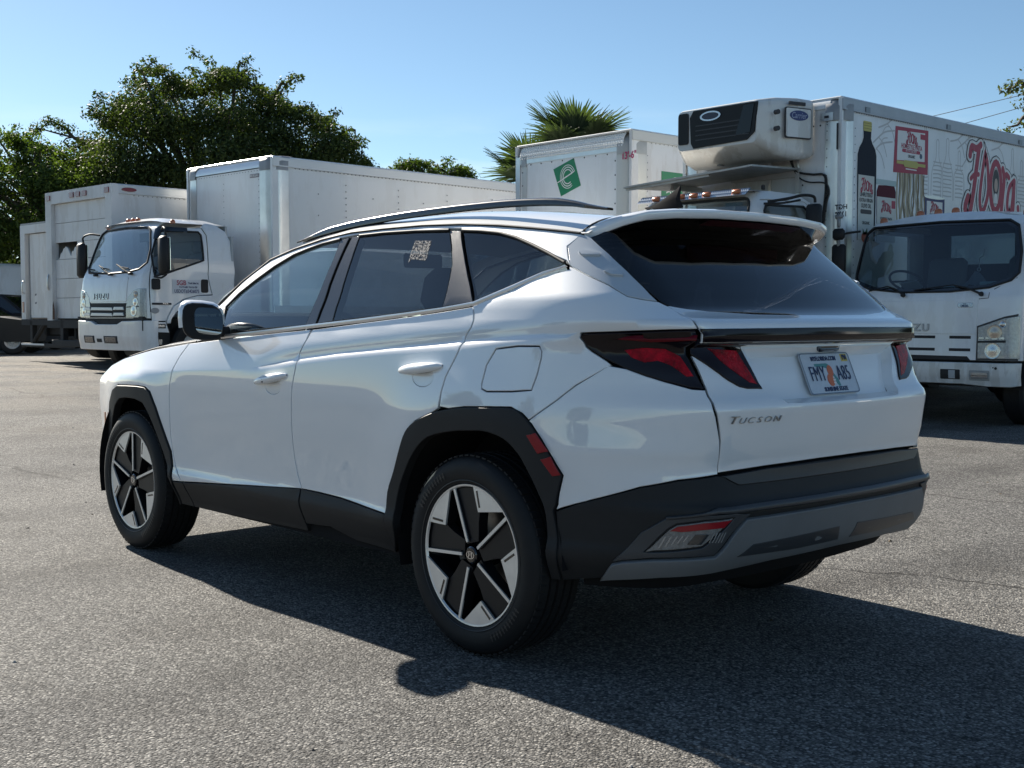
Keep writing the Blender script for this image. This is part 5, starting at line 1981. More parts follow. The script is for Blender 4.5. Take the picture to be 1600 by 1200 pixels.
def roll_door_truck():
    t = thing('box_truck', 'white box truck seen from behind, roll-up door torn open at one panel', 'truck', (17.039, -5.419, .33), R(93.7))
    w, L, z0, z1 = 2.50, 6.4, .86, 3.20
    simple_box(t, w, L, z0, z1, TW2, mat('rail_white', (.62, .63, .63)))
    for y0, y1 in ((-2.50, -2.27), (-.20, .03)):
        slab('rear_post', rect(y0, y1, z0 - .02, z1 + .02), FRONT(-.10), 0, .14, TW2, t)
    slab('rear_header', rect(-2.27, -.20, 3.0, z1 + .02), FRONT(-.10), 0, .138, TW2, t)
    slab('rear_sill', rect(-2.50, .03, z0 - .16, z0 - .02), FRONT(-.10), 0, .15, TDARK, t)
    for y in (-2.36, -1.43, -1.19, -.94, -.12):
        slab('header_lamp', rect(y - .075, y + .075, 3.07, 3.16), FRONT(.038), 0, .02, REDM, t)
    DOORW = mat('door_white', (.70, .70, .695), .45, var=.03, vscale=2, dirt=(.42, .37, .31), dscale=4, damt=.22)
    tear = [(-1.40, 2.280), (-1.42, 2.19), (-1.50, 2.18), (-1.56, 2.10), (-1.60, 2.12), (-1.65, 2.02), (-1.72, 2.10), (-1.78, 2.17), (-1.86, 2.205), (-1.90, 2.17), (-1.93, 2.18),
            (-2.02, 2.08), (-2.05, 2.10), (-2.10, 2.0), (-2.18, 1.975)]
    for a, b in ((2.645, 2.995), (2.285, 2.637), (1.975, 2.278), (1.617, 1.967), (1.262, 1.609), (.88, 1.254)):
        if a == 1.975:
            slab('door_panel', [(-.205, a), (-.205, b)] + [(y, min(z, b)) for y, z in tear] + [(-2.19, a)], FRONT(-.07), 0, .035, DOORW, t)
        else:
            slab('door_panel', rect(-2.262, -.205, a, b), FRONT(-.07), 0, .035, DOORW, t)
    slab('inner_partition', rect(-2.4, -.1, z0, z1), FRONT(-.9), 0, .03, mat('brown_ply', (.05, .036, .033), .8), t)
    mb = MB()
    mb.tube(smooth([(-.06, -2.42, 1.72), (.05, -2.41, 1.68), (.06, -2.41, 1.45), (-.02, -2.42, 1.38)]), .016, 7)
    mb.build('grab_handle', ALU, t, sharp=.9)
    slab('rust_patch', [(-2.285, .86), (-2.20, .86), (-2.19, 1.02), (-2.24, 1.2), (-2.27, 1.12)], FRONT(.041), 0, .003, mat('rust', (.10, .055, .035), .9, var=.4, vscale=20), t)
    slab('side_lamp', ell(-.30, 3.13, .14, .035), SIDE(.02), 0, .02, REDM, t)
    rivets([(-.05, 3.05 + .06 * i) for i in range(3)] + [(-.4 - .09 * i, z1 - .165) for i in range(60)], SIDE(.014), t, mat('rivet_grey', (.34, .35, .36)), r=.011)
    chassis(t, -6.2, -.1, -1.25, .62)
    mb = MB()
    mb.box((.05, -1.25, .42), (.12, 1.9, .12), bev=.01)
    for y in (-1.9, -.6):
        mb.box((.0, y, .62), (.10, .10, .44))
        mb.tube([(-.1, y, .80), (-.75, y, .45)], .04, 6)
    mb.build('rear_bumper', TDARK, t)
    mb = MB()
    for y in (-2.1, -.5):
        mb.box((-1.2, y, .55), (.02, .55, .70))
    mb.build('mud_flap', TDARK, t)
    for y, o in ((-.12, 1), (-2.38, -1)):
        truck_wheel(t, -1.8, y, .41, o, True)
    return t


def swing_door_truck():
    t = thing('box_truck', 'smaller white box truck at the far end of the row, closed rear door', 'truck', (22.378, -5.791, .35), R(93.7))
    w, L, z0, z1 = 2.42, 5.0, .86, 2.76
    simple_box(t, w, L, z0, z1, TW2, mat('rail_white', (.62, .63, .63)), y0=2.54)
    for y0, y1 in ((.10, .30), (2.32, 2.56)):
        slab('rear_post', rect(y0, y1, z0 - .02, z1 + .01), FRONT(-.10), 0, .14, TW2, t)
    slab('rear_header', rect(.30, 2.32, 2.60, z1 + .01), FRONT(-.10), 0, .138, TW2, t)
    slab('roof_edge', rect(.10, 2.56, z1 + .012, z1 + .05), FRONT(-.12), 0, .15, GREYC, t)
    slab('rear_door', rect(.41, 2.31, z0 + .01, 2.585), FRONT(-.06), 0, .04, mat('door_white', (.64, .64, .63)), t)
    slab('door_gap', rect(.30, .40, z0, 2.59), FRONT(-.09), 0, .01, TDARK, t)
    mb = MB()
    for y in (.24,):
        mb.tube(smooth([(.02, y, 1.62), (.08, y, 1.60), (.08, y, 1.40), (.02, y, 1.38)]), .014, 6)
    mb.build('grab_handle', ALU, t, sharp=.9)
    for z in (1.15, 1.32):
        slab('door_mark', [(.60, z), (.68, z + .015), (.67, z + .05), (.61, z + .035)], FRONT(-.0195), 0, .002, mat('scuff_grey', (.18, .18, .19), .8), t)
    slab('reflector', rect(.15, .22, .98, 1.2), FRONT(.041), 0, .01, REDM, t)
    slab('rear_sill', rect(.10, 2.56, z0 - .14, z0 - .02), FRONT(-.1), 0, .15, TDARK, t)
    chassis(t, -4.8, -.1, 1.33, .62)
    mb = MB()
    for y in (.55, 1.9):
        mb.box((.0, y, .55), (.10, .10, .50))
    mb.tube([(.0, .6, .40), (.0, 1.15, .80)], .05, 6)
    mb.box((.02, 1.3, .31), (.10, 2.4, .08), bev=.01)
    mb.build('rear_bumper', TDARK, t)
    slab('bumper_strip', rect(.14, 1.18, .31, .345), FRONT(.075), 0, .008, PRW, t)
    for y, o in ((2.44, 1), (.22, -1)):
        truck_wheel(t, -1.6, y, .38, o, True)
    return t


def e_logo_truck():
    dz = .155
    t = thing('box_truck', 'tall white box truck with a green letter logo and quilted metal front edge', 'truck', (9.36, -10.291, dz), R(90))
    z0, z1 = 1.0, 4.06 - dz
    simple_box(t, 2.64, 7.0, z0, z1 + .04, TW2, mat('rail_white_dull', (.52, .52, .50), .5))
    mb = MB()
    mb.box((-.02, -1.40, (z0 + z1 - .2) / 2), (.05, 2.2, z1 - z0 - .2))
    fw = mb.build('front_wall', TW, t)
    for yc_, s_ in ((-.24, 1), (-2.40, -1)):
        pr = [(-.24 + .24 * math.cos(a), yc_ + s_ * .24 * math.sin(a)) for a in np.linspace(0, math.pi / 2, 9)]
        pr = [(.012, yc_ - s_ * .06)] + [(x + .012, y + s_ * .012) for x, y in pr] + [(-.34, yc_ + s_ * .252)]
        mb = MB()
        mb.grid(np.array([[(x, y, z) for x, y in pr] for z in (z0, z1 - .30)]), flip=s_ < 0)
        mb.build('corner_post', mat('post_cream', (.55, .55, .52), .4, metal=.35), t, sharp=.9)
        mb = MB()
        rws = []
        for z, k in ((z1 - .31, 0), (z1 - .16, .0), (z1 - .05, .05), (z1 + .02, .13), (z1 + .05, .23)):
            rws.append([(x + .012 - k, y + s_ * (.012 - k * .75), z) for x, y in pr])
        mb.grid(np.array(rws), flip=s_ < 0)
        mb.build('corner_cap', mat('cap_cream', (.42, .42, .40), .5, metal=.2, var=.1, vscale=6), t, sharp=.9)
    # quilted bright-metal nose rail: pressed pyramids
    QU = mat('quilted_metal', (.80, .81, .80), .34, metal=.15, coat=.5, coat_rough=.15)
    mb = MB()
    na, ny = 7, 44
    for i in range(na):
        for j in range(ny):
            a0, a1 = -.30 + i * .28, -.30 + (i + 1) * .28
            y0, y1 = -2.52 + j * (2.36 / ny), -2.52 + (j + 1) * (2.36 / ny)
            S_ = lambda a, y, r: (-.19 + r * math.cos(min(a, 1.57)) - max(0, a - 1.57) * .2, y, z1 - .14 + r * 1.0 * math.sin(min(a, 1.57)))
            am, ym = (a0 + a1) / 2, (y0 + y1) / 2
            mb.add([S_(a0, y0, .20), S_(a0, y1, .20), S_(a1, y1, .20), S_(a1, y0, .20), S_(am, ym, .226)], [(0, 1, 4), (1, 2, 4), (2, 3, 4), (3, 0, 4)])
    q = mb.build('quilted_rail', QU, t, sharp=None)
    tag(q, kind='stuff')
    slab('rail_strip', rect(-2.52, -.20, z1 - .26, z1 - .19), FRONT(.006), 0, .012, ALU, t)
    slab('edge_post', rect(-2.60, -2.50, z0, z1 - .14), FRONT(.006), 0, .02, ALU, t)
    rivets([(-2.5 + .25 * i, z1 - .285) for i in range(10)] + [(-2.45, z1 - .4 - .22 * i) for i in range(12)] + [(-.33, z1 - .4 - .22 * i) for i in range(12)], FRONT(.010), t, INKB, r=.014)
    rivets([(-.36, z1 - .32 - .11 * i) for i in range(22)] + [(-.45 - .10 * i, z1 - .12) for i in range(30)], SIDE(.012), t, mat('rivet_grey', (.34, .35, .36)), r=.011)
    GRN = mat('logo_green', (.012, .20, .085), .45)
    zz = lambda z: z - dz
    lg = slab('logo', [(-1.71, zz(3.65)), (-1.53, zz(3.20)), (-1.08, zz(3.34)), (-1.24, zz(3.79))], FRONT(.006), 0, .004, GRN, t)
    mb = MB()

    def e_path(cx, cz, r):
        pts = [(cx - 1.45 * r, cz - .50 * r), (cx - .2 * r, cz + .02 * r), (cx + .98 * r, cz + .42 * r)]
        arc = [(cx + r * math.cos(a) * .95, cz + r * math.sin(a) * 1.05) for a in np.linspace(.42, 5.35, 30)]
        return pts[:2] + arc
    c_ = (-1.375, zz(3.505))
    for rr, ww, h in ((.145, .016, .0050), (.108, .016, .0055), (.178, .012, .0060)):
        ribbon(mb, e_path(c_[0], c_[1], rr), ww, FRONT(.006), h)
    mb.build('logo_letter', PRW, lg, sharp=None)
    text("13'-6\"", .155, mat('ink_crimson', (.45, .03, .12), .5), t, Mfront(-.04, zz(3.715), .016), bold=.004, xs=.85)
    sl = slab('side_logo', rect(-3.1, -.70, zz(3.10), zz(3.53)), SIDE(.004), 0, .004, GRN, t)
    mb = MB()
    for rr, ww, h in ((.16, .02, .0052), (.11, .02, .0057)):
        ribbon(mb, [(-x, z) for x, z in e_path(1.05, zz(3.28), rr)], ww, SIDE(.004), h)
    mb.build('logo_letter', PRW, sl, sharp=None)
    # cab below the box, mostly hidden
    cab = Cab(-1.32, 1.02, .16, [(.3, 1.80), (1.4, 1.80), (1.9, 1.62), (2.3, 1.45), (2.5, 1.3)], [(.3, 0), (1.5, 0), (2.3, .08), (2.5, .2)])
    fr_ = [(cab.f(-.5), .5), (cab.sx(.25, .5), .5), (cab.sx(.25, 2.2), 2.2), (cab.f(-.5), 2.3)]
    fo = fr_ + cab.mirror(fr_)[::-1]
    hole = cab.fr(rrect2(-2.15, -.5, 1.45, 2.1, .08))
    patch('cab_body', cab.P, fo, t, CABW, holes=[hole], grid=.1)
    patch('windscreen', cab.P, hole, t, G_TRUCK, off=-.005, depth=.004, grid=.12)
    mb = MB()
    mb.box((.8, -1.32, 2.25), (1.2, 1.8, .12), bev=.05)
    mb.box((.26, -1.32, 1.4), (.04, 2.0, 1.7))
    mb.build('cab_roof', CABW, t)
    chassis(t, -6.6, 1.5, -1.32, .72)
    for y, o in ((-.3, 1), (-2.34, -1)):
        truck_wheel(t, .95, y, .41, o)
        truck_wheel(t, -4.8, y, .41, o, True)
    return t


def flora_truck():
    t = thing('refrigerated_truck', 'refrigerated box truck with a cooling unit on its nose and food pictures on its side', 'truck', (5.124, -9.449, .0), R(90))
    z0, z1 = 1.0, 3.93
    simple_box(t, 2.52, 8.5, z0, z1, TW, RAILC)
    mb = MB()
    mb.box((-.02, -1.26, (z0 + z1 - .05) / 2), (.05, 2.14, z1 - z0 - .06))
    fw = mb.build('front_wall', TW2, t)
    # vertical battens and rivets on the nose wall
    for y in (-2.28, -1.62, -1.05, -.62):
        slab('wall_batten', rect(y - .022, y + .022, 2.2, 3.6), FRONT(.006), 0, .012, ALU, fw)
    rivets([(-.20, 2.0 + .11 * i) for i in range(16)] + [(-2.45, 2.0 + .11 * i) for i in range(16)] + [(-.40 + .1 * i, 3.62) for i in range(3)] + [(-.55, 2.9), (-.55, 2.7), (-.55, 2.5)], FRONT(.010), t, INKB, r=.013)
    for yc_, s_ in ((-.17, 1), (-2.35, -1)):
        pr = [(-.17 + .17 * math.cos(a), yc_ + s_ * .17 * math.sin(a)) for a in np.linspace(0, math.pi / 2, 9)]
        pr = [(.012, yc_ - s_ * .06)] + [(x + .012, y + s_ * .012) for x, y in pr] + [(-.24, yc_ + s_ * .182)]
        mb = MB()
        mb.grid(np.array([[(x, y, z) for x, y in pr] for z in (z0, z1 - .26)]), flip=s_ < 0)
        mb.build('corner_post', ALU, t, sharp=.9)
        mb = MB()
        rws = []
        for z, k in ((z1 - .27, -.012), (z1 - .10, -.012), (z1 - .02, .03), (z1 + .025, .10), (z1 + .035, .18)):
            rws.append([(x + .012 - k, y + s_ * (.012 - k * .6), z) for x, y in pr])
        mb.grid(np.array(rws), flip=s_ < 0)
        mb.build('corner_cap', GREYC, t, sharp=.9)
        slab('cap_lamp', rect(yc_ - s_ * .02 - .09, yc_ - s_ * .02 + .09, z1 - .27, z1 - .17), FRONT(.03), 0, .012, ALU, t)
        slab('lamp_eye', rect(yc_ - s_ * .02 - .03, yc_ - s_ * .02 + .03, z1 - .235, z1 - .205), FRONT(.043), 0, .006, INKB, t)
    mb = MB()
    rows_ = [[(-.10 + .12 * math.cos(a), y, z1 - .10 + .14 * math.sin(a)) for y in np.linspace(-2.36, -.16, 10)] for a in np.linspace(-.1, math.pi / 2, 7)]
    rows_.append([(-.3, y, z1 + .035) for y in np.linspace(-2.36, -.16, 10)])
    mb.grid(np.array(rows_), flip=True)
    mb.build('front_top_rail', TW, t, sharp=.9)
    slab('door_rod', rect(-.055, -.035, 3.30, 3.62), FRONT(.016), 0, .012, INKB, t)
    for z in (2.47, 2.22):
        mb = MB()
        mb.box((.03, -.0, z), (.05, .10, .05), bev=.012)
        mb.box((.03, -.0, z - .07), (.04, .04, .12), bev=.012)
        mb.build('post_latch', GREYC, t, sharp=.9)
    for b_, s_, z in (('HGT', .085, 2.585), ("13'0\"", .085, 2.495)):
        mm = Mfront(.02, z, .016) @ Matrix.Diagonal((-1, 1, 1, 1))
        text(b_, s_, INKB, t, mm, bold=.002, xs=1.0)
    # cooling unit on the nose
    UN = mat('unit_white', (.68, .68, .66), .38, coat=.4, coat_rough=.1, dirt=(.40, .37, .32), dscale=3.5, damt=.35)
    zt = 3.95
    secA = lambda y, x: [(x, y)]
    # front outline, mid outline and rear outline of the shell; each goes round from bottom left
    def ring(x, y0, y1, zb, ztop, r):
        return [(x, a, b) for a, b in rrect2(y0, y1, zb, ztop, r, 4)]
    mb = MB()
    rws = [ring(.05, -2.12, -.38, 3.22, zt, .08), ring(.30, -2.12, -.40, 3.19, zt, .09), ring(.55, -2.06, -.52, 3.24, zt - .005, .10), ring(.72, -2.00, -.68, 3.36, zt - .03, .09),
           ring(.76, -1.97, -.72, 3.39, zt - .05, .07)]
    P = np.array([r_ + [r_[0]] for r_ in rws])
    mb.grid(P, flip=False)
    mb.add(rws[-1], [tuple(range(len(rws[-1])))])
    un = mb.build('cooling_unit', UN, t, sharp=.7)
    gpoly = [(-1.70, 3.405), (-.86, 3.43), (-.74, 3.52), (-.70, 3.885), (-1.70, 3.885), (-1.76, 3.80), (-1.74, 3.47)]
    g_ = slab('unit_grille', gpoly, FRONT(.752), 0, .028, mat('grille_black', (.012, .012, .013), .35, spec=.22), un)
    slab('unit_grille', rrect2(-1.955, -1.79, 3.47, 3.87, .03), FRONT(.752), 0, .022, mat('grille_black', (.012, .012, .013), .35, spec=.22), un)
    for z in (3.50, 3.56, 3.62, 3.68):
        slab('grille_rib', rect(-1.66, -.82, z, z + .012), FRONT(.779), 0, .006, mat('grille_rib', (.035, .035, .04), .4), g_)
    slab('grille_panel', [(-1.02, 3.50), (-.80, 3.52), (-.74, 3.86), (-.90, 3.86)], FRONT(.779), 0, .008, mat('grille_gloss', (.006, .006, .007), .15, spec=.4), g_)
    mb = MB()
    o1, o2 = ell(-1.42, 3.79, .165, .062, 32), ell(-1.42, 3.79, .135, .043, 32)
    mb.add([(.790, a, b) for a, b in o1 + o2], [(i, (i + 1) % 32, 32 + (i + 1) % 32, 32 + i) for i in range(32)])
    mb.build('grille_emblem', mat('emblem_silver', (.55, .56, .58), .25, metal=.9), g_, sharp=None)
    slab('emblem_face', ell(-1.42, 3.79, .13, .040), FRONT(.781), 0, .007, mat('emblem_dark', (.02, .025, .05), .3), g_)
    # side face of the unit runs back at an angle; the service hatch is on it
    us = Vector((.56, -.475, 0))
    ue = Vector((.06, -.345, 0))
    ax = (ue - us).normalized()
    nx = Vector((ax.y, -ax.x, 0)) * -1
    if nx.y < 0:
        nx = -nx
    uf = lambda a, b, w: (us.x + ax.x * a + nx.x * w, us.y + ax.y * a + nx.y * w, b)
    hp = rrect2(.03, .42, 3.45, 3.80, .02)
    slab('hatch_seal', rrect2(.015, .435, 3.435, 3.815, .025), uf, .012, .026, INKB, un)
    ht = slab('service_hatch', hp, uf, .014, .036, UN, un)
    slab('hatch_emblem', ell(.225, 3.715, .145, .062, 32), uf, .034, .042, mat('emblem_blue', (.025, .045, .17), .4), un)
    text('Carrier', .105, mat('emblem_ink', (.30, .34, .48), .4), un, frame(uf(.218, 3.712, .046), ax, (0, 0, 1), nx), shear=.25, xs=.76, bold=.001)
    slab('vent_slot', rect(.08, .34, 3.845, 3.885), uf, .010, .026, INKB, un)
    for z in (3.74, 3.54):
        slab('round_port', ell(-.10, z, .030, .030, 16), uf, -.02, .040, INKB, un)
    mb = MB()
    for i in range(5):
        mb.box((.45, -1.8 + i * .28, 3.245), (.10, .05, .03), bev=.008)
    mb.lathe([(.04, 0), (.05, -.03), (.0, -.035)], lambda a, b, h: (.4 + a, -1.55 + b, 3.23 + h), 12)
    mb.build('drain_boss', GREYC, un, sharp=.9)
    mb = MB()
    mb.tube([(.02, -2.3, 3.30), (.02, -.40, 3.28)], .02, 6)
    mb.build('mount_rail', ALU, t, sharp=.9)
    # cable down the nose
    mb = MB()
    mb.tube(smooth([(.06, -.70, 3.25), (.05, -.62, 3.08), (.04, -.40, 3.02), (.03, -.23, 3.00), (.03, -.20, 2.85), (.03, -.22, 2.6), (.03, -.28, 2.2)]), .014, 6)
    mb.tube(smooth([(.06, -.72, 3.24), (.05, -.60, 3.02), (.04, -.45, 2.93), (.03, -.22, 2.90), (.03, -.16, 2.78), (.03, -.20, 2.64), (.03, -.26, 2.2)]), .010, 6)
    mb.build('cable', BLKRUB, t, sharp=.9)
    # shelf and bracket above the cab
    mb = MB()
    rot = Matrix.Rotation(R(3), 3, 'X') @ Matrix.Rotation(R(2), 3, 'Y')
    mb.box((.55, -1.62, 3.03), (1.0, 2.10, .022), rot=rot)
    mb.box((1.0, -1.95, 2.985), (.04, 1.4, .06), rot=rot)
    mb.build('nose_shelf', mat('galvanised', (.36, .36, .35), .45, metal=.8, var=.2, vscale=5), t, sharp=.4)
    mb = MB()
    mb.box((.03, -1.12, 3.06), (.05, 1.05, .10))
    mb.box((.03, -.60, 2.95), (.06, .06, .28))
    mb.box((.30, -2.2, 2.96), (.6, .05, .07))
    mb.build('shelf_bracket', mat('bracket_grey', (.5, .5, .48), .5, metal=.4), t, sharp=.4)
    # ---- pictures printed on the side
    S = SIDE(.0)
    GL = mat('print_bottle', (.012, .018, .03), .6, spec=.2)
    b_ = [(-.67, 3.58), (-.665, 3.49), (-.70, 3.43), (-.77, 3.36), (-.80, 3.28), (-.802, 3.03), (-.79, 2.2), (-.375, 2.2), (-.358, 3.03), (-.362, 3.27), (-.40, 3.36), (-.465, 3.43), (-.492, 3.49), (-.49, 3.58)]
    slab('print_outline', [(x + (-.018 if x < -.58 else .018), z + .01) for x, z in b_], S, .001, .002, PRW, t)
    bo = slab('printed_bottle', b_, S, .002, .004, GL, t)
    cp = slab('printed_cap', rrect2(-.675, -.485, 3.575, 3.70, .02), S, .002, .006, mat('print_yellow', (.50, .44, .12), .5), t)
    for z in (3.605, 3.64, 3.67):
        slab('cap_ring', rect(-.675, -.485, z, z + .008), S, .006, .007, mat('print_olive', (.25, .22, .06), .5), cp)
    LB = mat('print_cream', (.56, .56, .51), .5)
    lb = slab('bottle_label', rect(-.755, -.385, 2.2, 3.02), S, .004, .006, LB, bo)
    FL_RED = mat('print_red', (.36, .018, .055), .45)
    INKD = mat('print_ink', (.03, .03, .035), .5)

    def flora_word(parent, cx, cz, k, line=True):
        """the script name; strokes in a local frame, x to the right"""
        st = [
            ([(-1.02, .52), (-.95, .72), (-.72, .70), (-.52, .80)], .16),
            ([(-.60, .74), (-.70, .30), (-.82, -.25), (-.98, -.78), (-1.12, -.90), (-1.20, -.66), (-1.08, -.42)], .17),
            ([(-.96, .0), (-.80, .10), (-.60, .12)], .11),
            ([(-.30, .62), (-.42, .18), (-.52, -.38), (-.46, -.68), (-.28, -.62), (-.12, -.20), (-.18, .38), (-.30, .62)], .13),
            ([(.24 + .26 * math.cos(a), -.10 + .56 * math.sin(a)) for a in np.linspace(math.pi / 2, math.pi * 2.5, 22)], .16),
            ([(.58, .34), (.66, .10), (.60, -.30), (.54, -.70)], .15),
            ([(.64, .08), (.76, .22), (.90, .16)], .13),
            ([(1.10, .06), (.92, -.10), (.84, -.48), (.94, -.72), (1.06, -.58), (1.14, -.10), (1.10, .06)], .13),
            ([(1.18, .10), (1.16, -.40), (1.14, -.76), (1.26, -.96), (1.42, -.84), (1.40, -.52)], .14)]
        fn = lambda a, b, h: (cx - a * k, h, cz + b * k)
        layers = ((.17, INKD, .0050), (.12, PRW, .0062), (0.0, FL_RED, .0074)) if line else ((0.03, FL_RED, .0074),)
        for gi, (gr_, mm, h) in enumerate(layers):
            mb = MB()
            for i, (p, w) in enumerate(st):
                q_ = smooth(p, 5) if i != 4 else p
                cl = (Vector(q_[0]) - Vector(q_[-1])).length < .02
                ribbon(mb, q_[:-1] if cl else q_, w + gr_, fn, h + i * .0001, closed=cl)
            mb.build('name_lettering' if gi == len(layers) - 1 else 'lettering_edge', mm, parent, sharp=None)
    flora_word(t, -3.88, 3.19, .62)
    # small oval portrait inside the o
    px_, pz_ = -3.88 - .24 * .62, 3.19 - .10 * .62
    pt = slab('portrait_oval', ell(px_, pz_, .115, .275, 26), S, .0085, .0095, mat('portrait_ground', (.45, .43, .40), .5), t)
    slab('portrait_hair', ell(px_, pz_ + .06, .095, .19, 22), S, .0097, .0105, INKD, pt)
    slab('portrait_face', ell(px_ - .005, pz_ + .02, .052, .10, 20), S, .0107, .0114, mat('print_skin', (.52, .40, .33), .6), pt)
    slab('portrait_collar', [(px_ - .07, pz_ - .24), (px_ + .07, pz_ - .24), (px_ + .03, pz_ - .10), (px_ - .03, pz_ - .10)], S, .0107, .0114, PRW, pt)
    text(' ', .01, INKD, t, Mside(-3, 3, .02)) if False else None
    flora_word(lb, -.57, 2.90, .105, False)

    def lines(parent, cx, w0, items, mm, zs=.0085):
        for s_, z, sz, m_ in items:
            text(s_, sz, m_ or mm, parent, Mside(cx, z, w0), xs=.72, bold=sz * .02, ext=.0004)
    lines(lb, -.57, .0075, (('UNFILTERED', 2.775, .072, None), ('EXTRA VIRGIN', 2.705, .066, None), ('OLIVE OIL', 2.635, .072, None), ('ORGANIC', 2.42, .055, None)), INKD)
    slab('label_band', rrect2(-.70, -.44, 2.535, 2.59, .02), S, .0062, .0070, INKD, lb)
    slab('label_fruit', ell(-.56, 2.24, .09, .07, 16), S, .0062, .0070, mat('print_tomato', (.40, .08, .03), .5), lb)
    slab('label_leaf', [(-.62, 2.28), (-.60, 2.36), (-.55, 2.30), (-.50, 2.35), (-.50, 2.27)], S, .0062, .0070, mat('print_leaf', (.03, .10, .03), .5), lb)
    # jar
    jr = slab('printed_jar', [(-.83, 2.2), (-.82, 2.84), (-.86, 2.92), (-1.24, 2.94), (-1.285, 2.86), (-1.28, 2.2)], S, .001, .003, mat('print_sauce', (.085, .012, .022), .6, spec=.2), t)
    slab('jar_lid', rrect2(-1.29, -.80, 2.93, 3.0, .02), S, .003, .006, mat('print_lid', (.45, .55, .53), .6, spec=.2), jr)
    jl = slab('jar_label', rect(-1.275, -.83, 2.2, 2.775), S, .003, .005, LB, jr)
    flora_word(jl, -1.04, 2.66, .088, False)
    lines(jl, -1.05, .0065, (('HOMESTYLE PASTA', 2.50, .046, None),), INKD)
    slab('label_band', rrect2(-1.15, -.95, 2.40, 2.445, .015), S, .0052, .0060, INKD, jl)
    slab('label_flash', rect(-1.27, -1.18, 2.64, 2.74), S, .0052, .0060, FL_RED, jl)
    # pasta pack
    pk = slab('printed_pack', [(-1.255, 3.715), (-2.09, 3.735), (-2.09, 3.145), (-1.21, 3.115)], S, .001, .003, FL_RED, t)
    pw = slab('pack_label', [(-1.31, 3.665), (-2.0, 3.69), (-2.0, 3.31), (-1.295, 3.28)], S, .003, .005, PRW, pk)
    flora_word(pw, -1.65, 3.60, .105, False)
    lines(pw, -1.66, .0065, (('HOMESTYLE PASTA', 3.475, .085, FL_RED), ('ORGANIC', 3.35, .055, INKD)), INKD)
    slab('label_band', rrect2(-1.88, -1.42, 3.395, 3.44, .02), S, .0052, .0060, FL_RED, pw)
    text('FETTUCCINE NEST', .042, PRW, pw, Mside(-1.65, 3.417, .0070), xs=.8)
    slab('label_flash', rect(-2.0, -1.88, 3.60, 3.67), S, .0052, .0060, FL_RED, pw)
    slab('label_seal', ell(-1.90, 3.375, .035, .035, 16), S, .0052, .0060, mat('print_blue', (.05, .10, .16), .5), pw)
    YB = mat('print_yellow', (.50, .44, .12), .5)
    slab('pack_ribbon', rect(-2.02, -1.29, 3.235, 3.275), S, .0052, .0060, YB, pk)
    slab('pack_ribbon', rrect2(-1.83, -1.46, 3.205, 3.295, .04), S, .0062, .0070, YB, pk)
    slab('pack_note', rect(-1.80, -1.52, 3.175, 3.19), S, .0032, .0042, PRW, pk)
    # pasta strands below the pack
    for i in range(17):
        x0_ = -1.33 - i * .041
        pth = smooth([(x0_ + random.uniform(-.01, .01), 3.125), (x0_ + random.uniform(-.03, .03), 2.95), (x0_ + random.uniform(-.04, .04), 2.75), (x0_ + random.uniform(-.05, .05), 2.55), (x0_ + random.uniform(-.05, .05), 2.35)], 4)
        mb = MB()
        ribbon(mb, pth, random.uniform(.022, .05), S, .0012 + i * .00012)
        mb.build('printed_pasta', mat(('print_pasta', 'print_pasta_dark', 'print_pasta_pale')[i % 3], ((.36, .30, .20), (.20, .165, .11), (.48, .42, .30))[i % 3], .6), t, sharp=None)
    # tin
    tn = slab('printed_tin', rect(-2.56, -2.02, 2.4, 2.855), S, .001, .003, INKN, t)
    slab('tin_rim', ell(-2.29, 2.855, .275, .022, 20), S, .0032, .0045, ALU, tn)
    tl = slab('tin_label', rect(-2.50, -2.08, 2.4, 2.80), S, .003, .005, PRW, tn)
    flora_word(tl, -2.28, 2.73, .085, False)
    lines(tl, -2.29, .0065, (('SAN MARZANO', 2.62, .05, None),), INKN)
    # faint line drawing behind: cypress trees, bottles, branches
    SK = mat('print_sketch', (.47, .465, .46), .5)
    sk = []
    for x, h, w in ((-2.02, 3.82, .10), (-2.35, 3.62, .16), (-2.62, 3.66, .17), (-2.95, 3.52, .15), (-4.55, 3.70, .14), (-4.85, 3.55, .16)):
        sk += [([(x - w, 2.85), (x - w * .9, 3.2), (x - w * .25, h - .22), (x - w * .2, h), (x + w * .2, h), (x + w * .25, h - .22), (x + w * .9, 3.2), (x + w, 2.85)], .014)]
        for j in range(9):
            z = 2.9 + j * .055
            sk.append(([(x - w * .7, z), (x - w * .1, z + random.uniform(-.01, .01)), (x + w * .65, z)], .018))
    for x, z, a in ((-.95, 3.55, .6), (-.90, 3.40, .9), (-1.15, 3.74, .35), (-3.2, 3.70, .5), (-3.35, 3.55, .8), (-3.0, 3.72, .25), (-4.2, 3.72, .3)):
        sk.append(([(x + .30, z - .25 * a), (x + .1, z - .02), (x - .05, z + .06), (x - .28, z + .10)], .022))
        sk.append(([(x + .1, z - .02), (x - .02, z - .10), (x - .1, z - .25)], .016))
        sk.append(([(x + .02, z + .03), (x - .06, z + .12), (x - .16, z + .14)], .014))
    mb = MB()
    for i, (p, w) in enumerate(sk):
        ribbon(mb, smooth(p, 4), w, S, .0004 + i * .000004)
    o = mb.build('printed_sketch', SK, t, sharp=None)
    tag(o, kind='stuff')
    rivets([(-.30 - .055 * i, z1 - .155) for i in range(100)] + [(-.27, z1 - .35 - .10 * i) for i in range(20)], SIDE(.022), t, mat('rivet_dark', (.14, .15, .16), .5, metal=.5), r=.009)
    for x in (-.55, -2.6, -4.75):
        slab('rail_joint', rect(x - .05, x + .05, z1 - .13, z1 - .06), SIDE(.018), 0, .012, mat('joint_grey', (.22, .24, .26), .4, metal=.5), t)
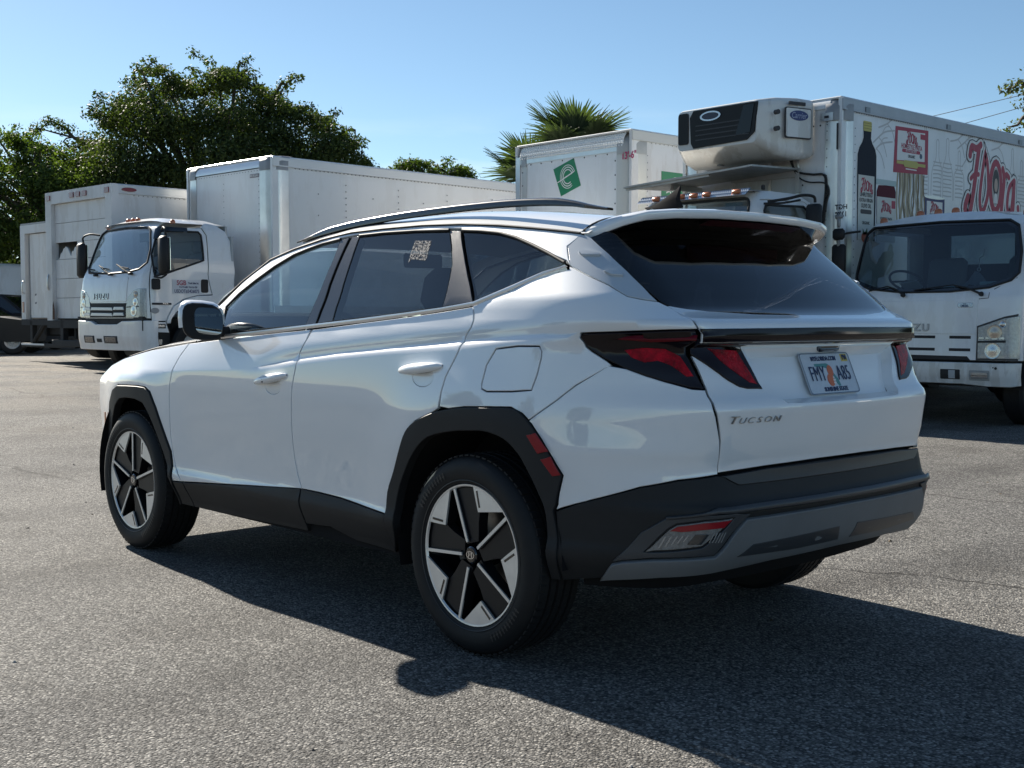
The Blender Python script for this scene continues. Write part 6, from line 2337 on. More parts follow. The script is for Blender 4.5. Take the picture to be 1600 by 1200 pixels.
    # ---- cab under the cooling unit
    cab = Cab(-1.34, 1.05, .16, [(.35, 1.42), (1.4, 1.42), (1.9, 1.33), (2.3, 1.22), (2.6, 1.12), (2.75, 1.0), (2.85, .8)], [(.35, 0), (1.6, 0), (2.3, .03), (2.62, .07), (2.75, .14), (2.85, .24)])
    F, SX = cab.f, cab.sx
    wsu = cab.fr(rrect2(-2.26, -.47, 1.65, 2.67, .09))
    g1 = [(SX(1.22, .6), .55), (SX(1.22, 1.6), 1.6), (SX(1.10, 2.62), 2.655)]
    RX = -2 * (cab.hw - cab.r)
    fo = [(F(-.6), .55)] + g1 + [(SX(1.05, 2.70), 2.73), (F(-.5), 2.75)] + [(RX - u, v) for u, v in ([(F(-.6), .55)] + g1 + [(SX(1.05, 2.70), 2.73), (F(-.5), 2.75)])[::-1]]
    patch('cab_front', cab.P, fo, t, CABW, holes=[wsu], grid=.08)
    patch('windscreen', cab.P, wsu, t, G_TRUCK, off=-.006, depth=.004, grid=.1)
    mb = MB()
    mb.tube([cab.at(u, v, .003)[0] for u, v in resample(wsu, .09)], .018, 5, closed=True)
    mb.build('windscreen_seal', BLKRUB, t, sharp=.9)
    win = cab.sd([(1.10, 1.75), (1.08, 2.50), (1.04, 2.575), (.28, 2.60), (.20, 2.55), (.18, 1.75)])
    door = cab.sd([(1.205, .65), (1.205, 1.6), (1.14, 2.58), (1.09, 2.635), (.24, 2.66), (.14, 2.60), (.12, .65)])
    d_ = patch('cab_door', cab.P, door, t, CABW, holes=[win], grid=.08)
    patch('side_window', cab.P, win, d_, G_SIDE, off=-.006, depth=.004, grid=.1)
    mb = MB()
    mb.tube([cab.at(u, v, .002)[0] for u, v in resample(win, .09)], .015, 5, closed=True)
    mb.build('window_seal', BLKRUB, d_, sharp=.9)
    patch('cab_rear_side', cab.P, cab.sd([(.115, .65), (.135, 2.60), (.22, 2.665), (1.1, 2.645), (1.05, 2.76), (.30, 2.76), (.10, 2.66), (.06, 2.4), (.055, .65)]), t, CABW, grid=.08)
    patch('cab_rear_side', cab.P, cab.mirror(cab.sd([(1.2, .65), (1.1, 2.64), (.3, 2.72), (.06, 2.5), (.055, .65)])), t, CABW, grid=.1)
    mb = MB()
    mb.grid(np.array([[(x, -1.34 + v * .86, 2.745 + .075 * (1 - abs(v) ** 4) * min(1, (x - .0) * 4, (1.18 - x) * 4 + .1)) for v in np.linspace(-1, 1, 19)] for x in np.linspace(.07, 1.14, 12)]))
    mb.build('cab_roof', CABW, t, sharp=1.0)
    mb = MB()
    mb.box((.08, -1.34, 1.5), (.04, 2.0, 2.3))
    mb.build('cab_back_wall', CABWALL, t)
    seat_and_wheel(t, .55, -.85, 1.55, -1.85)
    mb = MB()
    mb.box((1.15, -1.34, 1.55), (.3, 1.9, .2), bev=.06)
    mb.build('dashboard', DASH, t, sharp=.9)
    # bright tread-plate visor with amber lamps
    mb = MB()
    QU2 = mat('tread_plate', (.74, .74, .72), .2, metal=1.0)
    for i in range(2):
        for j in range(58):
            y0_ = -2.25 + j * .03
            y1_ = y0_ + .03
            za, zb = 2.70 + i * .045, 2.70 + (i + 1) * .045
            xx = lambda z: 1.245 - (z - 2.70) * 1.2
            mb.add([(xx(za), y0_, za), (xx(za), y1_, za), (xx(zb), y1_, zb), (xx(zb), y0_, zb), (xx((za + zb) / 2) + .012, (y0_ + y1_) / 2, (za + zb) / 2 + .008)], [(0, 1, 4), (1, 2, 4), (2, 3, 4), (3, 0, 4)])
    v_ = mb.build('tread_visor', QU2, t, sharp=None)
    tag(v_, kind='stuff')
    for y in (-1.93, -1.52, -1.315, -1.11, -.655):
        mb = MB()
        rot = Matrix.Rotation(R(-40), 3, 'Y')
        mb.box((1.235, y, 2.745), (.045, .125, .06), rot=rot, bev=.016)
        mb.build('visor_lamp', AMBER, t, sharp=.9)
    slab('windscreen_sticker', rect(-.92, -.66, 2.585, 2.63), FRONT(1.10), 0, .003, mat('sticker_grey', (.35, .4, .42), .6), t)
    slab('windscreen_sticker', rect(-.66, -.56, 2.42, 2.52), FRONT(1.16), 0, .003, mat('sticker_grey', (.35, .4, .42)), t)
    mb = MB()
    mb.tube(smooth([(1.12, -.28, 2.60), (.95, -.10, 2.64), (.80, .0, 2.68), (.66, .05, 2.67), (.64, .06, 2.60)]), .018, 7)
    mb.tube(smooth([(1.20, -.28, 2.575), (1.05, -.10, 2.58), (.86, .0, 2.62)]), .014, 6)
    mb.box((.66, .06, 2.36), (.10, .20, .44), bev=.03)
    mb.build('door_mirror', BLKRUB, t, sharp=.9)
    mb = MB()
    mb.box((1.02, -.42, 2.79), (.06, .03, .06), bev=.01)
    mb.build('roof_bracket', BLKRUB, t)
    chassis(t, -8.0, 1.2, -1.26, .72)
    for y, o in ((-.32, 1), (-2.36, -1)):
        truck_wheel(t, .75, y, .41, o)
        truck_wheel(t, -5.8, y, .41, o, True)
    return t


def npr_truck():
    t = thing('flatbed_truck', 'white cab-over truck without a box, nearest on the right behind the suv', 'truck', (2.75, -9.235, 0), R(90))
    cab = Cab(-1.085, 1.085, .15, [(.3, .0), (.75, .0), (1.0, -.01), (1.43, -.03), (1.56, -.08), (2.0, -.22), (2.3, -.34), (2.40, -.46), (2.50, -.62)],
              [(.3, 0), (1.45, 0), (2.0, .03), (2.3, .07), (2.38, .12), (2.46, .20), (2.5, .26)])
    F, SX = cab.f, cab.sx
    RX = -2 * (cab.hw - cab.r)
    ws = [(-2.14, 2.24), (-2.05, 2.315), (-1.1, 2.335), (-.20, 2.315), (-.10, 2.25), (-.05, 1.95), (-.055, 1.72), (-.13, 1.63), (-.36, 1.555), (-.80, 1.515), (-1.40, 1.515), (-1.85, 1.56), (-2.08, 1.64), (-2.12, 1.75), (-2.13, 2.0)]
    wsu = cab.fr(ws)
    g1 = [(SX(-.145, .74), .745), (SX(-.17, 1.42), 1.42), (SX(-.30, 2.0), 2.0), (SX(-.42, 2.28), 2.285), (SX(-.50, 2.36), 2.365)]
    h_ = [(F(-.6), .745), (F(-.12), .745)] + g1 + [(F(-.23), 2.383), (F(-.33), 2.412), (F(-.5), 2.438), (F(-.75), 2.452)]
    fo = h_ + [(RX - u, v) for u, v in h_[::-1]]
    patch('cab_front', cab.P, fo, t, CABW, holes=[wsu], grid=.06)
    patch('windscreen', cab.P, wsu, t, glass('truck_windscreen_dim', (.34, .42, .46), base=.07), off=-.006, depth=.004, grid=.08)
    # black frit band inside the glass edge and the rubber round it
    cx_, cy_ = np.mean([p[0] for p in wsu]), 1.93
    inn = [(cx_ + (u - cx_) * .955, cy_ + (v - cy_) * .90) for u, v in wsu]
    patch('windscreen_band', cab.P, wsu, t, mat('frit_black', (.006, .007, .009), .15, coat=1), off=-.0045, depth=.001, inset=0, bev=.001, holes=[inn], grid=.06)
    mb = MB()
    mb.tube([cab.at(u, v, .003)[0] for u, v in resample(wsu, .06)], .013, 6, closed=True)
    mb.build('windscreen_seal', BLKRUB, t, sharp=.9)
    # flap between the screen and the grille
    fl = cab.fr([(-1.72, 1.415), (-.455, 1.425), (-.465, 1.035), (-1.70, 1.035)])
    fp = patch('front_flap', cab.P, fl, t, CABW, off=.006, depth=.012, bev=.004, grid=.06)
    mb = MB()
    ln = [cab.at(F(y), z, .0015)[0] for y, z in ((-.345, 1.50), (-.345, 1.44), (-.45, 1.43))]
    mb.tube(ln, .004, 4)
    mb.tube([cab.at(F(-.07), 1.66, .0015)[0], cab.at(F(-.30), 1.535, .0015)[0]], .004, 4)
    mb.build('panel_gap', INKB, fp)
    for ch, y in zip('ISUZU', (-1.49, -1.405, -1.30, -1.175, -1.065)):
        p, tt, n = cab.at(F(y), 1.105, .008)
        text(ch, .115, mat('pewter_badge', (.36, .37, .38), .35, metal=.5), fp, frame(p, tt, n.cross(tt), n), xs=1.15, ext=.010, bold=.004)
    db = patch('engine_badge', cab.P, cab.fr(rrect2(-.69, -.51, 1.335, 1.39, .01)), fp, mat('badge_chrome', (.42, .43, .44), .22, metal=1.0), off=.012, depth=.008, grid=.05)
    p, tt, n = cab.at(F(-.605), 1.352, .014)
    text('DIESEL', .034, mat('badge_blue', (.02, .05, .14), .4), db, frame(p, tt, n.cross(tt), n), xs=.95, bold=.0008)
    p, tt, n = cab.at(F(-.605), 1.375, .014)
    text('ECO', .016, mat('badge_blue', (.02, .05, .14), .4), db, frame(p, tt, n.cross(tt), n), xs=1.2)
    # slats
    SL = mat('slot_black', (.008, .008, .009), .6)
    for z0_, z1_ in ((.985, 1.018), (.845, .878)):
        for a, b in ((-1.65, -1.36), (-1.30, -.945), (-.775, -.525)):
            patch('grille_slot', cab.P, cab.fr(rect(a, b, z0_, z1_)), t, SL, off=.0015, depth=.002, inset=0, bev=.001, grid=.06)
    patch('grille_slot', cab.P, cab.fr([(-1.70, .745), (-1.60, .795), (-.56, .790), (-.52, .745)]), t, SL, off=.0015, depth=.002, inset=0, bev=.001, grid=.06)
    for q in (1, -1):
        hl = cab.fr([(-.445, 1.115), (-.16, 1.215)]) + [(SX(-.085, 1.26), 1.245), (SX(-.08, .76), .765)] + cab.fr([(-.44, .765)])
        lm = [(F(-.255), 1.055, .083, 1), (F(-.27), .855, .088, 0), (F(-.17), 1.15, .04, 0)]
        dv = cab.fr([(-.44, .965), (-.13, .975), (-.13, .945), (-.44, .94)])
        bz = cab.fr([(-.46, 1.13), (-.16, 1.235)]) + [(SX(-.07, 1.28), 1.265), (SX(-.065, .75), .748)] + cab.fr([(-.46, .748)])
        if q < 0:
            hl, dv, bz = cab.mirror(hl), cab.mirror(dv), cab.mirror(bz)
            lm = [(RX - u, v, r, m_) for u, v, r, m_ in lm]
        patch('lamp_bezel', cab.P, bz, t, mat('lamp_gap', (.03, .03, .03), .5), off=.004, depth=.01, grid=.05)
        hp = headlamp(cab, t, hl, lm, LENSC)
        patch('lamp_divider', cab.P, dv, hp, TDARK, off=.0165, depth=.006, grid=.05)
        for k in range(4):
            a = -.43 + k * .075
            o_ = cab.fr(rect(a, a + .06, .98, 1.01))
            patch('reflector_cell', cab.P, o_ if q > 0 else cab.mirror(o_), hp, mat('lamp_chrome', (.75, .75, .74), .08, metal=1), off=.016, depth=.006, grid=.04)
    # bumper
    bc = Cab(-1.085, 1.09, .16, [(.2, .03), (.46, .05), (.60, .075), (.72, .07), (1, .05)], [(.2, 0), (1, 0)])
    b_ = [(bc.f(-.6), .475), (bc.f(-.3), .455), (bc.f(-.05), .455), (bc.sx(-.10, .5), .47), (bc.sx(-.11, .7), .725), (bc.f(-.1), .725)]
    BW = mat('bumper_white', (.66, .66, .64), .4, coat=.5, coat_rough=.08, dirt=(.30, .26, .20), dscale=6, damt=.3)
    bp = patch('bumper', bc.P, b_ + [(-2 * (bc.hw - bc.r) - u, v) for u, v in b_[::-1]], t, BW, depth=.06, bev=.012, grid=.06)
    patch('lamp_opening', bc.P, [(bc.f(x), z) for x, z in rrect2(-.835, -.60, .53, .645, .012)], bp, SL, off=.004, depth=.008, grid=.05)
    patch('paper_tag', bc.P, [(bc.f(x), z) for x, z in rect(-.735, -.655, .54, .635)], bp, mat('tag_grey', (.42, .43, .43), .6), off=.010, depth=.004, grid=.05)
    patch('fog_surround', bc.P, [(bc.f(x), z) for x, z in rrect2(-.50, -.265, .525, .64, .015)], bp, mat('trim_grey', (.30, .30, .29), .5), off=.004, depth=.008, grid=.05)
    fgl = patch('fog_lamp', bc.P, [(bc.f(x), z) for x, z in rrect2(-.475, -.285, .545, .62, .01)], bp, LENSC, off=.010, depth=.006, grid=.05)
    patch('fog_rib', bc.P, [(bc.f(x), z) for x, z in rect(-.47, -.29, .578, .585)], fgl, TDARK, off=.014, depth=.004, grid=.06)
    mb = MB()
    for y, z, r in ((-1.19, .655, .012), (-.20, .665, .016), (-.23, .672, .008)):
        p, tt, n = bc.at(bc.f(y), z, .001)
        b2 = n.cross(tt)
        mb.lathe([(0, .002), (r, .0)], lambda a, b, h: p + tt * a + b2 * b + n * h, 9)
    mb.build('bumper_hole', SL, bp)
    # door on the left side
    win = cab.sd([(-.28, 1.52), (-.36, 1.95), (-.47, 2.22), (-.55, 2.26), (-1.25, 2.26), (-1.30, 2.2), (-1.30, 1.66), (-.62, 1.45)])
    door = cab.sd([(-.155, .75), (-.18, 1.42), (-.31, 2.0), (-.43, 2.28), (-.53, 2.325), (-1.32, 2.32), (-1.38, 2.2), (-1.40, 1.1), (-1.0, 1.0), (-.75, .75)])
    d_ = patch('cab_door', cab.P, door, t, CABW, holes=[win], grid=.06)
    patch('side_window', cab.P, win, d_, G_SIDE, off=-.006, depth=.004, grid=.08)
    mb = MB()
    mb.tube([cab.at(u, v, .002)[0] for u, v in resample(win, .08)], .018, 5, closed=True)
    mb.build('window_seal', BLKRUB, d_, sharp=.9)
    patch('kerb_mirror', cab.P, cab.sd(rrect2(-.30, -.19, 1.22, 1.44, .03)), d_, BLKRUB, off=.02, depth=.02, grid=.06)
    slab('oval_badge', ell(-.30, 1.04, .06, .05), SIDE(.0), .002, .008, mat('badge_grey', (.3, .31, .32), .4), d_)
    slab('model_badge', rect(-.5, -.19, .93, .965), SIDE(.0), .002, .008, INKB, d_)
    mk = slab('side_marker', rrect2(-.42, -.17, .77, .86, .02), SIDE(.0), .002, .014, TDARK, d_)
    slab('marker_lens', rect(-.40, -.19, .79, .84), SIDE(.0), .014, .018, LENSC, mk)
    patch('cab_rear_side', cab.P, cab.sd([(-1.405, 1.1), (-1.385, 2.2), (-1.325, 2.325), (-.54, 2.33), (-.62, 2.43), (-1.40, 2.42), (-1.60, 2.30), (-1.66, 2.1), (-1.66, 1.1)]), t, CABW, grid=.07)
    patch('cab_rear_side', cab.P, cab.mirror(cab.sd([(-.2, .8), (-.2, 1.5), (-.6, 1.52), (-1.66, 1.52), (-1.66, .8)])), t, CABW, grid=.1)
    mb = MB()
    for x0_, x1_, z0_, z1_ in ((-.52, -1.3, 2.25, 2.38), (-1.3, -1.66, 1.5, 2.38)):
        mb.box(((x0_ + x1_) / 2, -2.06, (z0_ + z1_) / 2), (abs(x1_ - x0_), .04, z1_ - z0_))
    mb.build('right_window_frame', CABW, t)
    mb = MB()
    rws = []
    for tt in np.linspace(0, 1, 16):
        r_ = []
        for v in np.linspace(-1, 1, 29):
            zf = 2.455 - .08 * abs(v) ** 3.2
            xf = float(cab.xf(zf)) + .05 * (1 - v * v) - .012
            xf -= .16 * abs(v) ** 7
            r_.append((xf + (-1.66 - xf) * tt, -1.085 + v * .865, zf - .004 + .035 * math.sin(math.pi * min(1, tt * 1.5) / 2) * (1 - abs(v) ** 6)))
        r_ = [(r_[0][0] - .02, r_[0][1] + .01, r_[0][2] - .09)] + r_ + [(r_[-1][0] - .02, r_[-1][1] - .01, r_[-1][2] - .09)]
        if tt == 0:
            rws.append([(x - .012, y, z - .06) for x, y, z in r_])
        rws.append(r_)
    mb.grid(np.array(rws), flip=True)
    mb.build('cab_roof', CABW, t, sharp=1.0)
    # back wall with its window
    mb = MB()
    mb.box((-1.66, -1.085, 1.30), (.04, 2.1, 1.18))
    mb.box((-1.66, -1.085, 2.33), (.04, 2.0, .14))
    mb.box((-1.66, -.43, 2.08), (.04, .80, .38))
    mb.box((-1.66, -1.90, 2.08), (.04, .44, .38))
    mb.build('cab_back_wall', mat('cab_lining_dark', (.05, .055, .06), .9), t)
    mb = MB()
    mb.box((-1.66, -1.26, 2.08), (.006, .86, .38))
    mb.build('rear_window', G_SIDE, t)
    mb = MB()
    mb.box((-.9, -1.085, 1.05), (1.5, 2.0, .06))
    mb.build('cab_floor', mat('cab_lining_dark', (.05, .055, .06), .9), t)
    mb = MB()
    mb.box((-1.02, -1.085, 2.37), (1.15, 1.66, .02))
    mb.build('cab_ceiling', mat('cab_lining_dark', (.05, .055, .06), .9), t)
    mb = MB()
    mb.box((-.30, -1.085, 1.47), (.40, 1.98, .16), bev=.05)
    mb.build('dashboard', DASH, t, sharp=.9)
    mb = MB()
    c = Vector((-.50, -1.62, 1.66))
    tt_ = Matrix.Rotation(R(-35), 3, 'Y')
    mb.tube([c + tt_ @ Vector((.21 * math.cos(a), .21 * math.sin(a), 0)) for a in np.linspace(0, 2 * math.pi, 29)[:-1]], .015, 7, closed=True)
    mb.tube([c + tt_ @ Vector((0, -.2, 0)), c + tt_ @ Vector((0, .2, 0))], .014, 6)
    mb.tube([c, c + tt_ @ Vector((.05, 0, -.4))], .03, 8)
    mb.build('steering_wheel', DASH, t, sharp=.9)
    for y in (-1.60, -.55):
        mb = MB()
        mb.box((-1.15, y, 1.30), (.48, .52, .16), bev=.05)
        mb.box((-1.42, y, 1.66), (.14, .50, .62), rot=Matrix.Rotation(R(-10), 3, 'Y'), bev=.05)
        mb.build('seat', CABIN, t, sharp=.9)
    # things lying on the dashboard belong to whoever drives it: papers, a crumpled bag, a hanging cord
    # wipers
    for a, b, c_ in ((-1.36, -1.60, -1.85), (-.42, -.78, -1.25)):
        mb = MB()
        p0 = cab.at(F(a), 1.475, .025)[0]
        p1 = cab.at(F((a + b) / 2), 1.545, .03)[0]
        p2 = cab.at(F(b), 1.585, .022)[0]
        mb.tube([p0, p1, p2], [.014, .010, .008], 7)
        mb.tube([cab.at(F((a + b) / 2 + .02), 1.535, .016)[0], p2, cab.at(F(c_), 1.535, .012)[0]], .008, 6)
        mb.lathe([(.0, .035), (.022, .03), (.028, .0)], lambda x, y, h: (p0.x + h, p0.y + x, p0.z + y), 14)
        mb.build('wiper', BLKRUB, t, sharp=.9)
    for y, z in ((-1.50, 2.455), (-1.27, 2.465), (-1.05, 2.465), (-.20, 2.405), (-2.0, 2.40)):
        mb = MB()
        x = -.58 if -1.9 < y < -.5 else -.60
        mb.lathe([(.048, -.02), (.048, .010), (.042, .034), (.026, .050), (0, .054)], lambda a, b, h: (x + a, y + b, z + h), 16)
        mb.build('roof_marker', AMBER, t, sharp=.9)
    # mirrors: the far one shows left of the cab, on its bent arm
    for q in (1, -1):
        yy = .20 if q > 0 else -2.38
        mb = MB()
        mb.box((-.20, yy, 1.93), (.08, .19, .40), bev=.03)
        mb.box((-.16, yy - q * .02, 2.25), (.07, .17, .14), bev=.03)
        m_ = mb.build('door_mirror', BLKRUB, t, sharp=.9)
        mb = MB()
        ed = -.02 if q > 0 else -2.14
        mb.tube(smooth([(-.30, ed, 2.28), (-.20, (ed + yy) / 2, 2.26), (-.18, yy, 2.22), (-.19, yy, 2.10)]), .014, 7)
        mb.build('mirror_arm', BLKRUB, m_, sharp=.9)
        mb = MB()
        mb.tube(smooth([(-.25, ed, 1.62), (-.20, (ed + yy) / 2, 1.66), (-.19, yy, 1.76)]), .012, 6)
        mb.build('mirror_arm', BLKRUB, m_, sharp=.9)
    # running gear and an open steel bed
    chassis(t, -5.4, -.1, -1.085, .60)
    mb = MB()
    mb.box((-3.7, -1.085, .88), (3.8, 2.1, .12))
    for y in (-.06, -2.1):
        mb.box((-3.7, y, .98), (3.8, .05, .12))
    mb.build('load_bed', TDARK, t)
    mb = MB()
    mb.box((-.7, -1.085, .70), (1.3, 1.9, .5))
    mb.build('engine_cover', TDARK, t)
    mb = MB()
    for y in (-.14, -2.03):
        mb.lathe([(.50, -.0), (.50, .22)], lambda a, b, h: (-.72 + a, y - .11 + h, .42 + b), 20, a0=0, a1=math.pi)
    mb.build('wheel_arch', TDARK, t)
    for y, o in ((-.10, 1), (-2.07, -1)):
        truck_wheel(t, -.72, y, .375, o)
        truck_wheel(t, -4.0, y, .375, o, True)
    return t


build_ftr()
roll_door_truck()
swing_door_truck()
e_logo_truck()
flora_truck()
npr_truck()


def dash_things():
    # loose things on the nearest truck's dashboard, at their world places
    T = Matrix.Translation((2.75, -9.235, 0)) @ Matrix.Rotation(R(90), 4, 'Z')
    def put_at(name, verts_mb, m, label, cat):
        me = verts_mb.mesh(name, m, .5)
        me.transform(T)
        o = put(name, me)
        tag(o, label, cat)
    mb = MB()
    rr = Matrix.Rotation(R(-30), 3, 'Y') @ Matrix.Rotation(R(9), 3, 'X')
    mb.box((-.28, -1.44, 1.605), (.16, .22, .006), rot=rr)
    put_at('paper_sheet', mb, mat('paper', (.62, .66, .66), .7), 'pale sheet of paper on the dashboard in front of the steering wheel', 'paper')
    mb = MB()
    mb.box((-.30, -.48, 1.605), (.10, .20, .05), bev=.01)
    put_at('small_carton', mb, mat('carton_mint', (.50, .62, .60), .6), 'small pale carton at the right end of the truck dashboard', 'carton')
    mb = MB()
    ys = np.linspace(-.5, .5, 12)
    g = np.array([[(-.34 + .20 * (i / 9 - .5), -.66 + .30 * (j / 11 - .5), 1.56 + .19 * math.exp(-((i / 9 - .5) ** 2 + (j / 11 - .5) ** 2) * 7) + random.uniform(-.018, .018)) for j in range(12)] for i in range(10)])
    mb.grid(g)
    put_at('crumpled_bag', mb, mat('grey_plastic_bag', (.22, .23, .24), .6), 'crumpled grey bag lying on the truck dashboard', 'bag')
    mb = MB()
    mb.box((-.26, -.93, 1.575), (.08, .15, .03), bev=.014)
    put_at('folded_cap', mb, mat('cap_white', (.6, .62, .62), .8), 'small white folded cap in the middle of the truck dashboard', 'cap')
    mb = MB()
    mb.tube(smooth([(-.40, -.60, 2.0), (-.40, -.61, 1.93), (-.40, -.655, 1.90), (-.40, -.66, 1.80)]), .005, 5)
    mb.lathe([(.015, -.005), (.024, -.005), (.024, .005), (.015, .005), (.015, -.005)], lambda a, b, h: (-.40 + h, -.66 + a, 1.775 + b), 14)
    put_at('hanging_charm', mb, mat('cord_pale', (.55, .55, .52), .6), 'thin cord with a small ring hanging behind the truck windscreen', 'charm')


dash_things()


# ------------------------------------------------------------------ plants
def leaf_mat(name, c1, c2, trans=.35, scale=.6):
    m = bpy.data.materials.new(name)
    m.use_nodes = True
    n, l = m.node_tree.nodes, m.node_tree.links
    b = n['Principled BSDF']
    out = n['Material Output']
    g = n.new('ShaderNodeNewGeometry')
    tc = n.new('ShaderNodeTexCoord')
    nz = n.new('ShaderNodeTexNoise')
    nz.inputs['Scale'].default_value = scale
    nz.inputs['Detail'].default_value = 4
    l.new(tc.outputs['Object'], nz.inputs['Vector'])
    add = n.new('ShaderNodeMath')
    add.operation = 'MULTIPLY_ADD'
    add.inputs[1].default_value = .5
    l.new(g.outputs['Random Per Island'], add.inputs[0])
    l.new(nz.outputs['Fac'], add.inputs[2])
    rp = n.new('ShaderNodeValToRGB')
    rp.color_ramp.elements[0].position = .40
    rp.color_ramp.elements[0].color = tuple(c1) + (1,)
    rp.color_ramp.elements[1].position = 1.0
    rp.color_ramp.elements[1].color = tuple(c2) + (1,)
    l.new(add.outputs[0], rp.inputs['Fac'])
    l.new(rp.outputs['Color'], b.inputs['Base Color'])
    b.inputs['Roughness'].default_value = .6
    b.inputs['Specular IOR Level'].default_value = .15
    tl = n.new('ShaderNodeBsdfTranslucent')
    mx = n.new('ShaderNodeMixShader')
    mx.inputs['Fac'].default_value = trans
    gm = n.new('ShaderNodeMixRGB')
    gm.blend_type = 'MULTIPLY'
    gm.inputs['Fac'].default_value = 1
    gm.inputs['Color2'].default_value = (1.5, 1.7, .5, 1)
    l.new(rp.outputs['Color'], gm.inputs['Color1'])
    l.new(gm.outputs['Color'], tl.inputs['Color'])
    l.new(b.outputs[0], mx.inputs[1])
    l.new(tl.outputs[0], mx.inputs[2])
    l.new(mx.outputs[0], out.inputs['Surface'])
    return m


BARK = mat('bark', (.085, .072, .058), .9, var=.3, vscale=6, bump=.6, bscale=14, bdist=.03)


def leaves_mesh(centers, radii, per, size, squash=.66, name='crown', up_bias=.5):
    """leaf-sized folded quads packed in clumps"""
    C = np.repeat(np.asarray(centers), per, axis=0)
    Rr = np.repeat(np.asarray(radii), per)
    k = len(C)
    d = rng.normal(size=(k, 3))
    d /= np.linalg.norm(d, axis=1, keepdims=True)
    rad = Rr * rng.random(k) ** .30
    p = C + d * rad[:, None] * np.array([1.15, 1.15, squash]) + rng.normal(scale=.05, size=(k, 3))
    nrm = d + rng.normal(scale=.7, size=(k, 3)) + np.array([0, 0, up_bias])
    nrm /= np.linalg.norm(nrm, axis=1, keepdims=True)
    a = np.cross(nrm, rng.normal(size=(k, 3)))
    a /= np.linalg.norm(a, axis=1, keepdims=True)
    b = np.cross(nrm, a)
    s = size * (.6 + .8 * rng.random(k))[:, None]
    v = np.empty((k, 4, 3))
    v[:, 0] = p - a * s * .5
    v[:, 1] = p + b * s * .26 - nrm * s * .06
    v[:, 2] = p + a * s * .55
    v[:, 3] = p - b * s * .26 - nrm * s * .06
    me = bpy.data.meshes.new(name)
    me.vertices.add(k * 4)
    me.vertices.foreach_set('co', v.ravel())
    me.loops.add(k * 4)
    me.loops.foreach_set('vertex_index', np.arange(k * 4, dtype=np.int32))
    me.polygons.add(k)
    me.polygons.foreach_set('loop_start', np.arange(0, k * 4, 4, dtype=np.int32))
    me.polygons.foreach_set('loop_total', np.full(k, 4, dtype=np.int32))
    me.update(calc_edges=True)
    return me


def crown_tree(name, label, base, outline, depth, n_cl, rad, per, size, m, trunk_r, limbs, group=None, yaw=None, fingers=(), core=True, dz=0.0, edge_n=0):
    """outline: crown silhouette in (across, height) metres about the trunk; across runs along the camera-ward cross direction at `yaw`"""
    bz = float(ground_z(base[0], base[1]))
    t = thing(name, label, 'tree', (base[0], base[1], bz), yaw, group)
    outline = outline + np.array([0, dz])
    fingers = [[(x, z + dz, r) for x, z, r in f] for f in fingers]
    pts = []
    lo = np.min(outline, 0)
    hi = np.max(outline, 0)
    cen = np.mean(outline, 0)
    while len(pts) < n_cl:
        q = lo + (hi - lo) * rng.random(2)
        if not inside(outline, np.array([q[0]]), np.array([q[1]]))[0]:
            continue
        e = seg_dist(q[None], outline)[0]
        th = depth * min(1, (e / (depth * .75))) ** .5
        u = rng.uniform(-1, 1)
        u = math.copysign(abs(u) ** .55, u)
        pts.append((q[0], u * th, q[1]))
    pts = np.array(pts)
    rr = rad * (.55 + .8 * rng.random(len(pts)))
    e = np.array([seg_dist(p[None, [0, 2]], outline)[0] for p in pts])
    rr = np.minimum(rr, .34 + e * .8)
    # a fringe of small sprays along the outline and over the shell
    if edge_n:
        rs = np.array(resample([tuple(q) for q in outline], .25))
        k_ = rng.integers(0, len(rs), edge_n)
        cc = outline.mean(0)
        q = rs[k_] + (rs[k_] - cc) * rng.uniform(-.10, .05, edge_n)[:, None] + rng.normal(scale=.12, size=(edge_n, 2))
        keep = q[:, 1] > 2.5
        q = q[keep]
        pts = np.concatenate([pts, np.stack([q[:, 0], rng.normal(scale=depth * .3, size=len(q)), q[:, 1]], 1)])
        rr = np.concatenate([rr, rng.uniform(.14, .34, len(q))])
    fp, fr_ = [], []
    for f in fingers:
        for x, z, r in f:
            fp.append((x, rng.uniform(-.3, .3), z))
            fr_.append(r)
    if fp:
        pts = np.concatenate([pts, np.array(fp)])
        rr = np.concatenate([rr, fr_])
    per_ = np.maximum(14, (per * (rr / rad) ** 1.7)).astype(int)
    me = leaves_mesh(pts, rr, per_, size)
    me.materials.append(m)
    put('crown', me, t)
    mb = MB()
    mb.tube(smooth([(0, 0, -.2), (.1, .05, limbs * .5), (0, 0, limbs)]), list(np.linspace(trunk_r * 1.25, trunk_r * .8, 13)), 10)
    top = Vector((0, 0, limbs * .92))
    k = 0
    idx = rng.permutation(len(pts))[:60]
    for i in idx:
        p = Vector(pts[i])
        m1 = top.lerp(p, .45) + Vector((rng.uniform(-.5, .5), rng.uniform(-.5, .5), rng.uniform(.0, .8)))
        path = smooth([top, m1, p], 5)
        mb.tube(path, list(np.linspace(trunk_r * .26, .018, len(path))), 6)
    for f in fingers:
        path = smooth([top] + [Vector((x, 0, z)) for x, z, r in f], 5)
        mb.tube(path, list(np.linspace(.07, .012, len(path))), 5)
    mb.build('trunk', BARK, t, sharp=1.2)
    return t


CAM2 = np.array([-3.309, 3.719])
FW2 = np.array([math.cos(_yaw), math.sin(_yaw)])
RT2 = np.array([math.sin(_yaw), -math.cos(_yaw)])


def spot(lat, dep):
    p = CAM2 + FW2 * dep + RT2 * lat
    return float(p[0]), float(p[1])


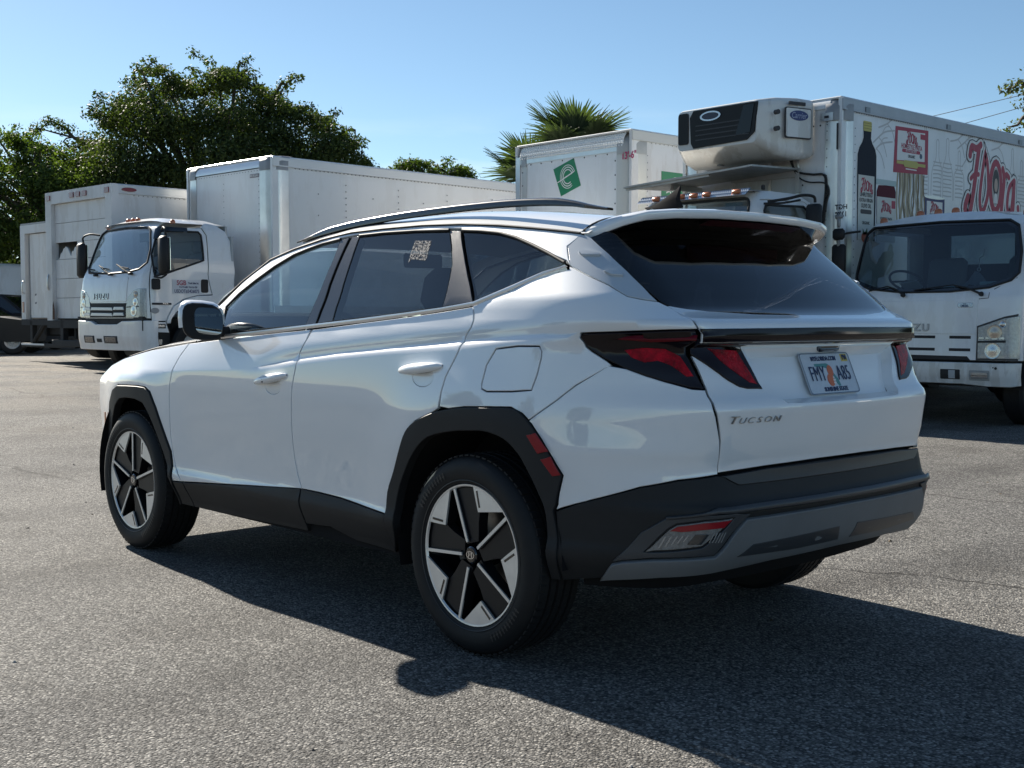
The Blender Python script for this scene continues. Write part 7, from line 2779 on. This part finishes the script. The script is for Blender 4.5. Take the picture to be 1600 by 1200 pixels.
TREE_YAW = math.atan2(RT2[1], RT2[0])
LEAF1 = leaf_mat('ficus_leaf', (.016, .028, .010), (.075, .10, .034), .34)
LEAF2 = leaf_mat('bright_green_leaf', (.018, .036, .010), (.10, .14, .036), .38)  # brighter green of the bushy and distant trees' own leaves
LEAF3 = leaf_mat('oak_leaf', (.03, .045, .02), (.10, .115, .05), .3, 1.5)
LEAF4 = leaf_mat('palm_leaf', (.025, .042, .022), (.075, .10, .05), .28, 2.5)

# big spreading fig tree behind the left-hand trucks
dome = [(-6.6, 3.4), (-6.3, 5.0), (-5.5, 5.9), (-4.6, 6.6), (-3.7, 7.3), (-3.3, 8.4), (-2.4, 8.9), (-1.9, 9.35), (-.9, 9.2), (-.2, 9.1), (.4, 9.55), (1.3, 9.35), (1.9, 8.6), (3.1, 8.25),
        (4.0, 7.7), (4.7, 6.9), (5.3, 5.9), (5.25, 5.2), (4.6, 4.6), (3.6, 4.0), (2.0, 3.2), (-2.0, 2.8)]
crown_tree('fig_tree', 'large dark spreading tree rising behind the white box trucks', spot(-9.9, 41), np.array(dome), 4.6, 330, .80, 560, .115, LEAF1, .55, 4.2, yaw=TREE_YAW, dz=-.55, edge_n=420,
           fingers=([(-4.4, 7.2, .4), (-5.0, 7.75, .34), (-5.3, 7.9, .26), (-5.55, 8.0, .22), (-5.9, 7.75, .26), (-6.2, 7.65, .2)], [(-2.6, 9.2, .4), (-2.35, 9.65, .3), (-2.1, 9.95, .24), (-1.9, 9.8, .2)], [(.7, 9.5, .4), (.95, 9.85, .26), (1.05, 10.1, .16)],
                    [(2.0, 8.9, .4), (2.3, 9.2, .34), (2.55, 9.4, .26), (2.8, 9.45, .2)], [(4.9, 5.9, .4), (5.45, 5.5, .32), (5.8, 5.2, .24)], [(-4.9, 7.1, .4), (-4.3, 7.5, .4)], [(4.2, 7.6, .4), (4.6, 7.3, .34)]))
low = [(-4.5, 2.3), (-4.5, 6.2), (-3.6, 6.55), (-2.8, 6.7), (-2.2, 7.0), (-1.4, 6.8), (-.4, 6.5), (.6, 6.2), (1.5, 5.5), (2.2, 4.5), (2.4, 3.4), (1.2, 2.0), (-.6, 2.2), (-1.2, 2.6)]
crown_tree('bushy_tree', 'lighter green bushy tree at the left edge beside the dark spreading tree', spot(-14.0, 38.5), np.array(low), 3.0, 170, .70, 460, .112, LEAF2, .35, 3.0, yaw=TREE_YAW, dz=-.35, edge_n=220,
           fingers=([(-3.3, 6.5, .4), (-2.9, 6.9, .35)], [(.8, 6.0, .45), (1.4, 5.8, .4)]))
hedge = [(-5.0, 0.0), (-5.0, 3.6), (-3.0, 4.0), (-1.0, 3.5), (.8, 3.7), (3.0, 3.2), (4.8, 3.4), (5.0, 0.0)]  # added foliage that fills the dark shade below the left-hand trees
crown_tree('shade_thicket', 'leafy thicket added to stand for the dark shade low behind the leftmost truck', spot(-18.5, 51), np.array(hedge), 1.8, 120, .95, 200, .22, LEAF1, .25, 2.0, yaw=TREE_YAW)
sm = [(-1.9, 4.7), (-1.8, 5.7), (-1.2, 5.95), (-.4, 6.05), (.3, 5.95), (.8, 6.0), (1.5, 5.95), (1.75, 5.7), (1.6, 5.0), (.9, 4.6)]
crown_tree('distant_tree', 'small distant treetop just above the plain white truck box', spot(-3.35, 46), np.array(sm), 1.2, 55, .34, 170, .11, LEAF2, .16, 4.6, yaw=TREE_YAW, dz=.55, edge_n=60)
oak = [(-1.35, 5.0), (-1.7, 5.5), (-1.55, 5.95), (-1.9, 6.3), (-1.6, 6.6), (-1.2, 6.9), (-.9, 7.4), (.2, 7.9), (1.8, 7.6), (2.6, 6.2), (2.2, 4.6), (.4, 4.0), (-.9, 4.4)]
ot = crown_tree('oak_tree', 'small-leaved tree reaching in at the right edge above the refrigerated truck', spot(13.3, 28.0), np.array(oak), 1.9, 120, .28, 55, .10, LEAF3, .22, 4.4, yaw=TREE_YAW,
                fingers=([(-1.5, 6.3, .26), (-1.85, 6.35, .22), (-2.05, 6.3, .16)], [(-1.4, 5.6, .26), (-1.75, 5.5, .22), (-1.95, 5.45, .16)], [(-1.2, 6.8, .25), (-1.45, 6.85, .2)], [(-1.5, 5.0, .25), (-1.85, 4.95, .2)], [(-.9, 7.3, .3), (-1.0, 7.5, .25)]))


def fan_palm(label, base, height, n_f, rad, crown_dirs=None, group=None):
    bz = float(ground_z(*base))
    t = thing('fan_palm', label, 'palm', (base[0], base[1], bz), 0, group)
    mb = MB()
    mb.tube([(0, 0, -.1), (.05, 0, height * .5), (0, 0, height)], [.20, .16, .17], 12)
    for i in range(26):
        a = i * 2.4
        z = height - 1.5 + i * .055
        mb.tube([(.15 * math.cos(a), .15 * math.sin(a), z), (.26 * math.cos(a), .26 * math.sin(a), z + .22)], [.05, .02], 5)
    mb.build('trunk', BARK, t, sharp=1.2)
    for i in range(n_f):
        az = i * 2.39996 + rng.uniform(-.2, .2)
        el = R(78) - R(118) * ((i + .5) / n_f) ** .9
        d = Vector((math.cos(az) * math.cos(el), math.sin(az) * math.cos(el), math.sin(el)))
        L = rad * rng.uniform(.85, 1.1)
        base_p = Vector((0, 0, height + .05))
        stem_end = base_p + d * L * .42 + Vector((0, 0, -.04))
        side_ = d.cross(Vector((0, 0, 1)))
        if side_.length < .1:
            side_ = Vector((1, 0, 0))
        side_.normalize()
        nrm = side_.cross(d).normalized()
        mb = MB()
        mb.tube([base_p, stem_end], [.022, .012], 5)
        nl = 46
        for k in range(nl):
            q = R(-100) + R(200) * k / (nl - 1)
            dirv = (d * math.cos(q) + side_ * math.sin(q)).normalized()
            ll = L * .60 * (.80 + .20 * math.cos(q * .75)) * rng.uniform(.9, 1.08)
            droop = Vector((0, 0, -1)) * ll * rng.uniform(.04, .20)
            w = .030
            sv = nrm.cross(dirv).normalized()
            rows_ = []
            for tt, ww in ((0, .35), (.35, 1.0), (.7, .75), (.9, .35), (1.0, .04)):
                c = stem_end + dirv * ll * tt + droop * tt ** 2.4 + nrm * (.05 * (1 - abs(2 * tt - 1)) + .05 * abs(math.sin(q)))
                rows_.append([c - sv * w * ww, c + nrm * .006, c + sv * w * ww])
            mb.grid(np.array([[tuple(p) for p in r_] for r_ in rows_]))
        mb.build('frond', LEAF4, t, sharp=None)
    return t


fan_palm('fan palm with upright tufts right above the quilted truck roof', spot(1.42, 27.0), 4.35, 17, 1.62)
fan_palm('lower fan palm drooping at the left end of the quilted truck roof', spot(.42, 28.0), 3.75, 14, 1.55)


# ------------------------------------------------------------------ far cars, van, wires
def small_car(name, label, cat, pos, yaw, prof, roof, w, m, zb=0.0, group=None):
    """prof: side outline (x, z) of the lower body; roof: outline of the cabin"""
    t = thing(name, label, cat, pos, yaw, group)
    mb = MB()
    n = len(prof)
    rws = []
    for k, (yy, s) in enumerate(((-w / 2, .93), (-w / 2 + .05, 1.0), (w / 2 - .05, 1.0), (w / 2, .93))):
        cx, cz = np.mean(prof, 0)
        rws.append([(cx + (x - cx) * (s * .02 + .98), yy, cz + (z - cz) * s) for x, z in prof])
    P = np.array([r_ + [r_[0]] for r_ in rws])
    mb.grid(P)
    mb.add(rws[0], [tuple(range(n))])
    mb.add(rws[-1], [tuple(range(n))[::-1]])
    mb.build('body', m, t, sharp=.5)
    mb = MB()
    rws = []
    zr = max(z for _, z in roof)
    zl = min(z for _, z in roof)
    for q in (-1, 1):
        rws.append([(x, q * (w / 2 - .06 - .16 * (z - zl) / (zr - zl)), z) for x, z in roof])
    k = len(roof)
    mb.add(rws[0] + rws[1], [tuple(range(k)), tuple(range(k, 2 * k))[::-1]] + [(i, (i + 1) % k, k + (i + 1) % k, k + i) for i in range(k)])
    mb.build('cabin_glass', mat('dark_car_glass', (.01, .012, .014), .05, coat=1), t, sharp=.4)
    mb = MB()
    up = [p for p in roof if p[1] > zr - .12]
    x0, x1 = min(p[0] for p in up), max(p[0] for p in up)
    mb.box(((x0 + x1) / 2, 0, zr + .0), (x1 - x0 + .06, w - .40, .05), bev=.02)
    for p0, p1 in zip(roof, roof[1:] + roof[:1]):
        if abs(p0[1] - p1[1]) > .2:
            for q in (-1, 1):
                f = lambda p: (p[0], q * (w / 2 - .055 - .16 * (p[1] - zl) / (zr - zl)), p[1])
                mb.tube([f(p0), f(p1)], .035, 6)
    mb.build('roof', m, t, sharp=.9)
    xs = sorted(p[0] for p in prof)
    for x in (xs[0] + .85, xs[-1] - .85):
        for q in (-1, 1):
            truck_wheel(t, x, q * (w / 2 - .01), .33, q)
    return t


CARB = mat('car_black', (.006, .006, .008), .35, spec=.25, coat=.25, coat_rough=.05)
CARG = mat('car_dark_grey', (.014, .015, .018), .35, spec=.25, coat=.3, coat_rough=.05)
p = spot(-13.6, 30)
small_car('parked_sedan', 'black car at the left edge with sunlight on its hood', 'car', (p[0], p[1], float(ground_z(*p))), R(-125),
          [(-2.2, .30), (2.2, .30), (2.28, .55), (2.15, .78), (1.1, .93), (-1.5, .96), (-2.25, .90), (-2.3, .5)], [(1.05, .92), (.35, 1.36), (-.75, 1.38), (-1.5, .95)], 1.82, CARB)
p = spot(-14.3, 33.5)
small_car('parked_suv', 'dark suv behind the black car at the left edge', 'car', (p[0], p[1], float(ground_z(*p))), R(-130),
          [(-2.2, .35), (2.2, .35), (2.25, .7), (2.1, .95), (1.1, 1.02), (-2.1, 1.05), (-2.25, .8)], [(1.15, 1.0), (.5, 1.50), (-1.7, 1.50), (-2.1, 1.04)], 1.86, CARG)
p = spot(-16.2, 38.5)
small_car('pickup_truck', 'white pickup cab far behind the dark suv', 'truck', (p[0], p[1], float(ground_z(*p))), R(-60),
          [(-2.6, .45), (2.6, .45), (2.65, .85), (2.5, 1.12), (1.2, 1.20), (-2.6, 1.15)], [(1.2, 1.18), (.6, 1.85), (-.9, 1.86), (-1.2, 1.16)], 1.95, CABW)
p = spot(-16.5, 36.0)
t = thing('cargo_van', 'pale van at the far left edge behind the dark suv', 'van', (p[0], p[1], float(ground_z(*p))), R(93))
mb = MB()
mb.box((0, 0, 1.45), (4.6, 1.95, 2.1), bev=.15)
mb.build('body', TW2, t, sharp=.9)
slab('rear_window', rrect2(-.80, -.08, 1.5, 2.1, .08), FRONT(2.302), 0, .01, mat('dark_car_glass', (.01, .012, .014), .05), t)
slab('rear_window', rrect2(.08, .80, 1.5, 2.1, .08), FRONT(2.302), 0, .01, mat('dark_car_glass', (.01, .012, .014), .05), t)
for x in (-1.5, 1.5):
    for q in (-1, 1):
        truck_wheel(t, x, q * .96, .34, q)

# two overhead wires running to a pole beyond the right edge
ENDS = []


def wire(z_at_pole, px0, v0, px1, v1, dep0, dep1, label):
    f = 1894.954
    pts = []
    for u, v, d in ((px0, v0, dep0), (px1, v1, dep1)):
        x, y = spot((u - 800) / f * d, d)
        pts.append(Vector((x, y, 1.221 + (496.5 - v) / f * d)))
    d_ = pts[1] - pts[0]
    path = [pts[0] + d_ * t_ + Vector((0, 0, -.5 * (t_ - 0) * (1 - t_) * 0)) for t_ in np.linspace(-1.5, 2.2, 12)]
    mb = MB()
    mb.tube(path, .009, 5)
    ENDS.append(path[-1])
    o = mb.build('overhead_wire', mat('wire_grey', (.07, .075, .085), .9, spec=.1), None, sharp=1.2)
    tag(o, label, 'wire', 'overhead wires at the right')
    return o


wire(8, 1488, 176.5, 1562, 159, 31, 29.0, 'upper overhead wire meeting the small-leaved tree at the right')
wire(8, 1530, 188, 1562, 179, 31, 30.2, 'lower overhead wire meeting the small-leaved tree at the right')

e0 = (ENDS[0] + ENDS[1]) / 2
pole = thing('utility_pole', 'wooden utility pole just beyond the right edge carrying the two wires', 'pole', (e0.x, e0.y, 0), 0)
mb = MB()
mb.tube([(0, 0, 0), (0, 0, ENDS[0].z + .6)], [.16, .11], 10)
mb.build('shaft', BARK, pole, sharp=1.2)
mb = MB()
dd = ENDS[1] - ENDS[0]
mb.tube([(ENDS[0].x - e0.x - dd.x * .2, ENDS[0].y - e0.y - dd.y * .2, ENDS[0].z - .05), (ENDS[1].x - e0.x + dd.x * .2, ENDS[1].y - e0.y + dd.y * .2, ENDS[1].z - .05)], .05, 6)
mb.build('cross_arm', BARK, pole)



# ------------------------------------------------------------------ across the yard, behind the viewpoint: seen mirrored in the paint, lamps and glass of the suv
for i, (x, y, s, rz, lb) in enumerate(((-24, -34, 1.0, .4, 'tree across the yard mirrored in the light bar of the suv'), (-36, -24, 1.15, 2.1, 'tree farther left across the yard mirrored in the back of the suv'),
                                       (-9, -44, 1.1, 3.4, 'tree across the yard mirrored in the right tail lamp of the suv'), (20, 36, 1.0, 1.3, 'tree mirrored low in the front door of the suv'),
                                       (34, 31, 1.2, 4.2, 'tree mirrored in the front wing of the suv'), (7, 40, .95, 5.2, 'tree mirrored in the rear door of the suv'))):
    src = [o for o in col.objects if o.name == 'bushy_tree'][0]
    c = copy_tree(src)
    c.location = (x, y, 0)
    c.rotation_euler = (0, 0, rz)
    c.scale = (s, s, s)
    c['label'] = lb
    c['group'] = 'trees across the yard'
for x, y, rz, lb in ((-17, -19.5, 3.2, 'sunlit white box truck mirrored in the light bar of the suv'), (-20.5, -26.5, 3.3, 'second sunlit white box truck mirrored at the right of the light bar')):
    src = [o for o in col.objects if o.name == 'box_truck.001'][0]
    c = copy_tree(src)
    c.location = (x, y, 0)
    c.rotation_euler = (0, 0, rz)
    c['label'] = lb
